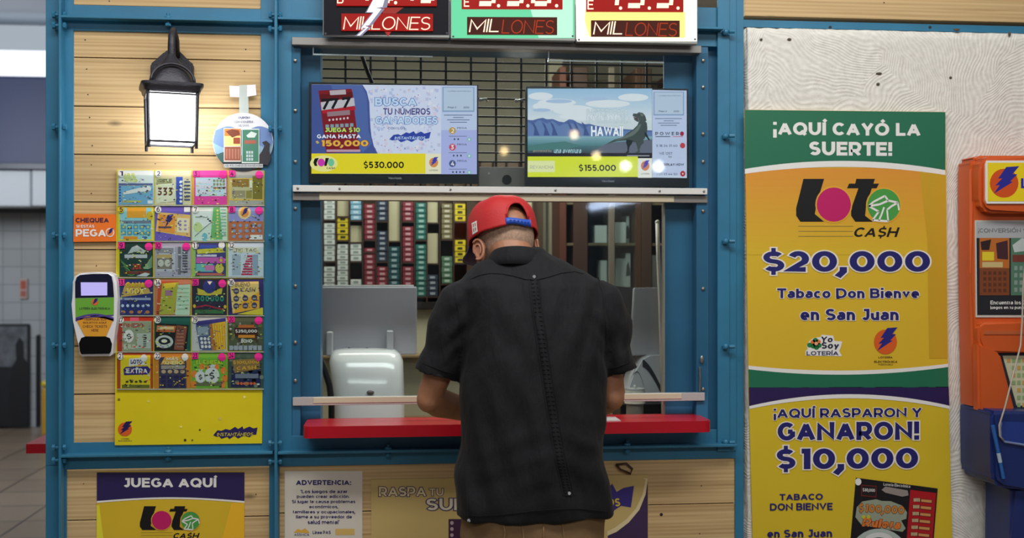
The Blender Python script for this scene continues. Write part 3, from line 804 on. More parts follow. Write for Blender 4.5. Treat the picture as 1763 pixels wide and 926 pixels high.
a = Art(6.768); a.rect(24, 264, 30.5, 272, mat((180, 84, 70), 0.5), 1); a.rect(24, 273.5, 30.5, 279, mat((170, 100, 88), 0.5), 1); a.done('print', o)
bm = bmesh.new(); pbox(bm, -60, 305, 33, 402, 6.74, 6.8, 0, 0.006, 1)
o = tag(mk('picture_board', bm, mat((30, 32, 38), 0.5)), 'large dark photograph board standing against the corridor wall', 'picture')
a = Art(6.735)
a.rect(-55, 307, 32, 345, mat((96, 102, 110), 0.5, var=0.5, vscale=9), 1)
a.poly([(14, 402), (10, 372), (14, 345), (19, 338), (18, 324), (23, 317), (28, 322), (28, 336), (33, 342), (33, 402)], mat((20, 22, 28), 0.6), 2)
a.done('print', o)
corr(lambda b: pbox(b, 41.5, 315, 46, 402, 6.5, 6.56, 0, 0.01, 1), 'dark_post', mat((36, 36, 42), 0.4), 'thin dark upright post by the corridor wall', 'post')
yb = thing('trash_bin', 'yellow bin standing in the corridor beside the booth', 'bin', P(54, 402, 6.3))
bm = bmesh.new(); add_box(bm, P(47.5, 380, 6.2).x, P(64, 380, 6.2).x, 6.2, 6.5, 0.0, P(55, 364, 6.2).z, 0, 0.03, 3)
mk('bin_body', bm, mat((196, 150, 40), 0.5), yb)
bm = bmesh.new(); pbox(bm, 47, 358.5, 64.5, 364, 6.19, 6.51, 0, 0.02, 2); mk('lid', bm, mat((206, 184, 30), 0.45), yb)

# ---------------- ceiling lamps of the hall far behind the camera: seen only as reflections in the acrylic panes
def mirror_pt(x, y, z):
    """where a lamp at height z has to hang so that it reflects in the pane at this spot of the photo"""
    h = P(x, y, -0.001); r = ray(x, y); k = (z - h.z) / r.z
    return Vector((h.x + r.x * k, h.y - r.y * k, z))
p0, p1 = mirror_pt(694, 194.5, 2.95), mirror_pt(748, 184.5, 2.95)
tl = thing('tube_lamp', 'long bluish white tube lamp under the hall ceiling, reflected in the lower pane', 'lamp', (p0 + p1) / 2)
bm = bmesh.new(); tube(bm, [p0, p1], 0.10, 10); mk('tube', bm, mat((206, 222, 255), 0.4, emit=18.0), tl)
bm = bmesh.new(); c = (p0 + p1) / 2
bm.free()
for t in (.2, .8):
    bm = bmesh.new(); q = p0.lerp(p1, t); tube(bm, [q, Vector((q.x, q.y, 3.62))], 0.01, 6); mk('hanger', bm, STEEL, tl)
for i, (x, y, r_, c, lab) in enumerate(((590.7, 142, .10, (255, 214, 150), 'warm hall bulb reflected between the two screens'), (673, 126.5, .10, (255, 220, 170), 'warm hall bulb reflected left of the word HAWAII'), (699, 146.5, .11, (255, 226, 170), 'warm hall bulb reflected just above the yellow band of the right screen'),
                                (733, 156, .15, (250, 250, 255), 'white hall globe reflected beside the $155.000 figure'), (771.5, 156.5, .16, (250, 250, 255), 'white hall globe reflected at the lower right of the right screen'))):
    p = mirror_pt(x, y, 2.9)
    o = thing('hall_bulb', lab, 'lamp', p, 'hall bulbs reflected in the panes')
    bm = bmesh.new(); r_ *= .48; ellipsoid(bm, p, r_, r_, r_, 16, 10); mk('globe', bm, mat(c, 0.4, emit=26.0), o, True)
    bm = bmesh.new(); tube(bm, [p + Vector((0, 0, r_ * .8)), Vector((p.x, p.y, 3.62))], 0.012, 6); mk('stem', bm, BLACK, o)
bm = bmesh.new(); tube(bm, [P(722, 437, -.004), P(727, 441.5, -.006), P(739, 445.5, -.004), P(741, 441, .0), P(734, 436, -.002), P(722, 437, -.004)], 0.0035, 8)
tag(mk('wire_hook', bm, mat((70, 44, 32), 0.5), None, True), 'small dark wire hook on the pine planks below the counter', 'hook')
# ------------------------------------------------------------------ wall lantern
LY = -0.18
lan = thing('wall_lantern', 'lit black carriage lantern on the pine planks above the scratch tickets', 'lamp', P(201, 140, -0.1))
IRON = mat((52, 52, 60), 0.45, 0.3, bump=0.3, bscale=160)
def LP(x, y, d=LY): return P(x, y, d)
cyl_ = -0.115; cxl = P(200.5, 100, cyl_).x
LROT = Matrix.Translation((cxl, cyl_, 0)) @ Matrix.Rotation(radians(15.5), 4, 'Z') @ Matrix.Translation((-cxl, -cyl_, 0))
def zz(y, d=LY): return P(200.5, y, d).z
def hw(x0, x1, d=LY): return (P(x1, 100, d).x - P(x0, 100, d).x) / 2
# backplate (dome) on the planks
bm = bmesh.new()
pts = [(176, 76), (176, 60), (184, 55), (191, 50), (196, 46.5), (208, 46.5), (214, 51), (220, 56), (226, 60), (226, 76)]
prism(bm, pts, -0.018, 0.0066)
bmesh.ops.bevel(bm, geom=[e for e in bm.edges], offset=0.004, segments=2, affect='EDGES')
mk('backplate', bm, IRON, lan)
# curved arm from the plate up, forward and down to the roof
bm = bmesh.new()
zt = zz(24); zr = zz(50)
tube(bm, [(cxl, -0.02, zz(54, 0)), (cxl, -0.035, zz(40, 0)), (cxl, -0.055, zt - 0.005), (cxl, -0.08, zt + 0.008), (cxl, -0.102, zt - 0.008), (cxl, -0.11, zz(38)), (cxl, -0.107, zr), (cxl, -0.105, zr - 0.03)],
     [(0.012, 0.008), (0.010, 0.009), (0.009, 0.010), (0.009, 0.010), (0.009, 0.011), (0.009, 0.011), (0.011, 0.012), (0.016, 0.016)], 12)
mk('arm', bm, IRON, lan, True)
# roof: domed cap over an eave plate
def sq(r, z, n=28, e=3.0, cy=cyl_):
    out = []
    for k in range(n):
        t = 2 * pi * k / n
        c, s = cos(t), sin(t)
        out.append((cxl + r * math.copysign(abs(c) ** (2 / e), c), cy + r * math.copysign(abs(s) ** (2 / e), s), z))
    return out
bm = bmesh.new()
we = hw(164.5, 237.5); wd = hw(174, 228)
prof = [(0.010, zz(47), 2), (0.018, zz(51), 2), (wd * 0.50, zz(57), 2), (wd * 0.80, zz(65), 2.5), (wd * 0.96, zz(73), 3.5), (wd * 1.0, zz(77), 5), (we, zz(77.5), 8), (we, zz(80), 8), (we * 0.93, zz(82), 8), (we * 0.90, zz(85.5), 8), (we * 0.82, zz(86.5), 8)]
bridge(bm, [[bm.verts.new(p) for p in sq(r, z, 32, e)] for r, z, e in prof])
bm.transform(LROT); mk('roof', bm, IRON, lan, True, angle=radians(35))
bm = bmesh.new()   # arched rib on the roof front
tube(bm, [Vector(p) for p in [(cxl + wd * 0.93 * cos(pi * k / 16), cyl_ - wd * (0.72 + 0.24 * (1 - sin(pi * k / 16))) - 0.004, zz(77) + (zz(59) - zz(77)) * sin(pi * k / 16)) for k in range(17)]], 0.0045, 8)
bm.transform(LROT); mk('roof_rib', bm, IRON, lan, True)
# cage: four tapered bars, bottom ring, little feet
wt, wb = hw(170, 230.5), hw(171.5, 229)
zt_, zb_ = zz(84), zz(134)
bm = bmesh.new()
for sx in (-1, 1):
    for sy in (-1, 1):
        tube(bm, [(cxl + sx * wt * 0.95, cyl_ + sy * wt * 0.95, zt_), (cxl + sx * wb * 0.95, cyl_ + sy * wb * 0.95, zz(139))], 0.0045, 4)
for z, w_, h_ in ((zz(133), wb, 0.006), (zz(88), wt, 0.005)):
    for sx in (-1, 1):
        add_box(bm, cxl + sx * w_ * 0.95 - 0.004, cxl + sx * w_ * 0.95 + 0.004, cyl_ - w_ * 0.97, cyl_ + w_ * 0.97, z - h_ / 2, z + h_ / 2)
        add_box(bm, cxl - w_ * 0.97, cxl + w_ * 0.97, cyl_ + sx * w_ * 0.95 - 0.004, cyl_ + sx * w_ * 0.95 + 0.004, z - h_ / 2, z + h_ / 2)
bm.transform(LROT); mk('cage', bm, IRON, lan)
bm = bmesh.new()
rt, rb = hw(174, 227), hw(175, 226)
bridge(bm, [[bm.verts.new((cxl + r * a, cyl_ + r * b, z)) for a, b in ((-1, -1), (1, -1), (1, 1), (-1, 1))] for r, z in ((rt, zz(86)), (rb, zz(132)))])
bm.transform(LROT); mk('lamp_glass', bm, mat((250, 251, 255), 0.3, emit=9.5), lan)
l = bpy.data.lights.new('lantern_light', 'POINT'); l.energy = 0.25; l.color = (1.0, 0.98, 0.95); l.shadow_soft_size = 0.03
lo = bpy.data.objects.new('lantern_light', l); COL.objects.link(lo); lo.location = (cxl, cyl_, zz(146)); 
lo.parent = lan; lo.matrix_parent_inverse = world_of(lan).inverted()

# ------------------------------------------------------------------ round hanging card
bm = bmesh.new()
prism(bm, [(284.8 + 35.5 * cos(2 * pi * k / 40), 133.5 + 27.5 * sin(2 * pi * k / 40)) for k in range(40)], -0.0085, -0.0075)
rd = tag(mk('round_card', bm, mat((226, 228, 232), 0.25)), 'round clear plastic promotional card taped right of the lantern', 'card')
a = Art(-0.009, T=Z(240, 75, 10.29))
cx, cy, R, RY = 460, 602, 362, 282
def cap_poly(f, m, L):
    pts = []
    for k in range(25):
        x = cx - R + 2 * R * k / 24
        yt = cy - RY * sqrt(max(0, 1 - ((x - cx) / R) ** 2)); yb_ = cy + RY * sqrt(max(0, 1 - ((x - cx) / R) ** 2))
        pts.append((x, min(max(f(x), yt), yb_), yb_))
    a.strip([(p[0], p[1]) for p in pts], [(p[0], p[2]) for p in pts], m, L)
cap_poly(lambda x: 470 + 20 * sin(x / 60.0), mat((112, 140, 190), 0.3), 1)
cap_poly(lambda x: 640 + 18 * sin(x / 40.0 + 2), mat((140, 176, 200), 0.3), 2)
cap_poly(lambda x: 720 + 20 * sin(x / 50.0), mat((64, 98, 96), 0.3), 3)
cap_poly(lambda x: 800, mat((36, 44, 50), 0.3), 4)
a.poly([(650, 735), (690, 690), (720, 640), (690, 605), (740, 590), (785, 620), (780, 690), (800, 760), (760, 830), (660, 810)], mat((52, 50, 56), 0.4), 5)
a.rect(228, 468, 436, 795, mat((206, 196, 188), 0.35), 6); a.rect(236, 476, 430, 545, mat((214, 126, 56), 0.35), 7); a.rect(236, 545, 430, 640, mat((222, 208, 130), 0.35), 7)
a.poly([(250, 500), (330, 478), (410, 490), (425, 530), (330, 560)], mat((120, 60, 40), 0.4), 8); a.rect(345, 560, 425, 620, mat((150, 70, 40), 0.4), 8)
a.rect(240, 650, 430, 780, mat((150, 84, 64), 0.35), 7)
for k in range(5): a.rect(252 + k * 36, 668, 274 + k * 36, 765, mat((176, 118, 98), 0.4), 8)
a.rect(446, 474, 656, 808, mat((210, 222, 216), 0.35), 6); a.rect(454, 484, 648, 795, mat((72, 128, 106), 0.35), 7)
a.poly([(500, 540), (560, 500), (630, 520), (600, 560), (520, 560)], mat((206, 220, 214), 0.4), 8); a.rect(480, 585, 620, 620, mat((170, 96, 80), 0.4), 8)
for i in range(3):
    for j in range(3): a.rect(500 + i * 30, 690 + j * 34, 522 + i * 30, 715 + j * 34, mat((190, 204, 208), 0.4), 8)
a.rect(230, 815, 700, 850, mat((198, 202, 204), 0.4), 6)
a.text('¡VUELVE EL COMIENZO DE UNA NUEVA ERA!', 236, 820, 694, 846, mat((60, 66, 76), 0.5), 7, 0.0)
a.text('CUPÓN', 405, 350, 540, 378, INK, 6, 0.02); a.text('CON COMPRA', 350, 395, 585, 418, mat((120, 126, 140), 0.5), 6); a.text('DE DOS', 400, 432, 530, 452, mat((140, 146, 160), 0.5), 6)
a.done('print', rd)
bm = bmesh.new(); prism(bm, [(279.8, 80), (290.5, 80), (291.5, 108), (280.5, 108)], -0.0072, -0.0066); mk('hanger_strip', bm, film_mat('clear_strip', (210, 226, 226), 0.55), rd)
for q in ([(268.5, 80.5), (280.5, 81), (280.5, 91.5), (269.5, 91)], [(289.5, 80), (299.5, 79.5), (300.5, 89.5), (289.5, 91)]):
    bm = bmesh.new(); prism(bm, q, -0.0078, -0.0072); mk('tape_piece', bm, mat((238, 236, 240), 0.4), rd)

# ------------------------------------------------------------------ yellow ticket display with 24 scratch tickets
bm = bmesh.new()
prism(bm, [(136.8, 159.5), (310, 160.5), (307, 417), (134.5, 418.8)], -0.004, -0.0002)
dsp = tag(mk('ticket_display', bm, mat((226, 208, 30), 0.32, var=0.05, vscale=7)), 'yellow plastic ticket display with clear pockets below the wall lantern', 'display')
a = Art(-0.0046, T=Z(80, 320, 6.78))
emblem(a, 450, 568, 56, 44, mat((222, 96, 36), 0.4), mat((36, 26, 84), 0.4), 1)
a.text('LOTERÍA', 420, 624, 485, 632, mat((40, 36, 60), 0.5), 1); a.text('ELECTRÓNICA', 398, 636, 506, 645, mat((40, 36, 60), 0.5), 1)
a.poly([(1152, 606), (1185, 574), (1215, 578), (1250, 566), (1285, 572), (1325, 552), (1350, 566), (1385, 548), (1392, 566), (1440, 550), (1470, 562), (1504, 556), (1494, 602), (1465, 602), (1440, 618), (1395, 608), (1350, 626), (1320, 610), (1280, 630), (1262, 616), (1215, 628), (1200, 612), (1180, 616)], mat((38, 30, 92), 0.4), 1)
a.text('INSTANTÁNEOS', 1180, 584, 1468, 612, mat((206, 190, 60), 0.4), 2, 0.02, 0.2, slope=-2)
for x, y, r, c in ((928, 637, 11, (70, 60, 20)), (985, 637, 8, (120, 104, 20)), (1045, 572, 8, (80, 70, 20)), (1400, 362, 10, (250, 240, 150)), (895, 552, 9, (246, 236, 140)), (1205, 500, 14, (214, 196, 90)), (635, 390, 10, (236, 222, 110)), (402, 378, 11, (130, 112, 20))):
    a.ell(x, y, r, r * 0.8, mat(c, 0.6), 1, 9)
a.done('print', dsp)

def c_(*v): return mat(v, 0.35)
CW = c_(236, 234, 228)
def card(n, x0, y0, x1, y1, base, label, draw, sticker, rot=0.0):
    jx, jy = (x1 - x0), (y1 - y0)
    T = lambda x, y: (x0 + x / 100.0 * jx + rot * (y - 50) * 0.02, y0 + y / 100.0 * jy - rot * (x - 50) * 0.02)
    bm = bmesh.new()
    q = [T(1, 2), T(99, 2), T(99, 98), T(1, 98)]
    prism(bm, q, -0.0062, -0.0046)
    o = tag(mk('scratch_ticket', bm, mat(base, 0.35)), label, 'ticket', 'scratch tickets in the yellow display')
    a = Art(-0.0066, T=T)
    draw(a)
    rr = random.Random(n * 7)
    for k in range(46):            # small print and flecks of the ticket design
        x, y = rr.uniform(5, 93), rr.uniform(22, 94); w_ = rr.uniform(1.5, 7); h_ = rr.uniform(1.2, 3.2)
        f = rr.choice((.45, .6, 1.25, 1.5, 1.8)); q_ = rr.choice((base, base, (200, 200, 196), (70, 60, 80), (226, 196, 90)))
        a.rect(x, y, min(x + w_, 97), y + h_, mat(tuple(int(min(245, v * f) / 24) * 24 for v in q_), 0.35), 5.5)
    sc = {'p': HOT, 'w': CW, 'y': YEL}[sticker]
    a.poly([(2, 2), (20, 2), (20, 19), (2, 20)], sc, 9) if sticker == 'p' else a.ell(10, 11, 9, 10, sc, 9, 14)
    a.text(str(n), 6 if n < 10 else 4, 4, 15 if n < 10 else 17, 17, c_(40, 20, 60), 10, 0.02)
    if sticker == 'p': a.ell(86, 14, 11, 11, HOT, 9, 14)
    a.done('print', o)
def grid(a, x0, y0, x1, y1, nx, ny, m, L=3, fill=0.6, r=False):
    for i in range(nx):
        for j in range(ny):
            w, h = (x1 - x0) / nx, (y1 - y0) / ny
            cx_, cy_ = x0 + (i + .5) * w, y0 + (j + .5) * h
            if r: a.ell(cx_, cy_, w * fill / 2, h * fill / 2, m, L, 10)
            else: a.rect(cx_ - w * fill / 2, cy_ - h * fill / 2, cx_ + w * fill / 2, cy_ + h * fill / 2, m, L)
def t1(a):
    a.rect(3, 4, 97, 45, c_(226, 230, 226)); a.rect(3, 45, 97, 97, c_(120, 178, 214)); a.poly([(15, 62), (85, 44), (92, 50), (92, 58), (16, 70)], CW, 3)
    for k in range(9): a.ell(18 + k * 4, 14 + (k % 3) * 8, 5, 5, c_(206, 214, 130), 3, 9)
    for k in range(6): a.rect(4, 46 + k * 8, 9, 50 + k * 8, c_(60, 70, 170), 3)
    a.rect(14, 86, 65, 92, c_(196, 196, 110), 3); a.rect(82, 86, 96, 95, c_(230, 236, 240), 4); a.rect(3, 38, 96, 44, c_(96, 104, 150), 3)
def t2(a):
    a.rect(2, 2, 98, 25, c_(230, 206, 160)); a.rect(58, 20, 76, 97, c_(60, 84, 180), 2); a.poly([(4, 42), (52, 38), (60, 88), (6, 94)], c_(232, 228, 196), 2); a.rect(4, 24, 48, 38, c_(190, 184, 130), 3)
    a.text('333', 8, 50, 50, 72, c_(110, 60, 40), 4, 0.04); a.text('TRIPLE', 6, 26, 46, 36, c_(90, 80, 70), 4, 0.02)
    for k in range(6): a.rect(80, 32 + k * 10, 96, 36 + k * 10, c_(70, 82, 120), 3); a.ell(71, 34 + k * 11, 4, 4, CW, 3, 8)
def t3(a):
    a.rect(2, 2, 98, 98, c_(236, 70, 160)); a.rect(2, 2, 6, 98, c_(240, 160, 90), 2); a.rect(10, 22, 96, 74, c_(196, 216, 226), 2)
    grid(a, 12, 26, 55, 70, 4, 3, c_(226, 206, 220), 3, .7); grid(a, 58, 26, 94, 56, 4, 3, c_(160, 150, 110), 3, .7); grid(a, 60, 46, 94, 56, 3, 1, c_(190, 60, 70), 4, .4)
def t4(a):
    a.rect(2, 2, 98, 98, c_(176, 170, 160)); a.rect(4, 24, 97, 86, c_(236, 190, 80), 2); a.rect(8, 28, 93, 82, c_(196, 186, 140), 3); a.rect(68, 18, 95, 82, c_(130, 116, 40), 4)
    a.rect(12, 26, 58, 48, c_(156, 116, 50), 4); a.rect(12, 58, 48, 78, c_(160, 146, 110), 4); a.rect(50, 58, 66, 80, c_(150, 136, 60), 4); a.rect(60, 30, 67, 52, c_(230, 226, 200), 4)
def t5(a):
    a.rect(2, 2, 98, 98, c_(240, 220, 70)); a.rect(7, 6, 93, 94, c_(150, 212, 220), 2); a.rect(26, 6, 78, 34, c_(244, 170, 50), 3); a.rect(12, 42, 92, 50, c_(120, 130, 150), 3); a.ell(88, 28, 9, 12, YEL, 4)
    grid(a, 8, 52, 92, 84, 5, 2, c_(84, 160, 190), 3, .85); grid(a, 8, 52, 92, 84, 5, 2, c_(216, 206, 110), 4, .35); a.rect(16, 86, 55, 94, c_(240, 150, 40), 4); a.rect(68, 86, 80, 94, c_(70, 120, 170), 4)
def t6(a):
    a.rect(2, 2, 98, 98, c_(116, 96, 190)); a.poly([(10, 18), (97, 26), (96, 88), (4, 72)], c_(246, 196, 110), 2); a.poly([(14, 24), (56, 28), (54, 78), (10, 70)], c_(244, 156, 60), 3)
    a.poly([(30, 42), (36, 26), (52, 24), (46, 34), (50, 36), (28, 62), (34, 46)], INK, 4); a.poly([(62, 34), (94, 36), (92, 76), (60, 74)], c_(244, 230, 190), 3); grid(a, 63, 38, 90, 72, 2, 3, c_(170, 140, 190), 4, .55, True)
    a.rect(12, 58, 46, 63, c_(90, 70, 90), 4); a.rect(80, 4, 96, 18, CW, 4)
def t7(a):
    a.rect(2, 2, 98, 98, c_(214, 230, 214)); a.poly([(60, 6), (78, 4), (86, 95), (52, 95)], c_(116, 186, 110), 2); a.poly([(4, 14), (55, 10), (52, 55), (5, 66)], c_(232, 236, 230), 2); a.rect(10, 30, 46, 34, c_(160, 180, 170), 3)
    a.line([(8, 86), (40, 58), (56, 46)], 2, c_(130, 140, 130), 3); a.ell(17, 60, 12, 14, c_(204, 220, 150), 3); a.ell(36, 88, 8, 12, c_(120, 190, 200), 3)
    for k in range(9): a.rect(80, 10 + k * 9, 96, 13 + k * 9, c_(130, 190, 160), 3); a.ell(72, 14 + k * 9, 3, 3, c_(230, 220, 120), 3, 8)
def t8(a):
    a.rect(2, 2, 98, 44, c_(150, 150, 206)); a.rect(2, 44, 98, 98, c_(196, 110, 70)); a.ell(46, 20, 18, 18, c_(240, 206, 140), 2); emblem(a, 46, 20, 11, 12, c_(240, 150, 60), INK, 3)
    grid(a, 8, 48, 96, 94, 5, 3, c_(140, 160, 190), 3, .6, True); a.rect(62, 82, 96, 95, CW, 5)
def t9(a):
    a.rect(2, 2, 6, 98, c_(236, 210, 40)); a.rect(6, 2, 98, 98, c_(30, 62, 54), 1)
    for k in range(8): a.line([(8 + k * 3, 50 + k * 6), (26 + k * 2, 66 + k * 4), (48, 90)], 2.2, c_(110, 160, 90) if k % 2 else c_(60, 110, 76), 2)
    for k in range(7): a.line([(96, 40 + k * 5), (72 + k * 2, 76)], 1.6, c_(150, 190, 150), 2)
    a.poly([(28, 34), (40, 16), (54, 10), (66, 18), (78, 26), (72, 34), (54, 28)], c_(190, 200, 198), 3); a.rect(20, 36, 82, 46, c_(196, 200, 204), 3)
    a.text('20X', 40, 62, 66, 78, c_(206, 70, 50), 4, 0.05); a.rect(18, 82, 90, 90, c_(130, 60, 40), 3); a.poly([(52, 96), (76, 86), (90, 90), (80, 97)], c_(206, 216, 216), 4)
def t10(a):
    a.rect(2, 2, 98, 98, c_(176, 172, 190)); a.rect(6, 14, 56, 84, c_(196, 196, 204), 2); a.rect(6, 36, 48, 46, c_(196, 170, 110), 3); a.rect(7, 46, 48, 76, c_(140, 132, 120), 3)
    for k in (18, 36): a.ell(k, 60, 8, 10, c_(206, 206, 196), 4)
    a.rect(6, 18, 52, 32, c_(150, 146, 160), 3); a.rect(64, 14, 72, 92, c_(120, 118, 122), 2)
    for k in range(9): a.rect(76, 22 + k * 7.5, 90, 26 + k * 7.5, c_(84, 82, 92), 3)
def t11(a):
    a.rect(2, 2, 98, 98, c_(160, 196, 110)); a.rect(11, 4, 96, 96, c_(70, 66, 130), 2); a.rect(22, 10, 70, 20, c_(60, 84, 170), 3); a.poly([(14, 22), (86, 16), (90, 30), (16, 34)], c_(214, 206, 60), 3); a.rect(14, 36, 70, 42, c_(220, 216, 236), 3)
    a.rect(12, 44, 94, 60, c_(206, 96, 180), 3); a.rect(12, 62, 60, 84, c_(110, 190, 190), 3); a.rect(38, 66, 64, 80, c_(214, 120, 180), 4); a.ell(78, 74, 12, 14, c_(210, 200, 80), 4); a.ell(82, 52, 4, 5, YEL, 5); a.rect(14, 88, 92, 94, c_(206, 110, 90), 3); a.ell(84, 10, 9, 10, CW, 5)
def t12(a):
    a.rect(2, 2, 98, 98, c_(206, 220, 230)); a.rect(14, 16, 88, 30, c_(226, 224, 196), 2); a.text('TIC TAC', 20, 19, 80, 28, c_(130, 120, 110), 3, .01); a.rect(12, 36, 36, 94, c_(170, 186, 200), 2); a.rect(68, 36, 84, 94, c_(150, 170, 190), 2)
    for k in range(8): a.rect(54 - k * 2.4, 38 + k * 7.2, 68, 43 + k * 7.2, c_(196, 50, 90), 3)
def t13(a):
    a.rect(2, 2, 98, 98, c_(38, 50, 116)); a.poly([(22, 14), (80, 12), (92, 40), (10, 50)], c_(206, 170, 90), 2); a.text('GANA', 24, 10, 76, 24, YEL, 3, .05, halo=(c_(190, 90, 30), .02)); a.text('100X', 26, 26, 74, 42, c_(250, 226, 110), 3, .05, halo=(c_(190, 90, 30), .02))
    a.rect(8, 52, 92, 58, c_(160, 170, 200), 3); grid(a, 8, 66, 92, 80, 6, 1, c_(196, 214, 234), 3, .6, True); grid(a, 6, 82, 94, 98, 4, 1, c_(196, 126, 76), 3, .55, True)
def t14(a):
    a.rect(2, 2, 98, 98, c_(206, 128, 96)); a.poly([(12, 8), (66, 8), (56, 96), (6, 96)], c_(204, 84, 44), 2); a.poly([(22, 14), (66, 10), (54, 96), (14, 96)], c_(180, 180, 64), 3); a.poly([(26, 14), (60, 12), (56, 24), (26, 28)], c_(240, 206, 60), 4)
    a.poly([(64, 18), (98, 16), (96, 98), (56, 98)], c_(196, 226, 196), 4); a.rect(30, 32, 48, 46, c_(170, 120, 150), 5)
    for k in range(6): a.rect(62, 26 + k * 11, 94, 28 + k * 11, c_(150, 190, 156), 5)
def t15(a):
    a.rect(2, 2, 98, 98, c_(44, 40, 62)); a.poly([(16, 26), (40, 34), (62, 34), (88, 24), (84, 42), (50, 46), (18, 44)], c_(206, 190, 60), 2); a.ell(50, 22, 18, 18, c_(50, 56, 130), 3); a.poly([(44, 8), (58, 8), (51, 18)], c_(240, 226, 190), 4)
    grid(a, 10, 44, 92, 64, 6, 1, c_(40, 150, 120), 3, .8, True); grid(a, 10, 44, 92, 64, 6, 1, c_(30, 40, 60), 4, .35, True); a.line([(8, 78), (40, 72), (92, 84)], 4, c_(170, 40, 60), 3); a.rect(10, 84, 90, 94, c_(60, 120, 70), 3); a.ell(8, 74, 4, 5, YEL, 4); a.ell(94, 76, 4, 5, YEL, 4)
def t16(a):
    a.rect(2, 2, 98, 98, c_(52, 44, 110)); a.poly([(6, 10), (86, 8), (88, 80), (14, 94)], c_(240, 206, 120), 2); a.poly([(30, 70), (88, 34), (88, 80), (16, 94)], c_(242, 176, 50), 3); a.text('BUENO', 20, 10, 62, 22, c_(150, 130, 100), 4, .03, .2); a.text('CASH', 38, 24, 78, 36, c_(140, 120, 100), 4, .03, .2)
    for i in range(3):
        for j in range(3):
            if not (j == 0 and i > 0): a.ell(24 + i * 25, 34 + j * 20 - i * 1, 8, 8, c_(70, 66, 90), 5, 12); a.rect(19 + i * 25, 32 + j * 20, 29 + i * 25, 36 + j * 20, c_(170, 160, 160), 6)
    a.poly([(26, 96), (98, 78), (98, 98)], c_(226, 206, 60), 6)
def t17(a):
    a.rect(2, 2, 98, 98, c_(196, 56, 36)); a.rect(14, 14, 94, 98, c_(160, 170, 140), 2); a.rect(36, 4, 60, 14, c_(230, 90, 120), 3); a.text('DINERO', 18, 20, 72, 32, c_(190, 70, 60), 3, .03); a.ell(32, 56, 14, 18, CW, 3); a.text('$', 26, 48, 40, 66, c_(60, 70, 60), 4, .03)
    a.rect(54, 48, 92, 90, c_(190, 200, 186), 3)
    for k in range(6): a.rect(72, 52 + k * 6, 80, 55 + k * 6, c_(70, 80, 80), 4)
    grid(a, 16, 76, 52, 94, 3, 1, c_(206, 206, 180), 3, .7)
def t18(a):
    a.rect(2, 2, 98, 98, c_(30, 96, 84)); a.poly([(6, 20), (94, 26), (88, 98), (2, 96)], c_(34, 30, 30), 2); a.poly([(8, 26), (60, 28), (56, 46), (6, 44)], c_(206, 110, 60), 3); a.rect(10, 30, 54, 38, c_(240, 206, 140), 4)
    a.ell(28, 72, 24, 18, c_(206, 210, 206), 3); a.ell(28, 70, 16, 10, c_(40, 44, 46), 4); a.ell(28, 70, 8, 5, CW, 5); a.poly([(62, 26), (90, 30), (80, 96), (54, 94)], c_(146, 84, 66), 4)
    for k in range(6): a.rect(62, 40 + k * 9, 80, 42 + k * 9, c_(196, 146, 120), 5)
def t19(a):
    a.rect(2, 2, 98, 98, c_(206, 206, 204)); a.poly([(12, 16), (96, 6), (97, 20), (14, 30)], c_(60, 56, 130), 2); a.poly([(12, 28), (50, 24), (58, 96), (24, 96)], c_(84, 96, 140), 3); a.poly([(16, 32), (46, 30), (48, 54), (18, 56)], c_(150, 166, 180), 4)
    for i in range(3):
        for j in range(3): a.ell(28 + i * 10 + j * 1.5, 64 + j * 11, 4, 4.5, CW, 5, 10)
    a.poly([(50, 24), (58, 22), (70, 96), (58, 96)], c_(190, 120, 60), 4); a.poly([(58, 22), (96, 16), (96, 94), (68, 96)], c_(244, 190, 50), 4)
    for k in range(5): a.line([(64 + k * 7, 24), (72 + k * 6, 92)], 1.5, c_(210, 150, 40), 5)
def t20(a):
    a.rect(2, 2, 98, 98, c_(90, 96, 70)); rr = random.Random(4)
    for k in range(50): a.ell(rr.uniform(6, 94), rr.uniform(22, 94), rr.uniform(3, 6), rr.uniform(3, 6), c_(*rr.choice(((60, 84, 50), (120, 120, 80), (160, 160, 150), (80, 60, 50)))), 2 + k % 3, 7)
    a.rect(20, 34, 84, 58, c_(70, 36, 30), 6); a.rect(30, 26, 74, 34, c_(206, 110, 50), 6); a.text('$250,000', 22, 38, 82, 50, CW, 7, .05); a.rect(30, 54, 76, 62, c_(226, 146, 50), 7); a.text('BONO', 38, 66, 68, 76, CW, 7, .05)
    grid(a, 4, 82, 96, 98, 7, 1, c_(170, 176, 190), 7, .8)
def t21(a):
    a.rect(2, 2, 98, 98, c_(196, 76, 40)); a.rect(10, 8, 92, 98, c_(240, 214, 40), 2); a.poly([(34, 18), (74, 14), (76, 34), (32, 38)], CW, 3); a.text('LOTO', 38, 20, 70, 32, c_(60, 50, 130), 4, .05)
    a.poly([(18, 46), (24, 40), (84, 38), (92, 46), (88, 60), (20, 62)], c_(54, 44, 130), 4); a.text('EXTRA', 26, 44, 84, 57, CW, 5, .05); grid(a, 22, 76, 84, 84, 5, 1, c_(60, 70, 40), 4, .7, True); a.rect(14, 88, 90, 97, c_(120, 120, 50), 3); a.ell(74, 16, 9, 10, CW, 6)
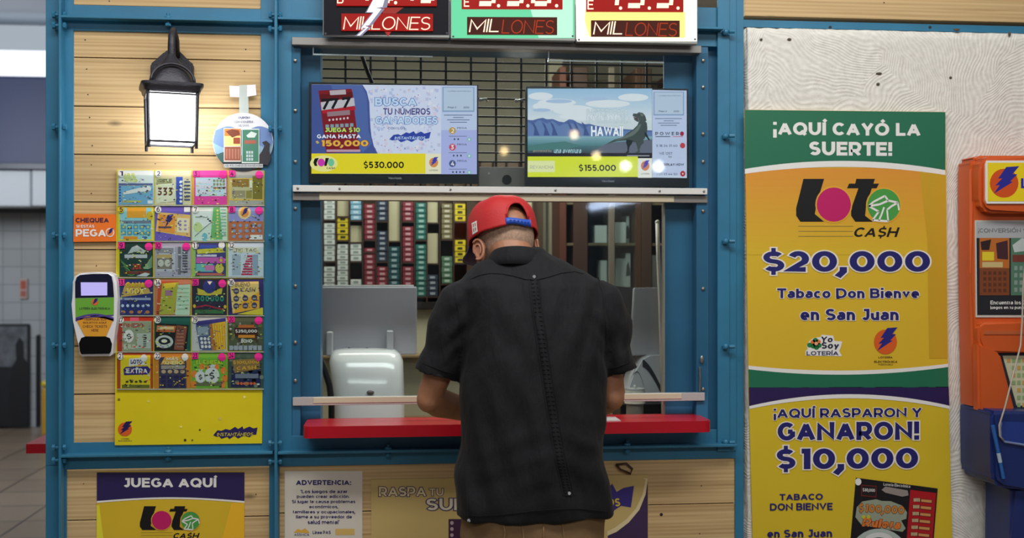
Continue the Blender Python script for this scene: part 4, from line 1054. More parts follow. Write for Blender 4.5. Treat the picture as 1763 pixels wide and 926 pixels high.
def t22(a):
    a.rect(2, 2, 98, 98, c_(220, 140, 50)); a.rect(14, 14, 88, 98, c_(70, 66, 90), 2); a.poly([(30, 14), (70, 12), (84, 32), (18, 34)], c_(230, 170, 60), 3); a.text('MÁS', 34, 12, 66, 22, CW, 4, .05); a.text('DINERO', 24, 24, 78, 34, c_(250, 236, 170), 4, .05)
    a.rect(20, 36, 84, 46, c_(170, 160, 150), 3); grid(a, 18, 46, 86, 60, 4, 1, c_(206, 176, 140), 3, .75, True); grid(a, 18, 62, 86, 97, 4, 3, c_(44, 40, 90), 3, .8); a.ell(84, 14, 9, 10, CW, 6)
def t23(a):
    a.rect(2, 2, 98, 98, c_(120, 186, 60)); rr = random.Random(9)
    for k in range(9):
        t = 2 * pi * k / 9; a.poly([(50, 64), (50 + 60 * cos(t), 64 + 50 * sin(t)), (50 + 60 * cos(t + .35), 64 + 50 * sin(t + .35))], c_(240, 130, 40), 2) if 0 else None
    for x, y in ((8, 60), (90, 50), (94, 72), (30, 40), (70, 40), (6, 88), (88, 88), (50, 44)): a.ell(x, y, 8, 10, c_(242, 140, 60), 2)
    a.text('EL DINERAL', 14, 22, 90, 34, c_(196, 226, 60), 3, .05, halo=(c_(60, 120, 50), .02)); a.rect(14, 80, 86, 92, c_(110, 116, 80), 3)
    for x, y, s in ((26, 68, 15), (58, 64, 21)): a.ell(x, y, s, s * 1.05, c_(226, 228, 226), 4); a.poly([(x - s * .3, y - s), (x - s * .5, y - s * 1.4), (x + s * .5, y - s * 1.4), (x + s * .3, y - s)], c_(216, 220, 220), 4); a.text('$', x - s * .35, y - s * .5, x + s * .35, y + s * .55, c_(60, 66, 70), 5, .04)
def t24(a):
    a.rect(2, 2, 98, 98, c_(70, 90, 76)); a.poly([(12, 40), (94, 30), (92, 96), (10, 96)], c_(34, 40, 90), 2)
    for k in range(20): a.ell(6 + (k * 37 % 90), 8 + (k * 53 % 84), 6, 6, c_(*((80, 100, 80), (130, 140, 120))[k % 2]), 2 + (k % 2), 7)
    a.poly([(14, 22), (88, 18), (92, 46), (20, 58)], c_(150, 120, 70), 5); a.text('$100,000', 16, 24, 88, 36, c_(226, 170, 60), 6, .05, slope=-2); a.text('CASH', 26, 40, 80, 50, c_(226, 170, 60), 6, .05, slope=-3); a.rect(22, 60, 86, 72, c_(120, 130, 150), 6)
    for k in range(6): a.ell(30 + k * 9, 86, 4, 4, c_(226, 110, 60), 6, 9)
CX = [137.8, 181, 225, 267.2, 310]
ROWS = [(159.6, 193.2), (193.4, 227), (227.2, 261), (261.8, 297), (297.2, 331), (331.2, 366)]
TK = [(t1, (200, 206, 224), 'w', 'scratch ticket 1, pale blue and white, topmost at the left of the display'), (t2, (226, 210, 170), 'w', 'scratch ticket 2, tan and blue with the number 333'),
      (t3, (240, 150, 90), 'p', 'scratch ticket 3, bright pink with an orange edge in the top row'), (t4, (236, 180, 80), 'p', 'scratch ticket 4, grey and olive gold beneath the round card'),
      (t5, (236, 220, 90), 'y', 'scratch ticket 5, light blue with a thick yellow border'), (t6, (116, 96, 190), 'w', 'scratch ticket 6, violet with a tilted orange card and blue bolt'),
      (t7, (214, 230, 214), 'w', 'scratch ticket 7, pale white and green with a slanted green stripe'), (t8, (150, 150, 206), 'p', 'scratch ticket 8, lilac above and terracotta rows of spots below'),
      (t9, (236, 210, 40), 'p', 'scratch ticket 9, dark green jungle leaves with red 20X'), (t10, (176, 172, 190), 'p', 'scratch ticket 10, silver grey with two round dials'),
      (t11, (160, 196, 110), 'w', 'scratch ticket 11, purple with a yellow title and green left edge'), (t12, (206, 220, 230), 'w', 'scratch ticket 12, pale blue with a red stepped pyramid'),
      (t13, (38, 50, 116), 'p', 'scratch ticket 13, dark blue with golden title above coin discs'), (t14, (206, 128, 96), 'w', 'scratch ticket 14, terracotta with tilted mint green sheet'),
      (t15, (44, 40, 62), 'p', 'scratch ticket 15, nearly black with yellow wings and teal row'), (t16, (52, 44, 110), 'w', 'scratch ticket 16, navy with cream card of dark round spots'),
      (t17, (196, 56, 36), 'w', 'scratch ticket 17, red border around a grey green field'), (t18, (30, 96, 84), 'w', 'scratch ticket 18, tilted black card with white wheel, brown column'),
      (t19, (206, 206, 204), 'w', 'scratch ticket 19, tilted blue card with a broad golden panel'), (t20, (90, 96, 70), 'p', 'scratch ticket 20, mossy banknote pattern with white $250,000'),
      (t21, (196, 76, 40), 'w', 'scratch ticket 21, yellow in a red frame with purple EXTRA banner'), (t22, (220, 140, 50), 'w', 'scratch ticket 22, orange border around a dark violet grid'),
      (t23, (120, 186, 60), 'p', 'scratch ticket 23, lime green with two white money bags'), (t24, (70, 90, 76), 'p', 'scratch ticket 24, dark green and navy with golden letters, bottom right')]
for k, (fn, base, st, lab) in enumerate(TK):
    r, c = divmod(k, 4)
    sh = -0.9 * (r / 5.0) * (1 if c < 4 else 0)
    card(k + 1, CX[c] + sh, ROWS[r][0] - c * 0.15 * (1 if r > 3 else 0), CX[c + 1] + sh - 0.4, ROWS[r][1] - c * 0.15 * (1 if r > 3 else 0), base, lab, fn, st)
# clear pocket fronts of the display, one per row
for r, (y0, y1) in enumerate(ROWS):
    sh = -0.9 * (r / 5.0)
    bm = bmesh.new(); prism(bm, [(CX[0] + sh, y0 + 5), (CX[4] + sh, y0 + 5), (CX[4] + sh, y1 + 0.6), (CX[0] + sh, y1 + 0.6)], -0.0108, -0.0106)
    mk('pocket', bm, FILM, dsp)
    bm = bmesh.new(); prism(bm, [(CX[0] + sh, y1 - 0.15), (CX[4] + sh, y1 - 0.15), (CX[4] + sh, y1 + 0.35), (CX[0] + sh, y1 + 0.35)], -0.0109, -0.0043)
    mk('pocket_lip', bm, ACRYLEDGE, dsp)

# ------------------------------------------------------------------ orange CHEQUEA sign and the ticket checker
bm = bmesh.new(); prism(bm, [(86.5, 201), (136, 201.5), (136.3, 227), (86, 227.5)], -0.004, -0.0003)
o = tag(mk('check_sign', bm, ORANGE), 'small orange CHEQUEA SI ESTÁS PEGAO sign left of the tickets', 'sign')
a = Art(-0.0046, T=Z(80, 150, 7.2))
a.text('CHEQUEA', 62, 395, 342, 428, mat((60, 36, 70), 0.5), 1, .04); a.text('SI ESTÁS', 66, 437, 220, 462, WHITE, 1, .03); a.text('PEGA', 62, 472, 318, 522, WHITE, 1, .045)
a.ell(352, 494, 36, 30, WHITE, 1); emblem(a, 352, 494, 29, 24, mat((238, 130, 50), 0.4), INK, 2)
a.done('print', o)

ck = thing('ticket_checker', 'white handheld style ticket checker with lilac screen on the planks', 'scanner', P(110, 335, -0.03))
T5 = Z(80, 250, 7.2)
outl = [(95, 50), (200, 42), (340, 42), (388, 60), (405, 110), (414, 250), (410, 360), (385, 500), (372, 595), (352, 612), (110, 614), (92, 598), (75, 500), (40, 370), (28, 260), (34, 110), (52, 70)]
bm = bmesh.new(); prism(bm, [T5(*p) for p in outl], -0.042, -0.0003)
bmesh.ops.bevel(bm, geom=[e for e in bm.edges if abs(e.verts[0].co.y - e.verts[1].co.y) < 1e-5 and e.verts[0].co.y < -0.03], offset=0.006, segments=3, affect='EDGES')
mk('case', bm, mat((232, 232, 236), 0.3), ck)
a = Art(-0.0428, T=T5)
a.poly([(100, 62), (210, 55), (335, 55), (366, 72), (378, 120), (386, 212), (58, 218), (58, 110), (72, 76)], mat((22, 26, 52), 0.25), 1)
a.strip([(58, 220), (386, 214)], [(62, 350), (384, 330)], mat((110, 176, 62), 0.35), 1)
top = [(62 + k * 32.2, 350 - 26 * sin(pi * k / 10)) for k in range(11)]
a.strip(top, [(x, y + 26) for x, y in top], mat((84, 70, 150), 0.35), 2)
a.poly([(x, y + 12) for x, y in top] + [(372, 380), (320, 478), (140, 478), (76, 380)], mat((226, 160, 52), 0.35), 2)
a.poly([(66, 352), (384, 332), (384, 338), (70, 358)], mat((84, 70, 150), 0.35), 3)
emblem(a, 224, 246, 28, 22, mat((226, 110, 60), 0.35), mat((40, 40, 110), 0.35), 3)
a.text('LOTERÍA ELECTRÓNICA', 92, 278, 352, 296, mat((30, 60, 50), 0.5), 3, .02)
for s_, y, x0, x1 in (('VERIFIQUE SUS', 362, 130, 320), ('BOLETOS AQUÍ', 383, 126, 322), ('CHECK TICKETS', 410, 122, 328), ('HERE', 436, 194, 254)):
    a.text(s_, x0, y - 8, x1, y + 9, mat((110, 60, 30), 0.5), 3, .015)
a.done('face_print', ck)
bm = bmesh.new(); prism(bm, [T5(*p) for p in [(105, 112), (328, 112), (328, 200), (108, 202)]], -0.0442, -0.042)
mk('screen', bm, mat((196, 186, 255), 0.3, emit=1.0), ck)
bm = bmesh.new(); prism(bm, [T5(*p) for p in [(110, 488), (150, 478), (310, 478), (350, 490), (368, 530), (360, 580), (345, 595), (110, 598), (98, 580), (90, 525)]], -0.0445, -0.042)
mk('scan_window', bm, GLOSSBLACK, ck)

# ------------------------------------------------------------------ posters below the counter line
bm = bmesh.new(); prism(bm, [(113.6, 443.5), (286.5, 443.5), (286, 615), (112.5, 615)], 0.005, 0.0067)
o = tag(mk('play_poster', bm, YEL), 'dark blue topped yellow JUEGA AQUÍ poster below the ticket display', 'poster')
a = Art(0.0047, T=Z(50, 400, 4.52))
X = [287 + 782 * k / 24 for k in range(25)]
a.strip([(x, 200) for x in X], [(x, 322 - 16 * sin(pi * (x - 287) / 782)) for x in X], mat((44, 36, 88), 0.35), 2)
a.strip([(x, 322 - 16 * sin(pi * (x - 287) / 782)) for x in X], [(x, 330 - 17 * sin(pi * (x - 287) / 782)) for x in X], WHITE, 2)
a.poly([(1000, 330), (1066, 330), (1066, 860), (700, 860), (900, 640)], mat((244, 190, 44), 0.35), 1); a.poly([(286, 340), (300, 340), (340, 600), (480, 860), (284, 860)], mat((236, 226, 60), 0.35), 1)
a.done('banner', o)
a = Art(0.0047, T=Z(50, 400, 4.52)); a.text('JUEGA AQUÍ', 430, 212, 926, 266, WHITE, 4, .05); a.done('lettering', o)
a = Art(0.0047, T=Z(50, 400, 4.52)); loto(a, 515, 344, 832, 484, 3); a.done('logo', o)

bm = bmesh.new(); prism(bm, [(333.6, 443), (424.6, 443), (424.6, 560), (333.6, 560)], 0.004, 0.0066)
o = tag(mk('warning_notice', bm, mat((226, 220, 208), 0.5)), 'cream paper ADVERTENCIA notice below the left end of the red counter', 'notice')
a = Art(0.0036, T=Z(50, 400, 4.52))
a.text('ADVERTENCIA:', 1342, 233, 1634, 254, INK, 1, .05)
for s_, x0, x1, y in (('"Los juegos de azar', 1366, 1612, 283), ('pueden crear adicción.', 1346, 1626, 304), ('Si jugar le causa problemas', 1320, 1656, 326), ('económicos,', 1412, 1566, 348), ('familiares y ocupacionales,', 1326, 1656, 370), ('llame a su proveedor de', 1342, 1638, 391), ('salud mental"', 1404, 1572, 412)):
    a.text(s_, x0, y - 9, x1, y + 8, INK, 1, .025)
a.text('Línea PAS', 1430, 448, 1526, 462, INK, 1, .03); a.rect(1550, 440, 1652, 466, mat((226, 190, 110), 0.5), 1); a.poly([(1330, 456), (1350, 440), (1370, 446), (1390, 438), (1410, 452), (1410, 458)], mat((230, 180, 70), 0.5), 1); a.text('ASSMCA', 1332, 460, 1412, 470, INK, 1, .0)
a.done('lettering', o)

bm = bmesh.new(); prism(bm, [(435, 451), (759.5, 446.5), (759.5, 600), (435, 604)], 0.002, 0.0066)
o = tag(mk('promo_board', bm, mat((206, 182, 118), 0.35)), 'tan RASPA TU SUERTE board on the planks behind the man', 'sign')
a = Art(0.0016, T=Z(420, 400, 3.833))
OUT = (mat((52, 46, 104), 0.4), .034)
TANM = mat((228, 212, 168), 0.4)
a.text('RASPA', 92, 222, 304, 256, TANM, 2, .03, halo=OUT); a.text('TU', 318, 228, 382, 254, TANM, 2, .03, halo=OUT); a.text('SUERTE', 306, 264, 660, 306, mat((226, 216, 190), 0.4), 2, .03, halo=OUT)
PUR = mat((64, 44, 84), 0.35)
curve = [(1300 - 190 * sin(pi / 2 * k / 10), 208 + 200 * (1 - cos(pi / 2 * k / 10)) ) for k in range(11)]
a.poly([(1300, 196), (1290, 250), (1262, 305), (1215, 350), (1160, 384), (1120, 398), (1120, 800), (1300, 800)], PUR, 1)
a.poly([(1278, 190), (1290, 196), (1276, 250), (1248, 298), (1205, 338), (1150, 370), (1118, 382), (1118, 398), (1160, 384), (1215, 350), (1262, 305), (1290, 250), (1301, 192)], mat((232, 216, 170), 0.4), 2)
a.poly([(1010, 240), (1080, 220), (1115, 234), (1140, 210), (1160, 240), (1190, 226), (1238, 218), (1224, 296), (1180, 290), (1150, 306), (1140, 322), (1100, 310), (1010, 320)], mat((56, 44, 130), 0.4), 2)
a.text('INSTANTÁNEOS', 830, 262, 1176, 300, mat((226, 196, 60), 0.4), 3, .04, slope=-8)
a.rect(405, 338, 470, 480, mat((70, 40, 70), 0.4), 1); [a.ell(420, 352 + 22 * k, 8, 7, mat((190, 170, 170), 0.4), 2, 10) for k in range(3)]
a.done('print', o)
# ------------------------------------------------------------------ three lit jackpot signs above the window
SY = -0.065
LED = mat((255, 120, 60), 0.5, emit=1.5)
LEDW = mat((255, 222, 196), 0.5, emit=1.7)
LEDDIM = mat((206, 66, 26), 0.5, emit=0.8)
LEDBOX = mat((184, 16, 8), 0.4, emit=0.9)
LEDBOXDIM = mat((96, 30, 10), 0.4, emit=0.6)
T7 = Z(320, 0, 3.148)
def seg7(a, ch, x0, y0, x1, y1, m, L):
    w, h = x1 - x0, y1 - y0; t = 0.20 * w
    S = {'a': (x0 + t, y0, x1 - t, y0 + t), 'g': (x0 + t, y0 + h / 2 - t / 2, x1 - t, y0 + h / 2 + t / 2), 'd': (x0 + t, y1 - t, x1 - t, y1),
         'f': (x0, y0 + t * .6, x0 + t, y0 + h / 2), 'b': (x1 - t, y0 + t * .6, x1, y0 + h / 2), 'e': (x0, y0 + h / 2, x0 + t, y1 - t * .6), 'c': (x1 - t, y0 + h / 2, x1, y1 - t * .6)}
    on = {'0': 'abcdef', '1': 'bc', '3': 'abcdg', '5': 'acdfg', '4': 'bcfg', '2': 'abged', '9': 'abcdfg', '7': 'abc'}[ch]
    for k in on:
        q = S[k]; sh = lambda y: (y1 - y) * 0.12
        a.poly([(q[0] + sh(q[1]), q[1]), (q[2] + sh(q[1]), q[1]), (q[2] + sh(q[3]), q[3]), (q[0] + sh(q[3]), q[3])], m, L)
def jackpot(x0, x1, yb, face, label, digits, dx, word, wx, wy, deco):
    """x0,x1: photo columns; yb: lower edge; the sign is about a quarter metre tall"""
    xm = (x0 + x1) / 2
    A, B, zb = P(x0, 20, SY).x, P(x1, 20, SY).x, P(xm, yb, SY).z
    o = thing('jackpot_sign', label, 'sign', ((A + B) / 2, SY + 0.05, zb), 'lit jackpot signs above the service window')
    bm = bmesh.new(); add_box(bm, A + 0.001, B - 0.001, SY, -0.0405, zb, zb + 0.30, 0, 0.002, 1); mk('case', bm, mat((150, 154, 152), 0.4), o)
    a = Art(SY - 0.0005, T=T7); s = 3.148
    a.poly([((x0 - 320) * s + 4, -110), ((x1 - 320) * s - 4, -110), ((x1 - 320) * s - 4, yb * s - 5), ((x0 - 320) * s + 4, yb * s - 5)], face, 0)
    deco(a)
    for q in ((x0 + 3.5, yb - 3.5), (x1 - 3.5, yb - 3.5)): a.ell((q[0] - 320) * s, (q[1] + (0.4 if q[0] < xm else 0)) * s, 4, 3.2, mat((60, 64, 66), 0.4), 3, 10)
    a.done('face', o)
    return o
def disp(o, x0, y0, x1, y1, m):
    bm = bmesh.new(); prism(bm, [T7(x0, y0), T7(x1, y0 + 1), T7(x1, y1 + 1), T7(x0, y1)], SY - 0.008, SY)
    return mk('led_display', bm, m, o)
def leds(parent, fn):
    a = Art(SY - 0.0085, T=T7); fn(a); a.done('led_digits', parent)
def bolt_deco(a):
    a.poly([(412, 94), (436, 94), (424, 108)], mat((220, 60, 60), 0.4, emit=0.7), 2)
    a.poly([(404, 22), (482, 22), (452, 40), (404, 40)], mat((214, 70, 60), 0.4, emit=0.6), 1)
o = jackpot(378, 527.2, 34.6, mat((16, 16, 26), 0.35, spec=0.15), 'black faced lit jackpot sign with a white lightning bolt', '42', 0, 0, 0, 0, bolt_deco)
d = disp(o, 234, -86, 604, 16, LEDBOX)
leds(d, lambda a: ([seg7(a, c, x, -74, x + 62, 9, LEDW, 1) for c, x in (('1', 290), ('5', 380), ('4', 456), ('5', 532))], a.ell(452, 8, 6, 5, LEDW, 1), a.text('B', 236, -16, 260, 10, LEDW, 1, .0)))
d = disp(o, 252, 40, 590, 90, LEDBOX)
leds(d, lambda a: a.text('MILLONES', 258, 48, 580, 87, LEDW, 1, -.03, .14, slope=2))
a = Art(SY - 0.0100, T=T7)
a.poly([(418, -70), (446, -70), (420, 22), (388, 26), (412, 26), (364, 76), (346, 78), (362, 80), (326, 107), (302, 107), (336, 82), (318, 84), (366, 38), (340, 38)], mat((176, 176, 206), 0.3, emit=0.7), 0)
a.poly([(412, -70), (434, -70), (404, 20), (376, 24), (400, 26), (354, 74), (336, 77), (352, 80), (320, 105), (310, 105), (344, 82), (326, 82), (372, 36), (346, 36)], mat((255, 252, 255), 0.3, emit=1.5), 1)
a.done('lightning_bolt', o)
o = jackpot(527.6, 674.6, 37.5, mat((120, 238, 180), 0.3, emit=1.0), 'mint green lit jackpot sign, middle one of the three', '', 0, 0, 0, 0,
            lambda a: (a.poly([(900, -110), (1106, -110), (1106, 112), (980, 112)], mat((196, 255, 224), 0.3, emit=1.15), 1),))
d = disp(o, 696, -86, 1068, 26, LEDBOX)
leds(d, lambda a: ([seg7(a, c, x, -70, x + 74, 18, LEDW, 1) for c, x in (('3', 745), ('3', 848), ('0', 950))], [a.ell(x, 17, 6, 5, LEDW, 1) for x in (832, 940, 1046)], a.text('E', 704, -8, 724, 20, LEDW, 1, .0)))
d = disp(o, 716, 50, 1048, 102, LEDBOXDIM)
leds(d, lambda a: (a.text('MIL', 722, 56, 832, 95, LEDW, 1, -.025, .14), a.text('LONES', 842, 58, 1036, 99, LEDDIM, 1, -.03, .14, slope=2)))
o = jackpot(675, 818, 40.5, mat((255, 250, 226), 0.3, emit=1.7), 'bright white and yellow lit jackpot sign at the right end', '', 0, 0, 0, 0,
            lambda a: (a.poly([(1116, -110), (1160, -110), (1150, 60), (1170, 116), (1118, 116)], mat((255, 252, 240), 0.3, emit=2.0), 1), a.poly([(1150, 28), (1520, 36), (1520, 112), (1150, 108)], mat((255, 238, 140), 0.3, emit=1.3), 1)))
d = disp(o, 1156, -86, 1514, 34, LEDBOX)
leds(d, lambda a: ([seg7(a, c, x, -66, x + 74, 24, LEDW, 1) for c, x in (('1', 1200), ('3', 1294), ('3', 1400))], [a.ell(x, 24, 6, 5, LEDW, 1) for x in (1282, 1388, 1494)], a.text('E', 1160, 0, 1182, 28, LEDW, 1, .0)))
d = disp(o, 1174, 60, 1500, 108, LEDBOXDIM)
leds(d, lambda a: (a.text('MIL', 1180, 63, 1288, 102, LEDW, 1, -.025, .14), a.text('LONES', 1298, 66, 1490, 106, LEDDIM, 1, -.03, .14, slope=2)))

# ------------------------------------------------------------------ two flat screens behind the upper pane
E = lambda r, g, b, s=1.0: mat((r, g, b), 0.4, emit=s)
TVY = 0.02
def tv(label, q, scr, logo):
    """q: outer corners of the bezel; scr: corners of the lit panel (photo coordinates)"""
    xs = [p[0] for p in q]; ys = [p[1] for p in q]
    xm = sum(xs) / 4
    o = thing('flat_screen', label, 'screen', P(xm, max(ys), TVY + 0.02))
    bm = bmesh.new()
    fs = prism(bm, q, TVY, TVY + 0.025)
    bmesh.ops.inset_region(bm, faces=[fs[0]], thickness=0.001, depth=0.0)
    mk('bezel', bm, mat((22, 24, 30), 0.3), o)
    bm = bmesh.new(); prism(bm, [(xm - 45, max(ys) - 60), (xm + 45, max(ys) - 60), (xm + 45, max(ys) - 8), (xm - 45, max(ys) - 8)], TVY + 0.025, TVY + 0.035); mk('rear_cover', bm, mat((20, 20, 22), 0.5), o)
    a = Art(TVY - 0.0006); a.text('ViewSonic', logo[0], logo[1], logo[2], logo[3], mat((150, 150, 160), 0.4), 1, .02); a.done('maker_mark', o)
    bm = bmesh.new(); cyl(bm, P(xm, min(ys) + 10, TVY + 0.025), (0, 1, 0), 0.015, 0.185, 10); mk('wall_mount', bm, BLACK, o)
    return o
def side_panel(a, rows):
    a.rect(1338, 85, 1674, 752, E(186, 192, 246, .95), 1); a.rect(1338, 85, 1674, 420, E(206, 218, 250, .95), 2); a.rect(1350, 95, 1650, 282, E(150, 176, 214, .9), 3); a.rect(1360, 100, 1640, 272, E(200, 216, 238, .95), 4)
    a.text('LOTERÍA ELECTRÓNICA', 1400, 120, 1622, 130, E(120, 130, 160), 5); a.text('Pega 2', 1400, 242, 1480, 256, E(70, 80, 110), 5); a.text('20:00', 1545, 242, 1602, 256, E(70, 80, 110), 5)
    for k, (x0, x1) in enumerate(((1365, 1630), (1450, 1550), (1395, 1605), (1420, 1580))): a.rect(x0, 304 + k * 18, x1, 309 + k * 18, E(96, 106, 140, .9), 5)

o = tv('left flat screen behind the glass showing BUSCA TU NÚMEROS GANADORES', [(362, 77), (560.5, 80), (560.5, 172.5), (361.5, 172)], None, (455, 166.4, 471, 168.6))
a = Art(TVY - 0.0006, T=Z(350, 70, 8.014))
a.poly([(120, 75), (1674, 85), (1674, 752), (120, 748)], E(222, 226, 250, 1.0), 0)
rr = random.Random(3)
for k in range(220):
    x, y = rr.uniform(640, 1315), rr.uniform(90, 580); c = rr.choice(((196, 204, 240), (238, 236, 252), (206, 206, 236), (232, 216, 236)))
    s = rr.uniform(8, 26); a.rect(x, y, min(x + s * 1.2, 1330), y + s, E(*c, .98), 1 + k % 3)
for k in range(34):
    x, y = rr.uniform(690, 1310), rr.uniform(100, 580); c = rr.choice(((150, 140, 210), (226, 150, 190), (140, 170, 220), (226, 196, 140)))
    a.ell(x, y, 6, 5, E(*c, .9), 5, 8)
a.poly([(120, 76), (600, 79), (640, 130), (664, 210), (668, 300), (674, 400), (684, 470), (706, 540), (745, 600), (120, 600)], E(78, 96, 168, .85), 6)
a.poly([(300, 78), (590, 80), (640, 160), (655, 420), (690, 520), (600, 590), (450, 350)], E(92, 116, 186, .85), 7)
a.poly([(186, 122), (498, 108), (572, 582), (258, 592)], E(150, 24, 40, .8), 8)
a.poly([(196, 150), (505, 132), (512, 170), (202, 190)], E(120, 14, 24, .7), 9); a.poly([(290, 122), (440, 114), (446, 150), (296, 156)], E(206, 190, 196, .9), 10)
a.poly([(206, 210), (520, 176), (528, 236), (216, 274)], E(214, 206, 214, .9), 9)
for x in (210, 290, 405): a.text('7', x, 178 + (290 - x) * .06, x + 90, 262 + (290 - x) * .06, E(24, 20, 40, .5), 11, .05, .1)
a.poly([(218, 270), (530, 240), (534, 268), (226, 296)], E(196, 30, 50, .9), 10); a.poly([(266, 284), (480, 268), (484, 304), (270, 318)], E(176, 140, 150, .8), 11)
for k in range(6): a.ell(290 + k * 34, 344 - k * 3, 10, 9, E(236, 220, 224, .9), 11, 8); a.rect(252 + k * 46, 378 - k * 2, 284 + k * 46, 404 - k * 2, E(150, 176, 190, .85), 11)
H = lambda r, g, b: (E(r, g, b, .8), .03)
a.text('JUEGA $10', 248, 396, 576, 440, E(206, 236, 90, 1.0), 13, .05, .0, H(60, 60, 120)); a.text('GANA HASTA', 172, 452, 584, 482, E(240, 244, 255, 1.05), 13, .05, .0, H(60, 60, 130))
a.text('$', 160, 500, 192, 522, E(246, 206, 80, 1.05), 13, .05); a.text('150,000', 216, 496, 654, 556, E(246, 190, 70, 1.0), 13, .06, .0, H(150, 60, 90))
a.rect(262, 566, 580, 584, E(214, 170, 190, .9), 12)
W_ = E(206, 230, 255, 1.0)
a.text('BUSCA', 716, 176, 1108, 236, W_, 8, .05, .0, (E(86, 120, 206, .8), .03)); a.text('TU NÚMEROS', 794, 240, 1236, 304, E(78, 72, 150, .8), 8, .03); a.text('GANADORES', 722, 318, 1306, 374, W_, 8, .05, .0, (E(86, 120, 206, .8), .03))
a.text('CON LOS', 836, 397, 1002, 414, E(110, 116, 180, .8), 8, .03)
a.poly([(850, 490), (890, 456), (935, 450), (960, 460), (1010, 436), (1040, 444), (1080, 428), (1100, 448), (1150, 430), (1180, 446), (1242, 432), (1226, 482), (1190, 486), (1160, 500), (1110, 488), (1060, 510), (1020, 494), (960, 512), (930, 492), (880, 498)], E(56, 80, 190, .8), 8)
a.text('INSTANTÁNEOS', 900, 462, 1190, 490, E(206, 226, 255, 1.0), 9, .03, .2)
a.rect(120, 596, 1190, 748, E(248, 226, 40, 1.0), 8); a.rect(1190, 598, 1336, 750, E(250, 240, 206, 1.0), 8)
a.ell(236, 672, 130, 62, E(250, 240, 150, 1.0), 9, 24); a.text('$530.000', 610, 650, 988, 714, E(34, 34, 26, .3), 10, .04)
loto_m = [E(30, 30, 34, .3)]
a.ell(212, 664, 34, 30, E(232, 60, 196, .9), 12); a.poly([(150, 634), (190, 628), (168, 668), (176, 690), (150, 690), (138, 664)], loto_m[0], 11); a.poly([(252, 630), (286, 630), (276, 650), (262, 690), (240, 690), (246, 660)], loto_m[0], 11); a.ell(304, 664, 30, 30, E(130, 214, 170, .9), 11); a.text('CASH', 262, 698, 342, 714, E(90, 90, 80, .6), 11, .03)
emblem(a, 1268, 664, 42, 36, E(236, 150, 80, .95), E(70, 70, 190, .9), 10); a.text('LOTERÍA', 1226, 714, 1310, 728, E(120, 110, 130, .8), 10, .01)
side_panel(a, 0)
for y, n, c in ((424, '2', (214, 170, 70)), (548, '3', (226, 80, 110)), (672, '4', (80, 96, 150))):
    a.ell(1444, y, 32, 26, E(*c, .9), 6, 18); a.text(n, 1428, y - 17, 1460, y + 17, E(250, 246, 250), 7, .03); a.text('PEGA', 1488, y - 27, 1580, y - 14, E(80, 90, 120, .8), 6, .01); a.rect(1410, y + 40, 1580, y + 44, E(120, 126, 160, .8), 6)
    for k in range(int(n)): a.ell(1480 + k * 34 - int(n) * 8, y + 64, 8, 8, E(70, 80, 110, .8), 6, 8)
    a.ell(1602, y + 66, 17, 15, E(110, 206, 170, .9), 6, 14); a.ell(1602, y + 66, 11, 10, E(226, 236, 250, .95), 7, 12)
a.done('picture', o)

o = tv('right flat screen behind the glass showing a HAWAII promotion', [(616.5, 81), (806.5, 83.5), (807.5, 176), (615.5, 175)], None, (705, 169.2, 720, 171.4))
a = Art(TVY - 0.0006, T=Z(605, 75, 8.395))
def bands(y0, y1, c0, c1, n, L=1, x0=112, x1=1336):
    for k in range(n):
        t = (k + .5) / n; a.rect(x0, y0 + (y1 - y0) * k / n, x1, y0 + (y1 - y0) * (k + 1) / n, E(*[int(c0[i] + (c1[i] - c0[i]) * t) for i in range(3)], .95), L)
bands(70, 320, (168, 206, 240), (232, 240, 246), 12)
a.rect(112, 320, 1336, 450, E(224, 234, 240, .95), 1)
for cx_, cy_, rx_, ry_ in ((400, 180, 190, 30), (300, 210, 140, 34), (560, 240, 200, 40), (900, 190, 220, 30), (1150, 140, 150, 30), (240, 130, 120, 30), (720, 290, 300, 34)): a.ell(cx_, cy_, rx_, ry_, E(238, 243, 250, .97), 2, 20)
for cx_, cy_, rx_, ry_ in ((420, 170, 130, 16), (250, 240, 90, 14), (780, 150, 130, 14)): a.ell(cx_, cy_, rx_, ry_, E(186, 208, 240, .95), 3, 16)
mt = [(112, 316), (160, 320), (220, 306), (262, 300), (300, 312), (360, 310), (420, 330), (470, 336), (520, 312), (560, 316), (600, 336), (660, 352), (720, 348), (780, 362), (860, 372), (960, 384), (1100, 392), (1336, 400)]
a.strip(mt, [(x, 450) for x, _ in mt], E(98, 124, 188, .8), 4)
a.strip([(x, y + 24 + 14 * sin(x * .05)) for x, y in mt], [(x, 452) for x, _ in mt], E(120, 150, 206, .8), 5)
for x0 in (150, 250, 330, 500, 560, 640): a.poly([(x0, 330), (x0 + 34, 352), (x0 + 80, 440), (x0 + 20, 440), (x0 + 30, 390)], E(84, 108, 170, .75), 6)
bands(446, 520, (150, 190, 206), (92, 140, 150), 5, 7); bands(520, 580, (84, 130, 140), (70, 84, 96), 4, 7)
a.poly([(760, 560), (900, 500), (1336, 470), (1336, 600), (700, 600)], E(124, 130, 150, .75), 8); a.poly([(112, 520), (300, 500), (480, 486), (640, 520), (500, 548), (112, 560)], E(96, 150, 150, .75), 8)
a.rect(112, 578, 1336, 612, E(60, 58, 74, .5), 9); a.text('powered by', 168, 552, 350, 574, E(206, 186, 160, .7), 9, .02); a.text('una aventura', 370, 546, 640, 580, E(190, 226, 236, .9), 9, .02, .2)
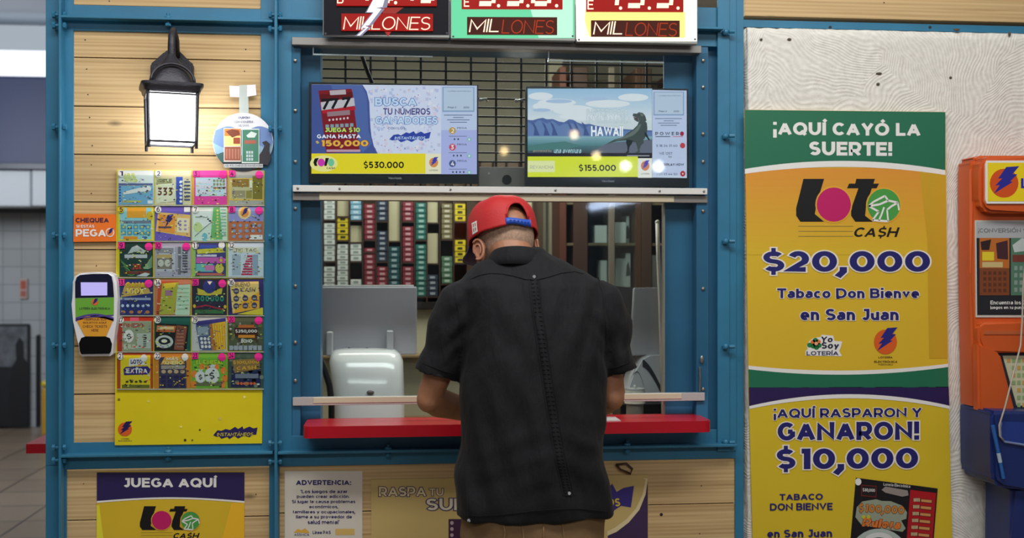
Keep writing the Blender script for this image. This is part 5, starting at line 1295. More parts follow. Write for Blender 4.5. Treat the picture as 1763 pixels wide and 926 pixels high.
# plain grey-green two-legged dinosaur, walking
DN, DL, DD = E(92, 106, 106, .6), E(132, 146, 142, .65), E(56, 68, 72, .5)
a.poly([(884, 508), (960, 474), (1050, 452), (1096, 420), (1150, 392), (1190, 360), (1206, 334), (1222, 322), (1256, 320), (1284, 340), (1290, 380), (1284, 430), (1262, 466), (1220, 490), (1150, 494), (1090, 478), (1000, 484)], DN, 10)   # body, neck and tail
a.poly([(1144, 286), (1150, 266), (1186, 268), (1206, 256), (1244, 262), (1268, 284), (1282, 322), (1250, 340), (1212, 334), (1200, 304), (1176, 296)], DN, 11)        # skull
a.poly([(1156, 304), (1180, 308), (1204, 318), (1212, 336), (1186, 330), (1160, 316)], DN, 11)                                                                       # lower jaw
a.poly([(1152, 292), (1196, 302), (1206, 318), (1178, 308), (1156, 302)], E(120, 60, 60, .5), 10.5)
a.poly([(1180, 470), (1244, 460), (1256, 496), (1226, 520), (1212, 552), (1218, 574), (1178, 578), (1176, 570), (1196, 562), (1190, 530), (1176, 500)], DN, 11); a.poly([(1084, 470), (1146, 480), (1136, 508), (1116, 526), (1108, 556), (1112, 574), (1078, 580), (1078, 572), (1094, 562), (1092, 524), (1080, 498)], DD, 11)
a.poly([(1262, 410), (1286, 430), (1306, 462), (1316, 474), (1302, 478), (1288, 462), (1262, 436)], DD, 12)
a.poly([(1096, 432), (1160, 398), (1214, 350), (1232, 352), (1200, 404), (1150, 440), (1080, 462), (960, 484)], DL, 12); a.poly([(1206, 262), (1240, 268), (1258, 286), (1230, 290)], DL, 12); a.ell(1214, 276, 6, 5, E(24, 26, 26, .3), 13, 8)
HW = (E(176, 196, 216, .8), .02)
a.text('PARTICIPA PARA', 692, 232, 1098, 284, E(226, 236, 240, 1.0), 12, .03, .0, HW); a.text('UN VIAJE A LA ISLA', 690, 292, 1124, 340, E(226, 236, 240, 1.0), 12, .03, .0, HW); a.text('HAWAII', 736, 366, 1050, 446, E(248, 250, 255, 1.1), 12, .04, .0, (E(140, 160, 190, .8), .012))
a.rect(112, 606, 1196, 768, E(232, 240, 60, 1.0), 10); a.rect(1196, 620, 1336, 774, E(250, 246, 236, 1.0), 10); a.rect(112, 640, 380, 730, E(244, 246, 180, 1.0), 11); a.text('REVANCHA', 134, 676, 370, 704, E(206, 206, 170, .95), 12, .03)
a.text('$155.000', 616, 664, 980, 728, E(34, 34, 26, .3), 12, .04); emblem(a, 1268, 680, 42, 38, E(226, 140, 90, .95), E(90, 70, 190, .9), 12); a.text('LOTERÍA', 1228, 734, 1312, 748, E(120, 110, 130, .8), 12, .01); a.rect(1090, 596, 1310, 604, E(190, 190, 200, .8), 11)
side_panel(a, 0)
a.poly([(1338, 80), (1676, 86), (1678, 776), (1338, 772)], E(214, 224, 246, .97), 1)
a.text('P O W E R', 1368, 412, 1600, 438, E(40, 50, 80, .5), 6, .03); a.ell(1630, 426, 20, 18, E(190, 50, 90, .8), 6); a.rect(1370, 446, 1515, 452, E(80, 90, 120, .8), 6); a.rect(1540, 446, 1640, 452, E(216, 130, 160, .9), 6)
a.text('5 18 24 31 40', 1378, 512, 1586, 530, E(80, 90, 120, .8), 6, .01); a.ell(1636, 520, 26, 22, E(216, 80, 90, .85), 6); a.text('WE 1257', 1406, 572, 1536, 592, E(80, 90, 120, .8), 6, .01); a.text('10', 1494, 602, 1530, 616, E(80, 90, 120, .8), 6, .01)
a.text('POWERPLAY NOW', 1358, 660, 1650, 680, E(40, 50, 80, .6), 6, .05); a.text('7 21 33 44 50', 1378, 736, 1586, 754, E(80, 90, 120, .8), 6, .01); a.ell(1638, 742, 25, 22, E(206, 30, 50, .8), 6); a.ell(1638, 742, 9, 8, E(240, 220, 220, .9), 7, 8)
a.done('picture', o)

# ------------------------------------------------------------------ wire grille, trays and small box behind the upper pane
GY = 0.24
gr = thing('wire_grille', 'dark wire mesh grille hanging behind the two flat screens', 'grille', P(590, 172, GY))
WIRE = mat((52, 52, 54), 0.7)
gz0, gz1 = P(590, 186, GY).z, P(590, 36, GY).z
bm = bmesh.new()
for x in [375.5 + 29.4 * k / 1.0 for k in range(15)]:
    cx_ = P(x, 254, GY).x; tube(bm, [(cx_, GY, gz0), (cx_, GY, gz1)], 0.0042, 6)
mk('upright_wires', bm, WIRE, gr)
bm = bmesh.new()
gx0, gx1 = P(372, 254, GY).x, P(790, 254, GY).x
z = gz0
while z < gz1:
    tube(bm, [(gx0, GY - 0.005, z), (gx1, GY - 0.005, z)], 0.0034, 6); z += 0.0305
mk('cross_wires', bm, WIRE, gr)
for x, y in ((567, 94), (609, 95)):
    bm = bmesh.new(); p = P(x, y, GY - 0.012); tube(bm, [p + Vector((-0.012, 0, 0)), p + Vector((0.008, 0, 0.004)), p + Vector((0.012, 0.008, -0.003))], 0.004, 8); ellipsoid(bm, p + Vector((-0.012, 0, 0)), 0.006, 0.006, 0.006)
    mk('clip', bm, mat((190, 190, 190), 0.4, 0.5), gr)
bx = thing('metal_box', 'brushed metal box with a round black hole between the two screens', 'box', P(590, 176, 0.2))
bm = bmesh.new(); pbox(bm, 561, 157, 616, 177, 0.17, 0.22, 0, 0.002, 1); mk('box_body', bm, mat((128, 124, 120), 0.4, 0.5, var=0.15, vscale=14), bx)
bm = bmesh.new(); p = P(594, 169, 0.168); cyl(bm, p, (0, 1, 0), 0.013, 0.006, 16, 0, 0.013); cyl(bm, p - Vector((0, 0.003, 0)), (0, 1, 0), 0.016, 0.003, 16); mk('hole', bm, BLACK, bx)
bm = bmesh.new(); p = P(573, 163, 0.168); cyl(bm, p, (0, 1, 0), 0.004, 0.003, 8); mk('screw', bm, STEEL, bx)
for lab, pts in (('clear acrylic shelf with bright edges above the left screen', [(366.5, 42), (366.5, 50), (507, 54.5)]), ('clear acrylic shelf with bright edges above the right screen', [(642.5, 48), (642.5, 57), (778, 58.8)])):
    y = 0.004
    o = thing('acrylic_tray', lab, 'tray', P(pts[1][0] + 60, pts[1][1] + 2, y + 0.01))
    A, B = P(*pts[1], y).x, P(*pts[2], y).x; zb = P((pts[1][0] + pts[2][0]) / 2, (pts[1][1] + pts[2][1]) / 2, y).z; zt = P(pts[0][0], pts[0][1], y).z
    EDGE = mat((236, 242, 246), 0.2)
    bm = bmesh.new(); add_box(bm, A, B, y, y + 0.003, zb - 0.002, zb + 0.0025); add_box(bm, A, A + 0.003, y, y + 0.003, zb, zt + 0.02); mk('lit_edge', bm, EDGE, o)
    bm = bmesh.new(); add_box(bm, A, B, y + 0.003, y + 0.014, zb - 0.001, zb + 0.001); mk('sheet', bm, ACRYL, o)
tag(mk('cable', (lambda b: (tube(b, [P(417, 44, .2), P(424, 52, .2), P(430, 66, .2), P(436, 78, .2), P(438, 92, .2)], 0.007, 8), b)[1])(bmesh.new()), BLACK, None, True), 'black cable dropping behind the grille to the left screen', 'cable')

# ------------------------------------------------------------------ red counters
CZ = P(594, 398.6, -0.13).z
def slab(x0, x1, y0, y1, z, h, r, name, label):
    bm = bmesh.new(); n = 6
    pts = []
    for cx_, cy_, a0 in ((x1 - r, y0 + r, -pi / 2), (x1 - 0.01, y1 - 0.01, 0), (x0 + 0.01, y1 - 0.01, pi / 2), (x0 + r, y0 + r, pi)):
        rr_ = r if cy_ < (y0 + y1) / 2 else 0.01
        for k in range(n + 1):
            t = a0 + pi / 2 * k / n; pts.append((cx_ + rr_ * cos(t), cy_ + rr_ * sin(t)))
    f = [bm.verts.new((x, y, z)) for x, y in pts]; g = [bm.verts.new((x, y, z - h)) for x, y in pts]
    bm.faces.new(f); bm.faces.new(list(reversed(g)))
    for i in range(len(pts)): bm.faces.new([f[i], g[i], g[(i + 1) % len(pts)], f[(i + 1) % len(pts)]])
    bmesh.ops.bevel(bm, geom=[e for e in bm.edges if abs(e.verts[0].co.z - z) < 1e-6 and abs(e.verts[1].co.z - z) < 1e-6], offset=0.003, segments=2, affect='EDGES')
    o = mk(name, bm, mat((182, 16, 36), 0.28, var=0.04, coat=0.0)); tag(o, label, 'counter'); return o
CH = CZ - P(594, 409.5, -0.13).z
slab(P(355, 400, -0.13).x, P(834, 400, -0.13).x, -0.13, 0.05, CZ, CH, 0.02, 'counter', 'glossy red counter shelf in front of the ticket window')
lx0 = P(29.5, 420, 0.9).x
lz = P(42, 417.5, 0.9).z
slab(lx0, FACX0 + 0.003, 0.9, 2.1, lz, lz - P(42, 426.5, 0.9).z, 0.01, 'counter', 'end of a red counter sticking out of the booth at left')
bm = bmesh.new(); add_box(bm, P(706, 396, -0.09).x, P(726, 396, -0.09).x, -0.11, -0.02, CZ, CZ + 0.0025)
tag(mk('paper_slip', bm, mat((196, 190, 192), 0.5)), "small white paper slip on the red counter by the man's right arm", 'paper')

# ------------------------------------------------------------------ lottery terminals inside the booth
DZ = CZ - 0.10
dk = thing('booth_desk', 'low brown work desk inside the booth under the two terminals', 'desk', (P(590, 400, 0.5).x, 0.5, 0))
bm = bmesh.new(); add_box(bm, P(372, 254, 0.2).x, P(800, 254, 0.2).x, 0.18, 0.85, DZ - 0.03, DZ, 0, 0.003, 1); mk('desk_top', bm, mat((120, 96, 70), 0.5), dk)
for x in (380, 590, 790):
    bm = bmesh.new(); xx = P(x, 254, 0.2).x; add_box(bm, xx - 0.015, xx + 0.015, 0.2, 0.83, 0, DZ - 0.03, 0, 0.002, 1); mk('side_panel', bm, mat((110, 88, 64), 0.5), dk)
def terminal(label):
    TY = 0.30
    o = thing('lottery_terminal', label, 'terminal', P(432, 397, TY + 0.1))
    bm = bmesh.new()
    prof = [(397, 391, 474, .00, .20), (386, 390, 474.5, -.005, .21), (372, 388.5, 474, .0, .215), (355, 386, 473.5, .012, .22), (342, 383.5, 472.5, .03, .22), (335, 385, 469, .05, .215), (331, 389, 463, .075, .20), (329.6, 400, 452, .10, .18)]
    rings = []
    for y, xl, xr, d0, d1 in prof:
        A, B, z = P(xl, y, TY).x, P(xr, y, TY).x, (DZ if y == 397 else P(432, y, TY).z)
        cx_, hx = (A + B) / 2, (B - A) / 2; cy_, hy = TY + (d0 + d1) / 2, (d1 - d0) / 2
        ring = []
        for k in range(32):
            t = 2 * pi * k / 32; c, s = cos(t), sin(t); e = 4.5
            ring.append(bm.verts.new((cx_ + hx * math.copysign(abs(c) ** (2 / e), c), cy_ + hy * math.copysign(abs(s) ** (2 / e), s), z)))
        rings.append(ring)
    bridge(bm, rings)
    mk('casing', bm, mat((232, 232, 232), 0.16, coat=0.5), o, True, angle=radians(40))
    bm = bmesh.new(); pbox(bm, 352, 269.8, 488.5, 334, TY + 0.14, TY + 0.165, 0, 0.005, 2); mk('display_panel', bm, mat((206, 204, 212), 0.42, var=0.03, vscale=3), o)
    bm = bmesh.new(); pbox(bm, 358, 268.2, 485, 270.6, TY + 0.145, TY + 0.16, 0, 0.001, 1); mk('panel_top_edge', bm, mat((236, 238, 240), 0.4), o)
    bm = bmesh.new(); pbox(bm, 392, 328.5, 453, 331, TY + 0.12, TY + 0.13); 
    for x in (409, 430): ellipsoid(bm, P(x, 328.5, TY + 0.115), 0.006, 0.006, 0.007, 8, 6)
    mk('hinge', bm, mat((40, 40, 46), 0.4), o)
    for x0, x1, y0 in ((382, 390, 312), (453, 461, 311)):
        bm = bmesh.new(); pbox(bm, x0, y0, x1, 335, TY + 0.09, TY + 0.14, 0, 0.006, 3); mk('support_arm', bm, mat((206, 206, 210), 0.3), o)
    bm = bmesh.new(); ellipsoid(bm, P(434, 369, TY - 0.004), 0.013, 0.006, 0.008, 14, 8); mk('badge', bm, mat((110, 104, 104), 0.35), o)
    return o
def kids(o): return [c for c in COL.objects if c.parent is o]
def copy_tree(o, label, dx):
    r = o.copy(); COL.objects.link(r); r.location = o.location + dx; r['label'] = label
    for c in kids(o):
        d = c.copy(); COL.objects.link(d); d.parent = r; d.matrix_parent_inverse = c.matrix_parent_inverse.copy()
        for e in kids(c):
            f = e.copy(); COL.objects.link(f); f.parent = d; f.matrix_parent_inverse = e.matrix_parent_inverse.copy()
    return r
terminal('white lottery terminal with grey display behind the window left of the man')
bm = bmesh.new()
tube(bm, [P(370, 330, .255), P(376, 340, .262), P(381, 349, .262), P(386, 362, .262), P(388.5, 378, .262), P(388.5, 392, .262), P(388, 410, .262)], 0.011, 10)
tag(mk('cable', bm, BLACK, None, True), 'thick black cable curving down beside the left lottery terminal', 'cable')
# right terminal: seen side on, its display leaning at the right of the man
TY = 0.46
o = thing('card_terminal', 'grey and white terminal with a tilted display behind the right end of the window', 'terminal', P(755, 397, TY))
bm = bmesh.new(); prism(bm, [(743.5, 270.8), (790, 270), (790, 331), (776, 333), (738.5, 335)], TY, TY + 0.03); bmesh.ops.bevel(bm, geom=list(bm.edges), offset=0.003, segments=2, affect='EDGES'); mk('display_panel', bm, mat((178, 178, 182), 0.45, var=0.05, vscale=4), o)
bm = bmesh.new(); prism(bm, [(721, 269), (743, 271), (738, 336), (726, 340)], TY + 0.03, TY + 0.12); mk('display_back', bm, mat((84, 80, 78), 0.5), o)
bm = bmesh.new()
pts = [(734, 372), (741, 352), (752, 337), (762, 333), (790, 333), (790, 379), (731, 379)]
prism(bm, pts, TY - 0.02, TY + 0.1); bmesh.ops.bevel(bm, geom=list(bm.edges), offset=0.006, segments=3, affect='EDGES'); mk('casing', bm, mat((188, 190, 194), 0.3), o)
a = Art(TY - 0.0215); N_ = 10
arc = [(753 + 24 * (k / N_) , 338 + 30 * (k / N_) ** 1.5) for k in range(N_ + 1)]
a.strip(arc, [(x, y + 7) for x, y in arc], mat((44, 44, 48), 0.35), 1); a.strip([(742 + 16 * k / N_, 352 + 24 * (k / N_) ** 1.6 - 8 * sin(pi * k / N_)) for k in range(N_ + 1)], [(742 + 16 * k / N_, 353.2 + 24 * (k / N_) ** 1.6 - 8 * sin(pi * k / N_)) for k in range(N_ + 1)], mat((90, 92, 96), 0.35), 1)
a.done('dark_band', o)
bm = bmesh.new(); add_box(bm, P(727, 388, TY - .05).x, P(776, 388, TY - .05).x, TY - 0.05, TY + 0.1, DZ, P(750, 379.5, TY - .05).z, 0, 0.004, 2); mk('foot_tray', bm, BLACK, o)
gl = thing('glass_jar', 'small clear jar with cream lid inside the window right of the man', 'jar', P(745, 376, 0.28))
bm = bmesh.new(); p = P(744, 379, 0.28); cyl(bm, p, (0, 0, 1), 0.037, 0.045, 20, 0, 0.034); mk('jar_body', bm, mat((206, 202, 186), 0.2), gl, True, angle=radians(40))
bm = bmesh.new(); cyl(bm, p + Vector((0, 0, .045)), (0, 0, 1), 0.034, 0.006, 20); ellipsoid(bm, p + Vector((0.0, 0, .055)), 0.006, 0.006, 0.008); mk('lid', bm, mat((186, 188, 184), 0.2, 0.2), gl)
bm = bmesh.new(); cyl(bm, Vector((p.x, p.y, DZ)), (0, 0, 1), 0.03, p.z - DZ, 20); mk('stand', bm, mat((120, 116, 108), 0.4), gl)
# ------------------------------------------------------------------ cigarette rack deep inside the booth
RY = 1.35
ck_T = lambda x, y: (330 + x / 7.12, 170 + y / 7.12)
DARKWOOD = mat((62, 40, 28), 0.55, var=0.2, vscale=12)
BEIGE = mat((192, 186, 150), 0.6, var=0.05, vscale=6)
rack = thing('cigarette_rack', 'brown wooden cigarette rack on the back wall of the booth', 'rack', P(450, 285, RY + 0.1))
zb, zt = P(450, 284, RY).z, P(450, 150, RY).z
X0, X1 = P(374, 254, RY).x, P(640, 254, RY).x
bm = bmesh.new(); add_box(bm, X0, X1, RY + 0.10, RY + 0.12, zb, zt); mk('back_board', bm, mat((86, 66, 44), 0.6), rack)
cols = [400, 510, 620, 735, 840, 940, 1055, 1165, 1260, 1380, 1490, 1610, 1722, 1834, 1946, 2058, 2140]
for cA, cB in zip(cols, cols[1:]):
    bm = bmesh.new(); x = P(ck_T((cA + cB) / 2, 0)[0], 230, RY).x; add_box(bm, x - 0.003, x + 0.003, RY - 0.004, RY + 0.1, zb, zt); mk('divider', bm, DARKWOOD, rack)
bm = bmesh.new(); add_box(bm, X0, X1, RY - 0.02, RY + 0.12, zb - 0.03, zb); mk('plinth', bm, mat((34, 28, 26), 0.5), rack)
PK = {'white': (214, 222, 216), 'yellow': (222, 200, 40), 'sky blue': (130, 180, 206), 'maroon': (134, 44, 56), 'navy': (44, 58, 78), 'dark teal': (28, 78, 84), 'teal': (40, 112, 100), 'olive': (128, 118, 78), 'green': (82, 120, 92)}
stacks = [(0, 125, 262, 'white'), (0, 285, 540, 'white'), (0, 575, 720, 'white'), (1, 240, 400, 'yellow'), (1, 425, 740, 'white'), (2, 125, 265, 'sky blue'), (2, 420, 540, 'white'), (2, 660, 740, 'white'),
          (3, 155, 395, 'maroon'), (3, 450, 478, 'maroon'), (3, 490, 740, 'maroon'), (4, 135, 270, 'navy'), (4, 335, 540, 'navy'), (4, 575, 740, 'maroon'), (5, 440, 740, 'dark teal'),
          (6, 140, 270, 'maroon'), (6, 305, 545, 'maroon'), (6, 575, 740, 'maroon'), (7, 145, 395, 'teal'), (7, 425, 775, 'teal'), (8, 630, 775, 'navy'), (9, 150, 390, 'olive'), (9, 505, 690, 'green'),
          (10, 150, 270, 'yellow'), (10, 395, 550, 'yellow'), (14, 150, 300, 'sky blue'), (14, 330, 480, 'navy')]
planks_ = [(1, 128, 238), (5, 128, 402), (8, 140, 278), (8, 350, 552), (15, 130, 560), (2, 300, 410)]
ORD = ['first', 'second', 'third', 'fourth', 'fifth', 'sixth', 'seventh', 'eighth', 'ninth', 'tenth', 'eleventh', 'twelfth', 'thirteenth', 'fourteenth', 'fifteenth', 'sixteenth', 'seventeenth']
rowname = {}
protos = {}
def zat(y): return P(450, 170 + y / 7.12, RY).z
hpk = 0.0205
rng = random.Random(11)
for c, ya, yb_, colr in stacks:
    cx_ = P(ck_T(cols[c], 0)[0], 230, RY).x
    z1, z0 = zat(ya), zat(yb_)
    n = max(1, round((z1 - z0) / 0.0235)); h = (z1 - z0) / n
    k_ = rowname.get(c, 0); rowname[c] = k_ + 1
    # the little shelf the stack stands on
    bm = bmesh.new(); add_box(bm, cx_ - 0.0265, cx_ + 0.0265, RY - 0.003, RY + 0.1, z0 - 0.006, z0 - 0.0005); mk('shelf', bm, DARKWOOD, rack)
    if colr not in protos:
        bm = bmesh.new()
        add_box(bm, -0.0235, 0.0235, 0.0, 0.085, 0.0004, 0.0215, 0, 0.001, 1)
        lt = tuple(min(255, v * 0.45 + 140) for v in PK[colr]) if colr not in ('white', 'yellow') else ((150, 160, 156) if colr == 'white' else (60, 56, 20))
        add_box(bm, -0.011, 0.011, -0.0006, 0.001, 0.007, 0.0165, 1); add_box(bm, -0.0235, 0.0235, -0.0004, 0.001, 0.0006, 0.0026, 2)
        dk = tuple(v * 0.6 for v in PK[colr])
        protos[colr] = mk('cigarette_pack', bm, [mat(PK[colr], 0.4), mat(lt, 0.4), mat(dk, 0.4)], None, base=False)
        first = True
    else:
        first = False
    for i in range(n):
        o = protos[colr] if first and i == 0 else protos[colr].copy()
        if not (first and i == 0): COL.objects.link(o)
        o.location = (cx_ + rng.uniform(-.0008, .0008), RY + rng.uniform(0, .004), z1 - (i + 1) * h)
        o.scale = (1, 1, h / 0.0222)
        tag(o, '%s cigarette pack, %s in the %s stack of rack column %d' % (colr, ORD[i], ORD[k_], c + 1), 'cigarette pack', 'cigarette packs stacked in the wooden rack')
for c, ya, yb_ in planks_:
    cx_ = P(ck_T(cols[c], 0)[0], 230, RY).x
    bm = bmesh.new(); add_box(bm, cx_ - 0.024, cx_ + 0.024, RY + 0.02, RY + 0.1, zat(yb_), zat(ya)); mk('pusher_board', bm, BEIGE, rack)
    bm = bmesh.new(); add_box(bm, cx_ - 0.0265, cx_ + 0.0265, RY - 0.003, RY + 0.1, zat(yb_) - 0.006, zat(yb_)); mk('shelf', bm, DARKWOOD, rack)
# cabinet below the rack
cb = thing('back_cabinet', 'cream cabinet below the cigarette rack inside the booth', 'cabinet', (P(450, 300, RY).x, RY + 0.1, 0))
bm = bmesh.new(); add_box(bm, X0, P(650, 254, RY).x, RY + 0.02, RY + 0.4, 0.0, zb - 0.032, 0, 0.004, 1); mk('carcass', bm, mat((196, 190, 160), 0.6), cb)
bm = bmesh.new(); add_box(bm, X0, P(650, 254, RY).x, RY - 0.06, RY + 0.4, P(450, 336, RY).z, P(450, 333, RY).z, 0, 0.003, 1); mk('worktop', bm, mat((150, 126, 90), 0.5), cb)
# curtain / cream column between rack and showcase
bm = bmesh.new(); add_box(bm, P(643, 254, 1.5).x, P(660, 254, 1.5).x, 1.5, 1.6, 0, 2.58, 0, 0.004, 1)
tag(mk('cream_column', bm, mat((150, 144, 122), 0.7)), 'cream upright column right of the cigarette rack', 'column')
# showcase with white boxes at the right
SX = 1.25
sc_ = thing('showcase', 'brown wooden showcase with glass doors behind the right half of the window', 'showcase', (P(715, 254, SX).x, SX + 0.2, 0))
BRN = mat((88, 60, 40), 0.5, var=0.15, vscale=10)
for x0, x1, m in ((656, 664, mat((96, 52, 36), 0.5)), (672, 689, mat((70, 48, 36), 0.5)), (745, 752, BRN), (752, 764, mat((78, 60, 48), 0.5)), (790, 815, BRN)):
    bm = bmesh.new(); add_box(bm, P(x0, 254, SX).x, P(x1, 254, SX).x, SX, SX + 0.32, 0, 2.3, 0, 0.003, 1); mk('upright', bm, m, sc_)
bm = bmesh.new(); add_box(bm, P(713, 254, SX).x, P(720, 254, SX).x, SX - 0.01, SX + 0.01, 0.9, 2.3, 0, 0.002, 1); mk('door_stile', bm, mat((128, 120, 104), 0.35), sc_)
bm = bmesh.new(); add_box(bm, P(656, 254, SX).x, P(815, 254, SX).x, SX + 0.32, SX + 0.34, 0, 2.3); mk('back_board', bm, mat((96, 84, 66), 0.6), sc_)
sh = []
for yq in (190, 228.5, 270.5, 308, 345):
    z = P(722, yq, SX).z; sh.append(z)
    bm = bmesh.new(); add_box(bm, P(664, 254, SX).x, P(790, 254, SX).x, SX + 0.01, SX + 0.32, z - 0.012, z, 0, 0.001, 1); mk('shelf', bm, mat((112, 98, 74), 0.5), sc_)
bm = bmesh.new(); add_box(bm, P(690, 254, SX).x, P(745, 254, SX).x, SX - 0.004, SX, 0.95, 2.2); mk('glass_door', bm, ACRYL, sc_)
WB = mat((206, 214, 210), 0.45)
for i, (x0, x1, yt, zi, d, lab) in enumerate(((697, 711.5, 212, 1, .06, 'white box on the upper showcase shelf left of the door stile'), (721, 734, 209, 1, .05, 'white box on the upper showcase shelf just right of the door stile'), (734, 737.5, 203, 1, .09, 'taller white box at the right end of the upper showcase shelf'),
                                   (704, 711.5, 245, 2, .05, 'slim white box on the lower showcase shelf left of the door stile'), (722, 733, 243, 2, .07, 'white box on the lower showcase shelf just right of the door stile'), (733.5, 739, 238, 2, .05, 'white box with dark print at the right end of the lower showcase shelf'),
                                   (764, 771, 240, 2, .05, 'pale box on the lower showcase shelf beyond the brown upright'))):
    z1 = P((x0 + x1) / 2, yt, SX + d).z
    bm = bmesh.new(); add_box(bm, P(x0, 254, SX + d).x, P(x1, 254, SX + d).x, SX + d, SX + d + 0.1, sh[zi] + 0.0008, z1, 0, 0.002, 1)
    o = tag(mk('carton', bm, [WB]), lab, 'box', 'white boxes in the showcase')
    if i in (5, 2):
        a = Art(SX + d - 0.001); a.poly([((x0 + x1) / 2 - 2, yt + 12), ((x0 + x1) / 2, yt + 8), ((x0 + x1) / 2 + 1.6, yt + 13), ((x0 + x1) / 2 + 2.5, yt + 21), ((x0 + x1) / 2 - 2.5, yt + 22)], mat((80, 84, 80), 0.5), 1); a.done('print', o)
bm = bmesh.new(); p0 = P(770.5, 209, 0.41); tube(bm, [p0, P(771.5, 240, .41), P(774, 284, 0.41), Vector((P(777, 330, .41).x, .40, DZ))], 0.008, 12); ellipsoid(bm, p0, 0.009, 0.009, 0.009, 10, 6)
bm2 = bmesh.new()
pr = tag(mk('rolled_tube', bm, mat((206, 200, 190), 0.5), None, True), 'pale upright tube beside the edge of the clear sheet', 'tube')
bm2.free()
# ------------------------------------------------------------------ two big posters on the stucco wall
WY = -0.0315
def poster_board(q, base, label, name):
    bm = bmesh.new(); prism(bm, q, WY, WY + 0.006)
    return tag(mk(name, bm, mat(base, 0.3, var=0.02, vscale=4)), label, 'poster', 'lottery winner posters on the stucco wall')
p1 = poster_board([(872.8, 103.2), (1107.8, 105.3), (1111.2, 362.8), (877.2, 363.6)], (222, 186, 50), 'upper winner poster on the white wall, green bands with $20,000', 'winner_poster')
TA = Z(860, 90, 4.411)
GRN = mat((34, 112, 82), 0.35)
L0, R0 = 57, 1093
X = [k / 30 for k in range(31)]
def arcline(xa, xb, ya, yb, bow): return [(xa + (xb - xa) * t, ya + (yb - ya) * t - bow * 4 * t * (1 - t)) for t in X]
a = Art(WY - 0.0004, T=TA)
a.strip([(57 + 1036 * t, 59 + 9 * t) for t in X], arcline(57, 1093, 304, 309, 36), GRN, 2); a.strip(arcline(57, 1093, 304, 309, 36), arcline(57, 1094, 324, 329, 31), WHITE, 2)
a.done('top_band', p1)
a = Art(WY - 0.0004, T=TA)   # printed fade from orange at the top to yellow
for k in range(14):
    t0, t1 = k / 14, (k + 1) / 14
    c = [int(u + (v - u) * (k / 13)) for u, v in zip((224, 152, 56), (222, 186, 50))]
    y0 = 300 + 360 * t0; y1 = 300 + 360 * t1
    a.poly([(60 + 8 * t0, y0), (1094 + 4 * t0, y0), (1094 + 4 * t1, y1), (60 + 8 * t1, y1)], mat(c, 0.3), 1)
a.poly([(960, 310), (1094, 320), (1104, 1090), (1010, 1090), (1000, 600)], mat((206, 164, 42), 0.3), 1.5)
a.done('fade_print', p1)
a = Art(WY - 0.0004, T=TA); a.text('¡AQUÍ CAYÓ LA', 203, 93, 965, 174, WHITE, 4, .055, slope=5); a.text('SUERTE!', 390, 190, 818, 247, WHITE, 4, .055, slope=3)
HB = (mat((240, 234, 220), 0.4), .028)
a.text('$20,000', 152, 632, 1014, 757, INK, 4, .055, .0, HB); a.text('Tabaco Don Bienve', 224, 797, 958, 840, INK, 4, .045, .0, HB); a.text('en San Juan', 344, 884, 852, 932, INK, 4, .045, .0, HB)
a.done('lettering', p1)
a = Art(WY - 0.0004, T=TA); loto(a, 322, 345, 858, 592, 3); a.done('logo', p1)
TB = Z(860, 290, 6.53)
a = Art(WY - 0.0004, T=TB)
emblem(a, 1160, 206, 88, 76, mat((220, 96, 40), 0.35), mat((40, 40, 130), 0.35), 3)
a.text('LOTERÍA', 1106, 292, 1214, 306, mat((70, 50, 20), 0.5), 3, .03); a.text('ELECTRÓNICA', 1074, 318, 1252, 334, mat((70, 50, 20), 0.5), 3, .03); a.text('PUERTO RICO', 1106, 340, 1218, 350, mat((90, 70, 30), 0.5), 3, .0)
a.done('emblem', p1)
a = Art(WY - 0.0004, T=TB)
a.poly([(548, 290), (548, 262), (566, 250), (556, 228), (580, 200), (610, 182), (664, 176), (672, 162), (760, 168), (770, 200), (830, 204), (816, 244), (806, 262), (828, 294)], WHITE, 2)
for x, y, c in ((580, 226, (30, 130, 70)), (606, 208, (226, 120, 50)), (624, 196, (30, 130, 70)), (646, 206, (226, 130, 60)), (626, 224, (240, 200, 150)), (608, 232, (30, 130, 70)), (652, 228, (30, 130, 70)), (632, 240, (30, 120, 60))): a.ell(x, y, 20, 15, mat(c, 0.4), 3, 14)
a.ell(630, 216, 14, 11, mat((236, 176, 140), 0.4), 4, 12)
a.text('Yo', 668, 172, 756, 208, mat((34, 40, 60), 0.4), 4, .04, .1); a.text('Soy', 672, 208, 806, 254, mat((34, 40, 60), 0.4), 4, .04, .1); a.text('LOTERÍA', 556, 256, 800, 288, mat((40, 44, 90), 0.4), 4, .03)
a.done('logo_sticker', p1)
a = Art(WY - 0.0004, T=TB)
a.strip(arcline(112, 1640, 352, 340, -36), arcline(112, 1640, 374, 360, -40), WHITE, 2); a.strip(arcline(112, 1640, 374, 360, -40), [(115 + 1527 * t, 488 - 3 * t) for t in X], GRN, 2)
a.done('bottom_band', p1)

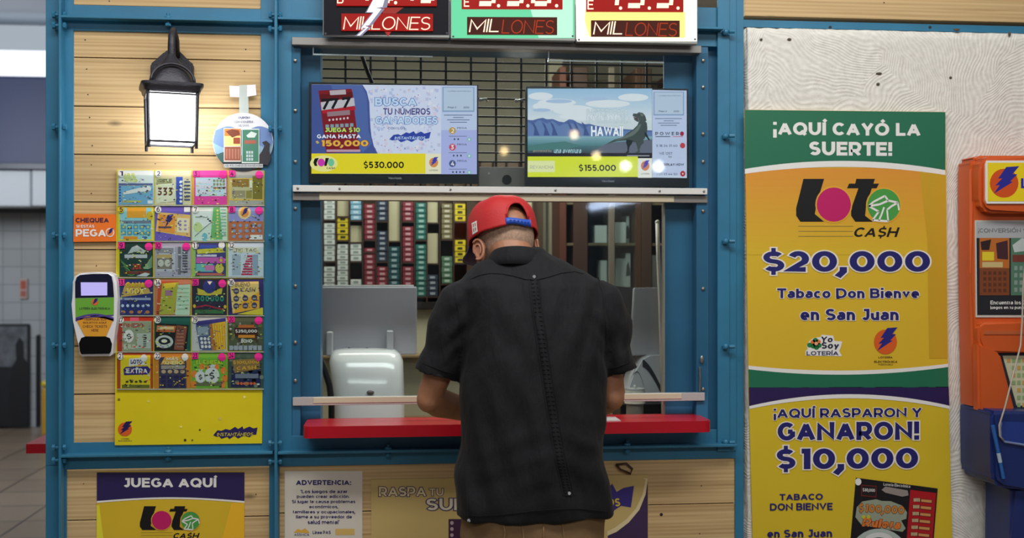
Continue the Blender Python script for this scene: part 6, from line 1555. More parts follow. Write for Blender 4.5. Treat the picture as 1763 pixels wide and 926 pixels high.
p2 = poster_board([(877.3, 364.2), (1111.4, 363.4), (1119.5, 622), (886, 623)], (218, 190, 46), 'lower winner poster on the white wall, purple band with $10,000', 'winner_poster')
TC = Z(860, 370, 6.53)
PURP = mat((44, 30, 84), 0.35)
a = Art(WY - 0.0004, T=TC)
a.strip([(114 + 1530 * t, -36 - 5 * t) for t in X], arcline(118, 1650, 78, 76, 72), PURP, 2); a.strip(arcline(118, 1650, 78, 76, 72), arcline(118, 1652, 96, 96, 66), WHITE, 2)
a.done('top_band', p2)
a = Art(WY - 0.0004, T=TC)
a.text('¡AQUÍ RASPARON Y', 304, 76, 1438, 164, INK, 4, .042, .0, HB, slope=-6); a.text('GANARON!', 335, 178, 1418, 290, INK, 4, .06, .0, HB, slope=-6); a.text('$10,000', 328, 322, 1410, 506, INK, 4, .06, .0, HB, slope=-6)
a.text('TABACO', 350, 618, 682, 656, INK, 4, .04, slope=-3); a.text('DON BIENVE', 276, 676, 756, 720, INK, 4, .04, slope=-4); a.text('en San Juan', 256, 838, 752, 886, INK, 4, .04, slope=-4)
a.done('lettering', p2)
bm = bmesh.new(); prism(bm, [TC(*p) for p in [(935, 518), (1560, 584), (1470, 1500), (835, 1440)]], WY - 0.0022, WY - 0.0003)
tk = mk('ticket_picture', bm, mat((26, 24, 30), 0.3), p2)
a = Art(WY - 0.0026, T=TC)
a.ell(952, 543, 24, 22, WHITE, 1, 14); a.poly([(975, 560), (1095, 568), (1090, 640), (972, 630)], mat((110, 30, 34), 0.4), 1); a.poly([(982, 566), (1088, 574), (1084, 632), (980, 624)], mat((30, 24, 28), 0.4), 2); a.text('$30,000', 986, 580, 1080, 606, WHITE, 3, .03, slope=4)
a.text('Lotería Electrónica', 1145, 548, 1350, 566, mat((206, 206, 206), 0.4), 1, .02, slope=14); a.poly([(1130, 592), (1160, 572), (1330, 596), (1336, 626), (1290, 634), (1160, 610)], mat((150, 140, 136), 0.4), 1)
a.poly([(1350, 592), (1548, 612), (1462, 1480), (1270, 1460)], mat((176, 24, 34), 0.35), 1)
for k in range(11): 
    y = 640 + k * 42; x = 1372 - k * 4
    a.poly([(x, y), (x + 150, y + 14), (x + 147, y + 38), (x - 2, y + 24)], mat((120, 40, 36), 0.4), 2)
    for j in range(5): a.rect(x + 4 + j * 10, y + 4, x + 11 + j * 10, y + 24, mat((206, 190, 150), 0.4), 3)
    a.poly([(x + 62, y + 10), (x + 142, y + 16), (x + 141, y + 32), (x + 61, y + 25)], mat((206, 150, 90), 0.4), 3)
a.poly([(940, 700), (980, 664), (1090, 650), (1130, 660), (1200, 662), (1290, 690), (1325, 730), (1320, 770), (1280, 780), (1315, 830), (1290, 850), (980, 810), (930, 760)], mat((150, 160, 140), 0.4), 2)
a.text('$100,000', 958, 672, 1304, 742, mat((196, 130, 60), 0.4), 4, .06, .1, (mat((96, 30, 26), 0.4), .02), slope=14); a.text('Ruleta', 980, 760, 1276, 816, mat((216, 120, 50), 0.4), 4, .06, .2, (mat((110, 24, 26), 0.4), .02), slope=20)
for x in (992, 1030): a.ell(x, 758, 16, 12, mat((190, 190, 60), 0.4), 6, 10)
a.ell(1110, 1010, 230, 180, mat((176, 190, 186), 0.35), 1, 30); a.ell(1110, 1020, 200, 160, mat((30, 30, 34), 0.35), 2, 30); a.ell(1110, 930, 130, 76, mat((216, 220, 220), 0.35), 3, 26); a.ell(1110, 944, 108, 60, mat((40, 40, 44), 0.35), 4, 26); a.ell(1110, 960, 60, 30, mat((216, 216, 216), 0.35), 5, 20)
a.done('print', tk)

# ------------------------------------------------------------------ orange and blue play stand at the right edge
SYF = -0.2
st = thing('play_stand', 'orange and blue plastic lottery play stand by the wall right of the posters', 'stand', (P(1235, 400, SYF).x, -0.2, 0))
OR = mat((206, 90, 36), 0.4, var=0.04, vscale=5)
BL = mat((28, 46, 108), 0.4, var=0.05, vscale=5)
XM = 1232                                  # photo column of the stand's middle
def mir(pts): return pts + [(2 * XM - x, y) for x, y in reversed(pts)]
def part(pts, yf, yb, m, name, bev=0.01, seg=3, front_only=True):
    bm = bmesh.new(); prism(bm, mir(pts), yf, yb)
    es = [e for e in bm.edges if (not front_only) or (e.verts[0].co.y < yf + 1e-4 or e.verts[1].co.y < yf + 1e-4)]
    bmesh.ops.bevel(bm, geom=es, offset=bev, segments=seg, affect='EDGES')
    return mk(name, bm, m, st, True, angle=radians(40))
FB = -0.118
part([(1232, 146), (1146, 146), (1140, 149.5), (1138.5, 156), (1139, 260), (1142, 386.5), (1232, 386.5)], FB, -0.03, OR, 'back_shell', 0.014, 4)
part([(1232, 147), (1156, 147), (1150, 150.5), (1148.5, 157), (1148.5, 190), (1153, 197), (1160, 200.5), (1232, 200.5)], FB - 0.04, FB + 0.01, OR, 'header', 0.011, 4)
bm = bmesh.new(); prism(bm, mir([(1232, 151), (1156.5, 151), (1155, 155), (1155, 188), (1156.5, 191.5), (1232, 191.5)]), FB - 0.045, FB - 0.038); hs_ = mk('header_sign', bm, WHITE, st)
a = Art(FB - 0.0455, T=Z(860, 90, 4.411)); a.poly([(1312, 278), (1986, 278), (1986, 438), (1312, 438)], mat((240, 214, 30), 0.35), 1); emblem(a, 1397, 363, 74, 60, mat((214, 84, 30), 0.35), mat((44, 44, 150), 0.35), 2)
a.text('LOTERÍA', 1484, 330, 1800, 384, mat((44, 44, 150), 0.35), 2, .05); a.done('sign_print', hs_)
part([(1232, 303), (1152, 303), (1147, 306.5), (1147, 320), (1152, 332), (1232, 332)], FB - 0.025, FB + 0.01, OR, 'ledge', 0.008, 3)
bm = bmesh.new(); prism(bm, mir([(1232, 311), (1154, 311), (1153, 314.5), (1232, 314.5)]), FB - 0.0275, FB - 0.02); mk('ledge_inlay', bm, mat((190, 96, 50), 0.5), st)
for s in (0, 1):
    bm = bmesh.new()
    q = [(1146, 322), (1168, 331), (1173, 333), (1190, 386), (1188, 388), (1147, 388)]
    if s: q = [(2 * XM - x, y) for x, y in q]
    prism(bm, q, FB - 0.03, FB + 0.01); bmesh.ops.bevel(bm, geom=list(bm.edges), offset=0.007, segments=3, affect='EDGES')
    mk('cheek', bm, OR, st, True, angle=radians(40))
bm = bmesh.new(); prism(bm, mir([(1232, 330), (1168, 330), (1189, 388), (1232, 388)]), FB - 0.004, FB + 0.002)
ch = mk('opening_liner', bm, mat((40, 44, 60), 0.5), st)
FS = -0.225
part([(1232, 388), (1163, 386.5), (1162, 391), (1163, 448), (1165, 454), (1175, 459.5), (1232, 463.5)], FS, -0.03, BL, 'shelf_box', 0.012, 4)
bm = bmesh.new(); prism(bm, mir([(1232, 398), (1175, 396.5), (1172, 400), (1172.5, 411), (1177, 415.5), (1232, 423)]), FS - 0.004, FS + 0.004); mk('shelf_tray', bm, mat((40, 62, 140), 0.3), st)
bm = bmesh.new()
q = [(1173, 397), (1172, 402), (1172.5, 411), (1177, 415.5), (1200, 418.5), (1232, 422), (2 * XM - 1177, 415.5), (2 * XM - 1172, 411), (2 * XM - 1173, 397)]
tube(bm, [P(x, y, FS - 0.004) for x, y in q], 0.004, 8); mk('tray_rim', bm, mat((120, 136, 176), 0.3), st, True)
part([(1232, 458), (1186, 458), (1185, 506), (1185, 640), (1183, 655), (1232, 655)], -0.20, -0.045, BL, 'pedestal', 0.012, 3)
bm = bmesh.new(); bx0 = P(1175, 500, -0.2).x; bx1 = 2 * P(XM, 500, -0.2).x - bx0; add_box(bm, bx0, bx1, -0.32, -0.03, 0.0, max(0.05, P(1200, 650, -0.2).z), 0, 0.01, 2); mk('foot_plate', bm, BL, st)
# leaflet on the back shell, chart card in the opening, pen and cord
bm = bmesh.new(); prism(bm, [(1142.5, 207.2), (1236, 207.2), (1236, 298.5), (1143.5, 298.5)], FB - 0.003, FB - 0.0002)
lf = tag(mk('leaflet', bm, mat((206, 204, 196), 0.3)), 'white edged dark leaflet taped to the orange play stand', 'leaflet')
a = Art(FB - 0.0034, T=Z(860, 90, 4.411))
a.poly([(1254, 522), (1654, 522), (1654, 910), (1258, 910)], mat((38, 38, 44), 0.35), 1); a.poly([(1254, 522), (1654, 522), (1654, 590), (1255, 590)], mat((176, 180, 184), 0.35), 2); a.text('¡CONVERSIÓN SALVAJE!', 1262, 545, 1650, 572, mat((120, 122, 126), 0.4), 3, .03)
a.rect(1270, 590, 1424, 828, mat((190, 110, 46), 0.35), 2); a.rect(1270, 715, 1424, 828, mat((128, 70, 40), 0.35), 3); a.rect(1284, 648, 1345, 684, mat((230, 206, 50), 0.35), 3); a.rect(1284, 690, 1390, 712, mat((206, 186, 130), 0.35), 4)
a.poly([(1275, 606), (1330, 596), (1320, 640), (1280, 640)], mat((50, 34, 34), 0.35), 3); a.poly([(1355, 612), (1415, 600), (1418, 680), (1362, 676)], mat((70, 40, 46), 0.35), 3); grid(a, 1284, 724, 1414, 820, 5, 4, mat((96, 52, 34), 0.4), 4, .6)
a.rect(1432, 590, 1590, 828, mat((86, 126, 104), 0.35), 2); a.poly([(1440, 620), (1490, 590), (1560, 610), (1550, 640), (1450, 650)], mat((196, 206, 206), 0.35), 3); grid(a, 1444, 700, 1580, 820, 5, 4, mat((140, 160, 150), 0.4), 3, .6); a.rect(1440, 660, 1580, 690, mat((120, 60, 50), 0.4), 3)
a.text('Encuentra los 2 nuevos', 1326, 850, 1600, 866, WHITE, 3, .02); a.text('juegos en tu punto de venta', 1326, 872, 1600, 888, WHITE, 3, .02)
a.done('print', lf)
bm = bmesh.new(); prism(bm, [(1175, 334.5), (1232, 334.5), (1232, 381.5), (1191.5, 381.5)], FB - 0.0075, FB - 0.0042)
cc = tag(mk('number_chart', bm, mat((206, 206, 172), 0.4)), 'cream paper chart inside the opening of the orange play stand', 'paper')
a = Art(FB - 0.008); [a.rect(1180 + 6 * i, 337 + 7 * j, 1184 + 6 * i, 341 + 7 * j, mat((150, 176, 120) if (i + j) % 3 else (206, 160, 90), 0.5), 1) for i in range(8) for j in range(7) if 1180 + 6 * i > 1172 + 0.33 * 7 * j + 6]
a.done('print', cc)
bm = bmesh.new(); cyl(bm, P(1163.5, 400, FS - 0.008), P(1176, 450, FS - 0.008) - P(1163.5, 400, FS - 0.008), 0.0055, (P(1176, 450, FS - 0.008) - P(1163.5, 400, FS - 0.008)).length, 10)
pn = mk('pen', bm, mat((40, 100, 176), 0.3)); tag(pn, 'blue pen hanging in front of the blue shelf of the play stand', 'pen')
bm = bmesh.new(); d = (P(1176, 450, FS - 0.008) - P(1163.5, 400, FS - 0.008)).normalized(); p = P(1170, 426, FS - 0.008); cyl(bm, p, d, 0.0061, 0.03, 10); mk('pen_grip', bm, mat((170, 190, 210), 0.3), pn)
bm = bmesh.new()
tube(bm, [P(x, y, FB - 0.052) for x, y in ((1206, 205), (1202, 240), (1199, 270), (1198, 300))] + [P(1196, 325, FB - .07), P(1188, 350, FB - .1)] + [P(x, y, FS - 0.012) for x, y in ((1178, 382), (1171, 400), (1171.5, 410), (1176, 414))], 0.0028, 8)
tag(mk('string', bm, mat((176, 168, 158), 0.5), None, True), 'thin pale cord hanging down over the orange play stand', 'cord')
# ------------------------------------------------------------------ the man at the counter, seen from behind
SKIN = mat((170, 118, 88), 0.48, var=0.10, vscale=26, bump=0.2, bscale=150)
man = thing('person', 'man in black short-sleeved shirt and red cap leaning on the red counter', 'person', (P(625, 480, -0.6).x, -0.60, 0.0))

def remesh(bm, voxel, smooth_iter=4, factor=0.5):
    bmesh.ops.recalc_face_normals(bm, faces=bm.faces)
    me = bpy.data.meshes.new('tmp'); bm.to_mesh(me); bm.free()
    o = bpy.data.objects.new('tmp', me); COL.objects.link(o)
    md = o.modifiers.new('r', 'REMESH'); md.mode = 'VOXEL'; md.voxel_size = voxel
    sm = o.modifiers.new('s', 'SMOOTH'); sm.iterations = smooth_iter; sm.factor = factor
    dg = bpy.context.evaluated_depsgraph_get(); dg.update()
    out = bpy.data.meshes.new_from_object(o.evaluated_get(dg))
    bpy.data.objects.remove(o); bpy.data.meshes.remove(me)
    b = bmesh.new(); b.from_mesh(out); bpy.data.meshes.remove(out)
    return b

def ering(bm, cx_, cy_, z, rx, ry, n=40, e=2.5, tilt=0.0, roll=0.0):
    out = []
    for k in range(n):
        t = 2 * pi * k / n; c, s = cos(t), sin(t)
        dx_ = rx * math.copysign(abs(c) ** (2 / e), c); dy_ = ry * math.copysign(abs(s) ** (2 / e), s)
        out.append(bm.verts.new((cx_ + dx_, cy_ + dy_, z + tilt * dy_ + roll * dx_)))
    return out

# torso outline read off the photo: (row, left column, right column, depth of the axis, half depth)
TOR = [(493, 531.5, 716, -.60, .128), (480, 533, 716, -.60, .132), (455, 537.5, 713.5, -.595, .136), (430, 539, 711, -.59, .138), (400, 539, 710, -.58, .138), (370, 540.5, 709, -.575, .136), (340, 541, 710, -.57, .134),
       (315, 540, 712, -.56, .132), (295, 537, 713.5, -.55, .13), (281, 533, 712, -.54, .126), (270, 531, 707, -.535, .118), (262, 537, 699, -.53, .108), (254, 549, 684, -.525, .095), (247.5, 563, 664, -.52, .082), (243, 572, 648, -.515, .076), (239, 577, 638, -.513, .069), (235, 580, 633, -.512, .066)]
def torso(bm, shrink=1.0, zs=None, rows=TOR, e=2.6):
    rings = []
    for y, xl, xr, d, hd in rows:
        A, B = P(xl, y, d).x, P(xr, y, d).x; z = P((xl + xr) / 2, y, d - hd * .9).z
        rings.append(ering(bm, (A + B) / 2, d, z, (B - A) / 2 * shrink, hd * shrink, 44, e if y > 268 else 2.2))
    bridge(bm, rings)
def J(x, y, d): return P(x, y, d)

# joints
shL, elL = J(545, 280, -.54), J(503, 374, -.52)
shR, elR = J(698, 276, -.54), J(716.5, 372, -.54)
wrL = Vector((P(560, 394, -.22).x, -.23, CZ + 0.040)); wrR = Vector((P(668, 394, -.20).x, -.21, CZ + 0.040))
hip = P(625, 493, -.60)

# ---- continuous body: head, neck, trunk, arms, hands, legs
bm = bmesh.new()
torso(bm, 0.86, rows=[r for r in TOR if r[0] >= 247])
hx = P(592, 214, -.44).x
HC = Vector((P(592, 222.5, -.455).x, -.455, P(592, 222.5, -.455).z))     # centre of the skull
HROT = Euler((radians(-24), 0, radians(20)), 'XYZ').to_matrix()        # nodding down and turned to his left
def hp(x, y, z): return HC + HROT @ Vector((x, y, z))
tube(bm, [P(606, 262, -.53), P(603, 246, -.52), HC + Vector((0.008, -.035, -.035)), HC + Vector((0.006, -0.01, 0.02))], [(.060, .060), (.056, .056), (.062, .060), (.05, .05)], 20)
ellipsoid(bm, hp(0, 0, 0.0), .074, .094, .096, 24, 16, 0, HROT)          # skull
ellipsoid(bm, hp(0, .050, -.055), .056, .058, .066, 20, 12, 0, HROT)     # face and jaw
ellipsoid(bm, hp(0, .078, -.105), .028, .024, .022, 14, 8, 0, HROT)      # chin
ellipsoid(bm, hp(0, .112, -.035), .013, .020, .026, 12, 8, 0, HROT)      # nose
ellipsoid(bm, hp(0, .096, -.002), .050, .016, .012, 14, 8, 0, HROT)      # brow
ellipsoid(bm, hp(0, .101, -.078), .024, .012, .007, 12, 8, 0, HROT); ellipsoid(bm, hp(0, .098, -.090), .020, .012, .007, 12, 8, 0, HROT)  # lips
for s in (-1, 1):
    ellipsoid(bm, hp(s * .040, .084, -.040), .020, .018, .020, 12, 8, 0, HROT)   # cheek
for sh_, el, wr, s in ((shL, elL, wrL, -1), (shR, elR, wrR, 1)):
    mid = sh_.lerp(el, .5)
    tube(bm, [sh_ + Vector((-s * .02, 0, -.005)), sh_.lerp(el, .25), mid, sh_.lerp(el, .8), el], [.034, .042, .042, (.038, .041), (.034, .038)], 18)
    ellipsoid(bm, el + Vector((s * .002, -.006, -.004)), .033, .033, .036, 14, 10)
    f = wr - el
    tube(bm, [el, el + f * .18 + Vector((0, 0, -.004)), el + f * .45, el + f * .8, wr], [.037, (.041, .042), (.037, .038), (.029, .030), (.023, .030)], 18)
    # hand resting on the counter, fingers curled forward
    hd = Vector((-s * .55, .83, 0)).normalized(); side = Vector((hd.y, -hd.x, 0))   # side points to his right
    th = side * (-s)                                                                 # thumb side: towards the middle
    palm = wr + hd * .05 + Vector((0, 0, -.008))
    tube(bm, [wr - hd * .01, wr + hd * .03, palm + hd * .02, palm + hd * .048], [(.020, .029), (.018, .037), (.016, .042), (.012, .040)], 16)
    for i, (off, ln) in enumerate(((-.0345, .066), (-.0118, .078), (.0118, .073), (.0338, .056))):
        b0 = palm + hd * .036 + side * (off * (-s) * -1)
        k1 = b0 + hd * ln * .48 + Vector((0, 0, .010)); k2 = k1 + hd * ln * .32 + Vector((0, 0, -.014)); k3 = k2 + hd * ln * .16 + Vector((0, 0, -.016))
        tube(bm, [b0, b0.lerp(k1, .5), k1, k2, k3], [.0088, .0084, .0082, .0076, .0062], 10)
    t0 = wr + hd * .014 + th * .020 + Vector((0, 0, -.004)); t1 = t0 + th * .036 + hd * .024 + Vector((0, 0, -.004)); t2 = t1 + hd * .030 + th * .010 + Vector((0, 0, -.008)); t3 = t2 + hd * .022 - th * .004 + Vector((0, 0, -.004))
    tube(bm, [t0, t1, t2, t3], [.0135, .0105, .0095, .0072], 10)
cxm = hip.x
for s in (-1, 1):
    tube(bm, [(cxm + s * .075, -.60, .90), (cxm + s * .085, -.60, .74), (cxm + s * .088, -.585, .50), (cxm + s * .09, -.60, .32), (cxm + s * .092, -.62, .10), (cxm + s * .092, -.60, .05)], [.085, .080, .056, .052, .038, .040], 18)
    tube(bm, [(cxm + s * .092, -.64, .045), (cxm + s * .095, -.56, .045), (cxm + s * .096, -.46, .028)], [(.022, .024), (.021, .027), (.011, .024)], 12)
bb = remesh(bm, 0.0042, 3)
body = mk('body', bb, SKIN, man, True)
# ears
for s in (-1, 1):
    bm = bmesh.new()
    r = bmesh.ops.create_uvsphere(bm, u_segments=20, v_segments=14, radius=1.0)
    for v in r['verts']:
        x, y, z = v.co
        rim = 1.0 if (y * y + z * z) > 0.45 else 0.45
        wv = Vector((x * .0085 * rim, (y * .021) * (1.0 if z > -.2 else .78), z * .034))
        wv = Matrix.Rotation(s * radians(-34), 3, 'Z') @ wv
        v.co = hp(s * .088, -.004, -.044) + HROT @ wv
    for (ey, ez, er, t0, t1) in ((.0175, .029, .0038, -40, 215), (.0085, .015, .0026, -30, 160)):
        hel = []
        for k in range(15):
            t = radians(t0 + (t1 - t0) * k / 14)
            wv = Matrix.Rotation(s * radians(-34), 3, 'Z') @ Vector((s * .0065, -ey * sin(t), ez * cos(t)))
            hel.append(hp(s * .088, -.004, -.044) + HROT @ wv)
        tube(bm, hel, er, 8)
    mk('ear', bm, mat((174, 118, 92), 0.45, var=0.12, vscale=50), man, True)
# eyes
for s in (-1, 1):
    bm = bmesh.new(); ellipsoid(bm, hp(s * .031, .097, -.022), .013, .008, .008, 12, 8, 0, HROT); e = mk('eye', bm, mat((226, 222, 214), 0.2), man, True)
    bm = bmesh.new(); ellipsoid(bm, hp(s * .031, .104, -.023), .005, .003, .005, 10, 6, 0, HROT); mk('iris', bm, mat((50, 34, 24), 0.2), e, True)
# close-cropped grey hair around the back of the head (a thin shell just over the skin)
bm = bmesh.new()
rings = []
for j in range(9):
    el_ = radians(-46 + 48 * j / 8)
    row = []
    for k in range(33):
        az = radians(180 + 115 * (k / 16 - 1))
        row.append(bm.verts.new(hp(.0755 * cos(el_) * sin(az), .0955 * cos(el_) * cos(az), .0975 * sin(el_))))
    rings.append(row)
for j in range(8):
    for k in range(32): bm.faces.new([rings[j][k], rings[j][k + 1], rings[j + 1][k + 1], rings[j + 1][k]])
mk('hair', bm, mat((186, 154, 132), 0.8, var=0.22, vscale=160, bump=0.5, bscale=500), man, True)

# ---- shirt
bm = bmesh.new()
torso(bm, 1.0)
# sleeves: hollow at the hem
def sleeve(sh_, hemA, hemB, d, topr, s):
    """hemA, hemB: outer and inner end of the hem line in the photo"""
    A, B = P(*hemA, d), P(*hemB, d); c = (A + B) / 2; hw_ = (A - B).length / 2
    ax = (c - sh_).normalized(); u = (A - B).normalized(); w = ax.cross(u).normalized()
    rings = []
    def rg(cen, ru, rw, uu): 
        ww = ax.cross(uu).normalized()
        return [bm.verts.new(cen + uu * cos(2 * pi * k / 28) * ru + ww * sin(2 * pi * k / 28) * rw) for k in range(28)]
    u0 = (u - ax * u.dot(ax)).normalized()
    top = sh_ + Vector((-s * .012, 0, .0))
    rings.append(rg(top + Vector((-s * .055, .0, .034)) , topr * .72, topr * .9, u0)); rings.append(rg(top + Vector((-s * .022, 0, .016)), topr * .95, topr * .98, u0))
    for t, ru, rw in ((.06, topr, topr), (.2, topr * 1.02, topr * 1.02), (.45, topr * .98, topr * .98), (.72, hw_ * .96, .070), (.90, hw_, .071)):
        rings.append(rg(top.lerp(c, t), ru, rw, u0.lerp(u, t).normalized()))
    rings.append(rg(c, hw_, .072, u)); rings.append(rg(c + ax * 0.002, hw_ - .008, .064, u)); rings.append(rg(c - ax * .05, hw_ - .014, .056, u))
    bridge(bm, rings)
sleeve(P(549, 278, -.54), (485, 346.5), (536.5, 357.5), -.525, .080, -1)
sleeve(P(693, 276, -.54), (746, 345.5), (708, 352.5), -.54, .078, 1)
sb = remesh(bm, 0.0062, 5)
# cloth folds: real displacement along the normals
sb.normal_update()
cz0 = P(625, 493, -.6).z
spx = lambda z: P(625 + 0.155 * ((1.42 - z) / (1.42 - cz0)) * 200, 300, -.7).x
axisL = (P(549, 283, -.54), P(511, 352, -.525)); axisR = (P(693, 280, -.54), P(727, 349, -.54))
for v in sb.verts:
    p = v.co; n = v.normal
    d = 0.0040 * noise.noise(Vector((p.x * 9, p.y * 6, p.z * 5))) + 0.0014 * noise.noise(Vector((p.x * 24, p.y * 16, p.z * 11)))
    # long slanting drag folds from the shoulder blades down to the waist
    q = p.x - cxm
    low = max(0.0, min(1.0, (1.25 - p.z) / .35))
    d += low * 0.016 * noise.noise(Vector((q * 17 + p.z * 5.5, 3.0, p.z * 3 - q * 2)))
    up = 1 - low
    d += up * 0.013 * noise.noise(Vector((q * 15 - p.z * 6.0 * (1 if q > 0 else -1), 8.0, p.z * 5)))
    # horizontal slack above the hem, where the shirt bags at the waist
    hb = math.exp(-((p.z - .93) / .09) ** 2)
    d += hb * 0.011 * noise.noise(Vector((p.x * 6 + 2, 1.0, (p.z + .35 * abs(q - .04)) * 19)))
    # hem flare
    hf = max(0.0, (cz0 + .06 - p.z) / .06)
    d += hf * 0.004 * sin(q * 60)
    # folds across the arm pits
    for sg, px in ((-1, 541), (1, 709)):
        ax_ = P(px, 300, -.6).x
        g = math.exp(-((p.x - ax_) / .05) ** 2) * math.exp(-((p.z - 1.24) / .12) ** 2)
        d -= g * 0.014 * (0.5 + 0.8 * noise.noise(Vector((p.x * 14, 2.0, p.z * 22 + sg * p.x * 22))))
    v.co = p + n * d
SHIRT = bpy.data.materials.new('black_cotton'); SHIRT.use_nodes = True
nt = SHIRT.node_tree; b_ = nt.nodes['Principled BSDF']
b_.inputs['Base Color'].default_value = rgb((17, 19, 24)); b_.inputs['Roughness'].default_value = 0.78; b_.inputs['Specular IOR Level'].default_value = 0.3; b_.inputs['Sheen Weight'].default_value = 0.03
tc = nt.nodes.new('ShaderNodeTexCoord'); n1 = nt.nodes.new('ShaderNodeTexNoise'); n1.inputs['Scale'].default_value = 14; n1.inputs['Detail'].default_value = 6
mp = nt.nodes.new('ShaderNodeMapping'); mp.inputs['Scale'].default_value = (1.6, 1, .5); nt.links.new(tc.outputs['Object'], mp.inputs[0]); nt.links.new(mp.outputs[0], n1.inputs[0])
n2 = nt.nodes.new('ShaderNodeTexNoise'); n2.inputs['Scale'].default_value = 420; nt.links.new(tc.outputs['Object'], n2.inputs[0])
mm = nt.nodes.new('ShaderNodeMath'); mm.operation = 'MULTIPLY_ADD'; mm.inputs[1].default_value = 0.035; nt.links.new(n2.outputs[0], mm.inputs[0]); nt.links.new(n1.outputs[0], mm.inputs[2])
bp = nt.nodes.new('ShaderNodeBump'); bp.inputs['Strength'].default_value = 0.6; bp.inputs['Distance'].default_value = 0.02; nt.links.new(mm.outputs[0], bp.inputs['Height']); nt.links.new(bp.outputs[0], b_.inputs['Normal'])
bvh = BVHTree.FromBMesh(sb)
def on_shirt(x, y, lift=0.001):
    r = ray(x, y).normalized()
    h = bvh.ray_cast(CAM, r)
    if h[0] is None: return P(x, y, -.7)
    return h[0] - r * lift
shirt = mk('shirt', sb, SHIRT, man, True)
def ribbon(pts, wd, name, m, lift=0.0012, thick=0.0016, parent=None, row=None):
    """a flat seam lying on the cloth: pts in the photo, wd in photo columns"""
    bm = bmesh.new(); rows_ = []
    for i, (x, y) in enumerate(pts):
        x2, y2 = pts[min(i + 1, len(pts) - 1)]; x1, y1 = pts[max(i - 1, 0)]
        tx, ty = (x2 - x1) * 1.469, (y2 - y1) * 1.83; l = sqrt(tx * tx + ty * ty) or 1
        nx_, ny_ = -ty / l / 1.469, tx / l / 1.83
        k = wd / 2 * 1.469
        a_, b2 = (x + nx_ * k, y + ny_ * k), (x - nx_ * k, y - ny_ * k)
        rows_.append([bm.verts.new(on_shirt(*a_, -.003)), bm.verts.new(on_shirt(*a_, lift)), bm.verts.new(on_shirt(x, y, lift + thick)), bm.verts.new(on_shirt(*b2, lift)), bm.verts.new(on_shirt(*b2, -.003))])
    for r0, r1 in zip(rows_, rows_[1:]):
        for k in range(4): bm.faces.new([r0[k], r0[k + 1], r1[k + 1], r1[k]])
    return mk(name, bm, m, parent or shirt, True)
# yoke seam across the shoulder blades
yk = [(552, 262), (562, 258.5), (575, 256.6), (590, 257.4), (603, 259.5), (615, 262.3), (628, 263), (642, 260.5), (658, 256.5), (674, 255.0), (684, 257)]
def dense(pts, n):
    out = []
    for (x0, y0), (x1, y1) in zip(pts, pts[1:]):
        for k in range(n): out.append((x0 + (x1 - x0) * k / n, y0 + (y1 - y0) * k / n))
    return out + [pts[-1]]
ribbon(dense(yk, 5), 1.6, 'yoke_seam', SHIRT, .0014, .0016)
# embroidered centre pleat, slanting slightly as it runs down; short cross stitches make it ribbed
spine = [(626, 263), (629, 285), (633, 310), (637.5, 335), (642, 360), (647, 385), (652, 410), (657, 432), (662, 450), (666, 466)]
sp = dense(spine, 9)
ribbon(sp, 9.5, 'centre_pleat', SHIRT, .0010, .0010)
bm = bmesh.new()
for i, (x, y) in enumerate(dense(spine, 6)):
    for x0, x1 in ((-4.2, -.6), (.6, 4.2)):
        tube(bm, [on_shirt(x + x0, y - .25, .0022), on_shirt(x + (x0 + x1) / 2, y, .0030), on_shirt(x + x1, y + .25, .0022)], [.0006, .0009, .0006], 5)
mk('pleat_stitching', bm, SHIRT, shirt, True)
for off in (-6.2, 6.2):
    ribbon([(x + off, y) for x, y in sp], 1.4, 'pleat_edge', SHIRT, .0010, .0010)
for x, y in ((626, 260.2), (667, 464), (549.5, 489.5)):
    bm = bmesh.new(); c = on_shirt(x, y, .003); r = ray(x, y).normalized()
    cyl(bm, c + r * .002, -r, .0042, .0028, 12); mk('button', bm, mat((176, 178, 184), 0.25, 0.2), shirt)
ribbon(dense([(546, 455), (547.5, 470), (549, 492)], 6), 1.3, 'side_slit', mat((14, 14, 16), 0.9), .0012, .001)
# hem stitching line
ribbon(dense([(537, 483.5), (560, 485.5), (590, 484), (620, 481), (650, 479), (680, 478.5), (710, 481)], 5), .7, 'hem_seam', SHIRT, .001, .0016)
ribbon(dense([(489.5, 339.5), (505, 344.5), (520, 349), (533, 351.5)], 4), .7, 'sleeve_seam', SHIRT, .001, .0014); ribbon(dense([(742, 338.5), (732, 342.5), (722, 345.5), (713, 347)], 4), .7, 'sleeve_seam', SHIRT, .001, .0014)
# armhole seams
ribbon(dense([(530, 267), (534, 280), (538, 295), (540.5, 312), (541, 328)], 6), 1.0, 'armhole_seam', SHIRT, .001, .0016); ribbon(dense([(701, 261), (706, 275), (709, 292), (710.5, 310), (710.5, 326)], 6), 1.0, 'armhole_seam', SHIRT, .001, .0016)
# collar: a folded band standing round the neck
bm = bmesh.new(); N_ = 48
cc_ = Vector((P(607, 240, -.52).x, -.515, 0))
def cring(rx, ry, row, drop):
    zb_ = P(605, row, cc_.y - ry).z
    return [bm.verts.new((cc_.x + rx * cos(2 * pi * k / N_), cc_.y + ry * sin(2 * pi * k / N_), zb_ - drop * (1 + sin(2 * pi * k / N_)) / 2 + .004 * cos(2 * pi * k / N_ + 2.6))) for k in range(N_)]
rings = [cring(.076, .078, 248, .02), cring(.070, .073, 240, .024), cring(.066, .069, 233.2, .03), cring(.068, .071, 232, .03), cring(.073, .076, 233.4, .03), cring(.082, .085, 241, .026), cring(.092, .094, 248.5, .02), cring(.089, .091, 249.5, .02)]
for r0, r1 in zip(rings, rings[1:]):
    for k in range(N_): bm.faces.new([r0[k], r0[(k + 1) % N_], r1[(k + 1) % N_], r1[k]])
mk('collar', bm, SHIRT, shirt, True)

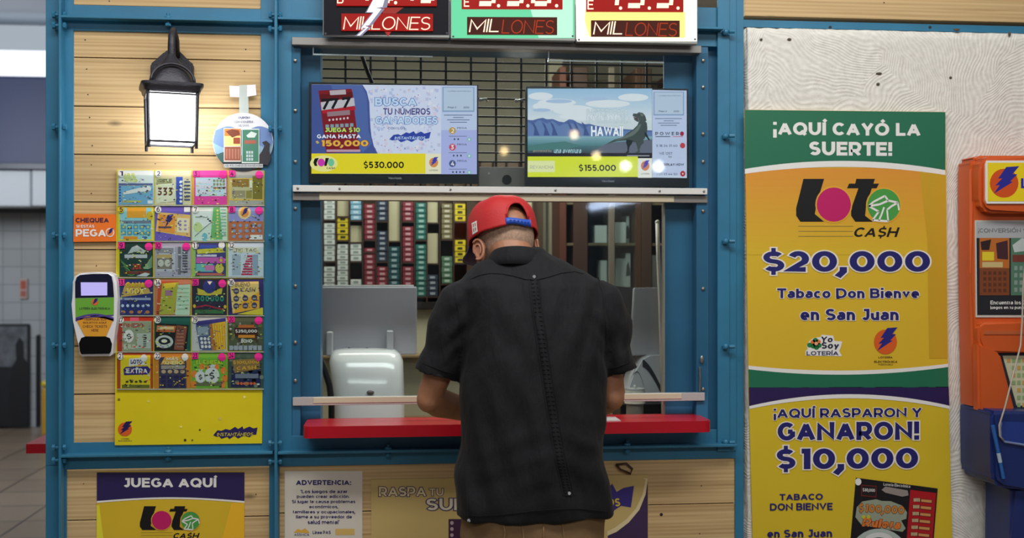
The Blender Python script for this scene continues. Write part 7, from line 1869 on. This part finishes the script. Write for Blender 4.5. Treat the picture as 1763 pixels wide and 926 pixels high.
# ---- trousers
KH = mat((124, 98, 66), 0.75, var=0.10, vscale=16, bump=0.35, bscale=60)
bm = bmesh.new()
A, B = P(536, 500, -.6).x, P(711, 500, -.6).x
hxm, hrx = (A + B) / 2, (B - A) / 2
bridge(bm, [ering(bm, hxm, -.595, z, rx, ry, 40, 2.4) for z, rx, ry in ((.96, .150, .105), (.88, hrx * .93, .115), (.80, hrx * .985, .124), (.72, hrx * .97, .124), (.66, hrx * .90, .115))])
for s in (-1, 1):
    tube(bm, [(hxm + s * .085, -.595, .82), (hxm + s * .088, -.59, .62), (hxm + s * .09, -.585, .45), (hxm + s * .09, -.60, .28), (hxm + s * .092, -.605, .07)], [(.10, .09), (.093, .088), (.082, .078), (.076, .072), (.072, .070)], 24)
tb = remesh(bm, 0.007, 4)
for v in tb.verts:
    p = v.co; v.co = p + v.normal * (0.005 * noise.noise(Vector((p.x * 12, p.y * 8, p.z * 7))) + .002 * sin(p.z * 60 + p.x * 20))
bvt = BVHTree.FromBMesh(tb)
trousers = mk('trousers', tb, KH, man, True)
def on_tr(x, y, lift=.0015):
    r = ray(x, y).normalized(); h = bvt.ray_cast(CAM, r)
    return (h[0] - r * lift) if h[0] is not None else P(x, y, -.71)
for pts in ([(612, 494), (613, 500), (614, 512), (615, 524)], [(637, 494), (637, 500), (637.5, 512), (638, 524)], [(659, 492), (660, 500), (662, 512), (664, 524)], [(590, 494), (592, 500), (590, 512), (589, 524)]):
    bm = bmesh.new(); tube(bm, [on_tr(*q) for q in pts], .0022, 6); mk('seam', bm, mat((140, 112, 78), 0.75), trousers, True)
# ---- shoes
for s in (-1, 1):
    bm = bmesh.new(); x = hxm + s * .096
    rings = []
    for y, w_, h_ in ((-.700, .018, .05), (-.685, .036, .072), (-.62, .041, .085), (-.55, .043, .075), (-.48, .048, .055), (-.42, .045, .045), (-.385, .026, .032)):
        rings.append([bm.verts.new((x + w_ * cos(2 * pi * k / 20), y, max(0.004, h_ / 2 + h_ / 2 * sin(2 * pi * k / 20)))) for k in range(20)])
    bridge(bm, rings); mk('shoe', bm, mat((46, 36, 30), 0.45), man, True)

# ---- cap
CR = mat((188, 30, 34), 0.6, var=0.06, vscale=18, bump=0.25, bscale=300)
CB = mat((40, 84, 190), 0.45)
cap_parent = thing('x', None, None, (0, 0, 0)); bpy.data.objects.remove(cap_parent)
CA, CBk, CT = .0915, .107, .116                    # half width, half length, crown height
CROT = Euler((radians(-19), radians(2), radians(20)), 'XYZ').to_matrix()
CC = Vector((P(590, 225, -.46).x, -.455, P(590, 225, -.46).z))
def cp(az, t):
    """az 0 = forehead, pi = back of the head; t 0 = brim line, 1 = top; boxy crown"""
    r = max(0.0, (1 - t ** 3.4)) ** (1 / 2.5)
    z = CT * (t ** .93) 
    x, y = CA * r * sin(az), CBk * r * cos(az)
    z *= (0.99 + .03 * cos(az))
    z += 0.004 * noise.noise(Vector((sin(az) * 2, cos(az) * 2, t * 3))) 
    return CC + CROT @ Vector((x, y, z))
NA, NT = 96, 24
AH, TH_ = radians(21), .60                       # half width and height of the arched opening at the back
def hole(az, t):
    d = (az - pi) / AH
    if abs(d) >= 1: return False
    return .13 < t < .13 + (TH_ - .13) * sqrt(max(0, 1 - abs(d) ** 2.6))
bm = bmesh.new(); g = {}
for j in range(NT + 1):
    for i in range(NA): g[i, j] = bm.verts.new(cp(2 * pi * i / NA, (j / NT) * .985))
for j in range(NT):
    for i in range(NA):
        az = 2 * pi * (i + .5) / NA; t = (j + .5) / NT * .985
        d = (az - pi) / AH
        if abs(d) < 1 and t < .13 + (TH_ - .13) * sqrt(max(0, 1 - abs(d) ** 2.6)): continue
        bm.faces.new([g[i, j], g[(i + 1) % NA, j], g[(i + 1) % NA, j + 1], g[i, j + 1]])
bm.faces.new([g[i, NT] for i in range(NA)])
bmesh.ops.delete(bm, geom=[v for v in bm.verts if not v.link_faces], context='VERTS')
r = bmesh.ops.solidify(bm, geom=list(bm.faces), thickness=0.0025)
cap = mk('cap', bm, CR, man, True)
# piping round the opening, panel seams
bm = bmesh.new()
tube(bm, [cp(pi + AH * d, .13 + (TH_ - .13) * sqrt(max(0, 1 - abs(d) ** 2.6))) - ray(600, 205).normalized() * .001 for d in [-.999 + 1.998 * k / 24 for k in range(25)]], .0028, 8); mk('opening_edge', bm, CR, cap, True)
for azs in (radians(60), radians(120), radians(240), radians(300), 0.0):
    bm = bmesh.new(); tube(bm, [cp(azs, t) + (cp(azs, t) - CC).normalized() * .0006 for t in [k / 12 * .985 for k in range(13)]], .0011, 6); mk('panel_seam', bm, CR, cap, True)
bm = bmesh.new()   # blue snap strap across the opening
st_ = []
for k in range(15):
    az = pi + AH * 1.12 * (-1 + 2 * k / 14)
    a0, a1 = cp(az, .012), cp(az, .17); o_ = (a0 - CC); o_.z = 0; o_ = o_.normalized() * .0012
    st_.append([bm.verts.new(a0 + o_), bm.verts.new(a1 + o_), bm.verts.new(a1 + o_ * 3), bm.verts.new(a0 + o_ * 3)])
for r0, r1 in zip(st_, st_[1:]):
    for k in range(4): bm.faces.new([r0[k], r0[(k + 1) % 4], r1[(k + 1) % 4], r1[k]])
bm.faces.new(st_[0]); bm.faces.new(list(reversed(st_[-1])))
strap = mk('strap', bm, CB, cap, True)
for k in range(6):
    bm = bmesh.new(); az = pi + AH * (-.75 + 1.5 * k / 5); p = cp(az, .09); o_ = (p - CC); o_.z = 0; o_.normalize(); cyl(bm, p + o_ * .003, o_, .0028, .0014, 8); mk('snap', bm, mat((30, 62, 150), 0.4), strap)
bm = bmesh.new(); ellipsoid(bm, cp(0, 1.0) + Vector((0, 0, .001)), .0095, .0095, .005, 14, 8); mk('top_button', bm, mat((44, 56, 130), 0.5), cap, True)
# brim
bm = bmesh.new(); rows_ = []
for k in range(25):
    az = radians(-62 + 124 * k / 24); inn = cp(az, .0); c_a = cos(az * 90 / 62)
    outv = Vector((sin(az) * .012, .082 * max(0, c_a) ** .6, -.012 - .016 * (abs(az) / radians(62)) ** 2 + .002))
    row = []
    for q in (0, .33, .66, 1): row.append(inn + CROT @ (outv * q + Vector((0, 0, -.010 * (q * (1 - q))))))
    rows_.append(row)
V0 = [[bm.verts.new(p) for p in r_] for r_ in rows_]; V1 = [[bm.verts.new(p - Vector((0, 0, .003))) for p in r_] for r_ in rows_]
for Vx, fl in ((V0, 0), (V1, 1)):
    for i in range(24):
        for k in range(3): 
            q = [Vx[i][k], Vx[i][k + 1], Vx[i + 1][k + 1], Vx[i + 1][k]]; bm.faces.new(q if not fl else list(reversed(q)))
for i in range(24): bm.faces.new([V0[i][3], V1[i][3], V1[i + 1][3], V0[i + 1][3]]); bm.faces.new([V0[i][0], V0[i + 1][0], V1[i + 1][0], V1[i][0]])
mk('brim', bm, mat((34, 48, 110), 0.6), cap, True)
# small white stitched mark on the left side of the cap
def capmap(x, y, d): 
    az = radians(268) - radians(17) * x; t = .04 + .27 * y
    p = cp(az, t); return p + (p - CC).normalized() * (.0042 + (-d))
a = Art(0.0, mapf=capmap)
WM = mat((230, 226, 222), 0.6)
def gridpoly(x0, y0, x1, y1): a.rect(x0, y0, x1, y1, WM, 1)
for q in ((.1, .0, .9, .14), (.1, .86, .9, 1.0), (.12, .1, .30, .9), (.42, .1, .58, .9), (.70, .1, .88, .9), (.3, .44, .7, .56)): gridpoly(*q)
a.done('side_mark', cap)
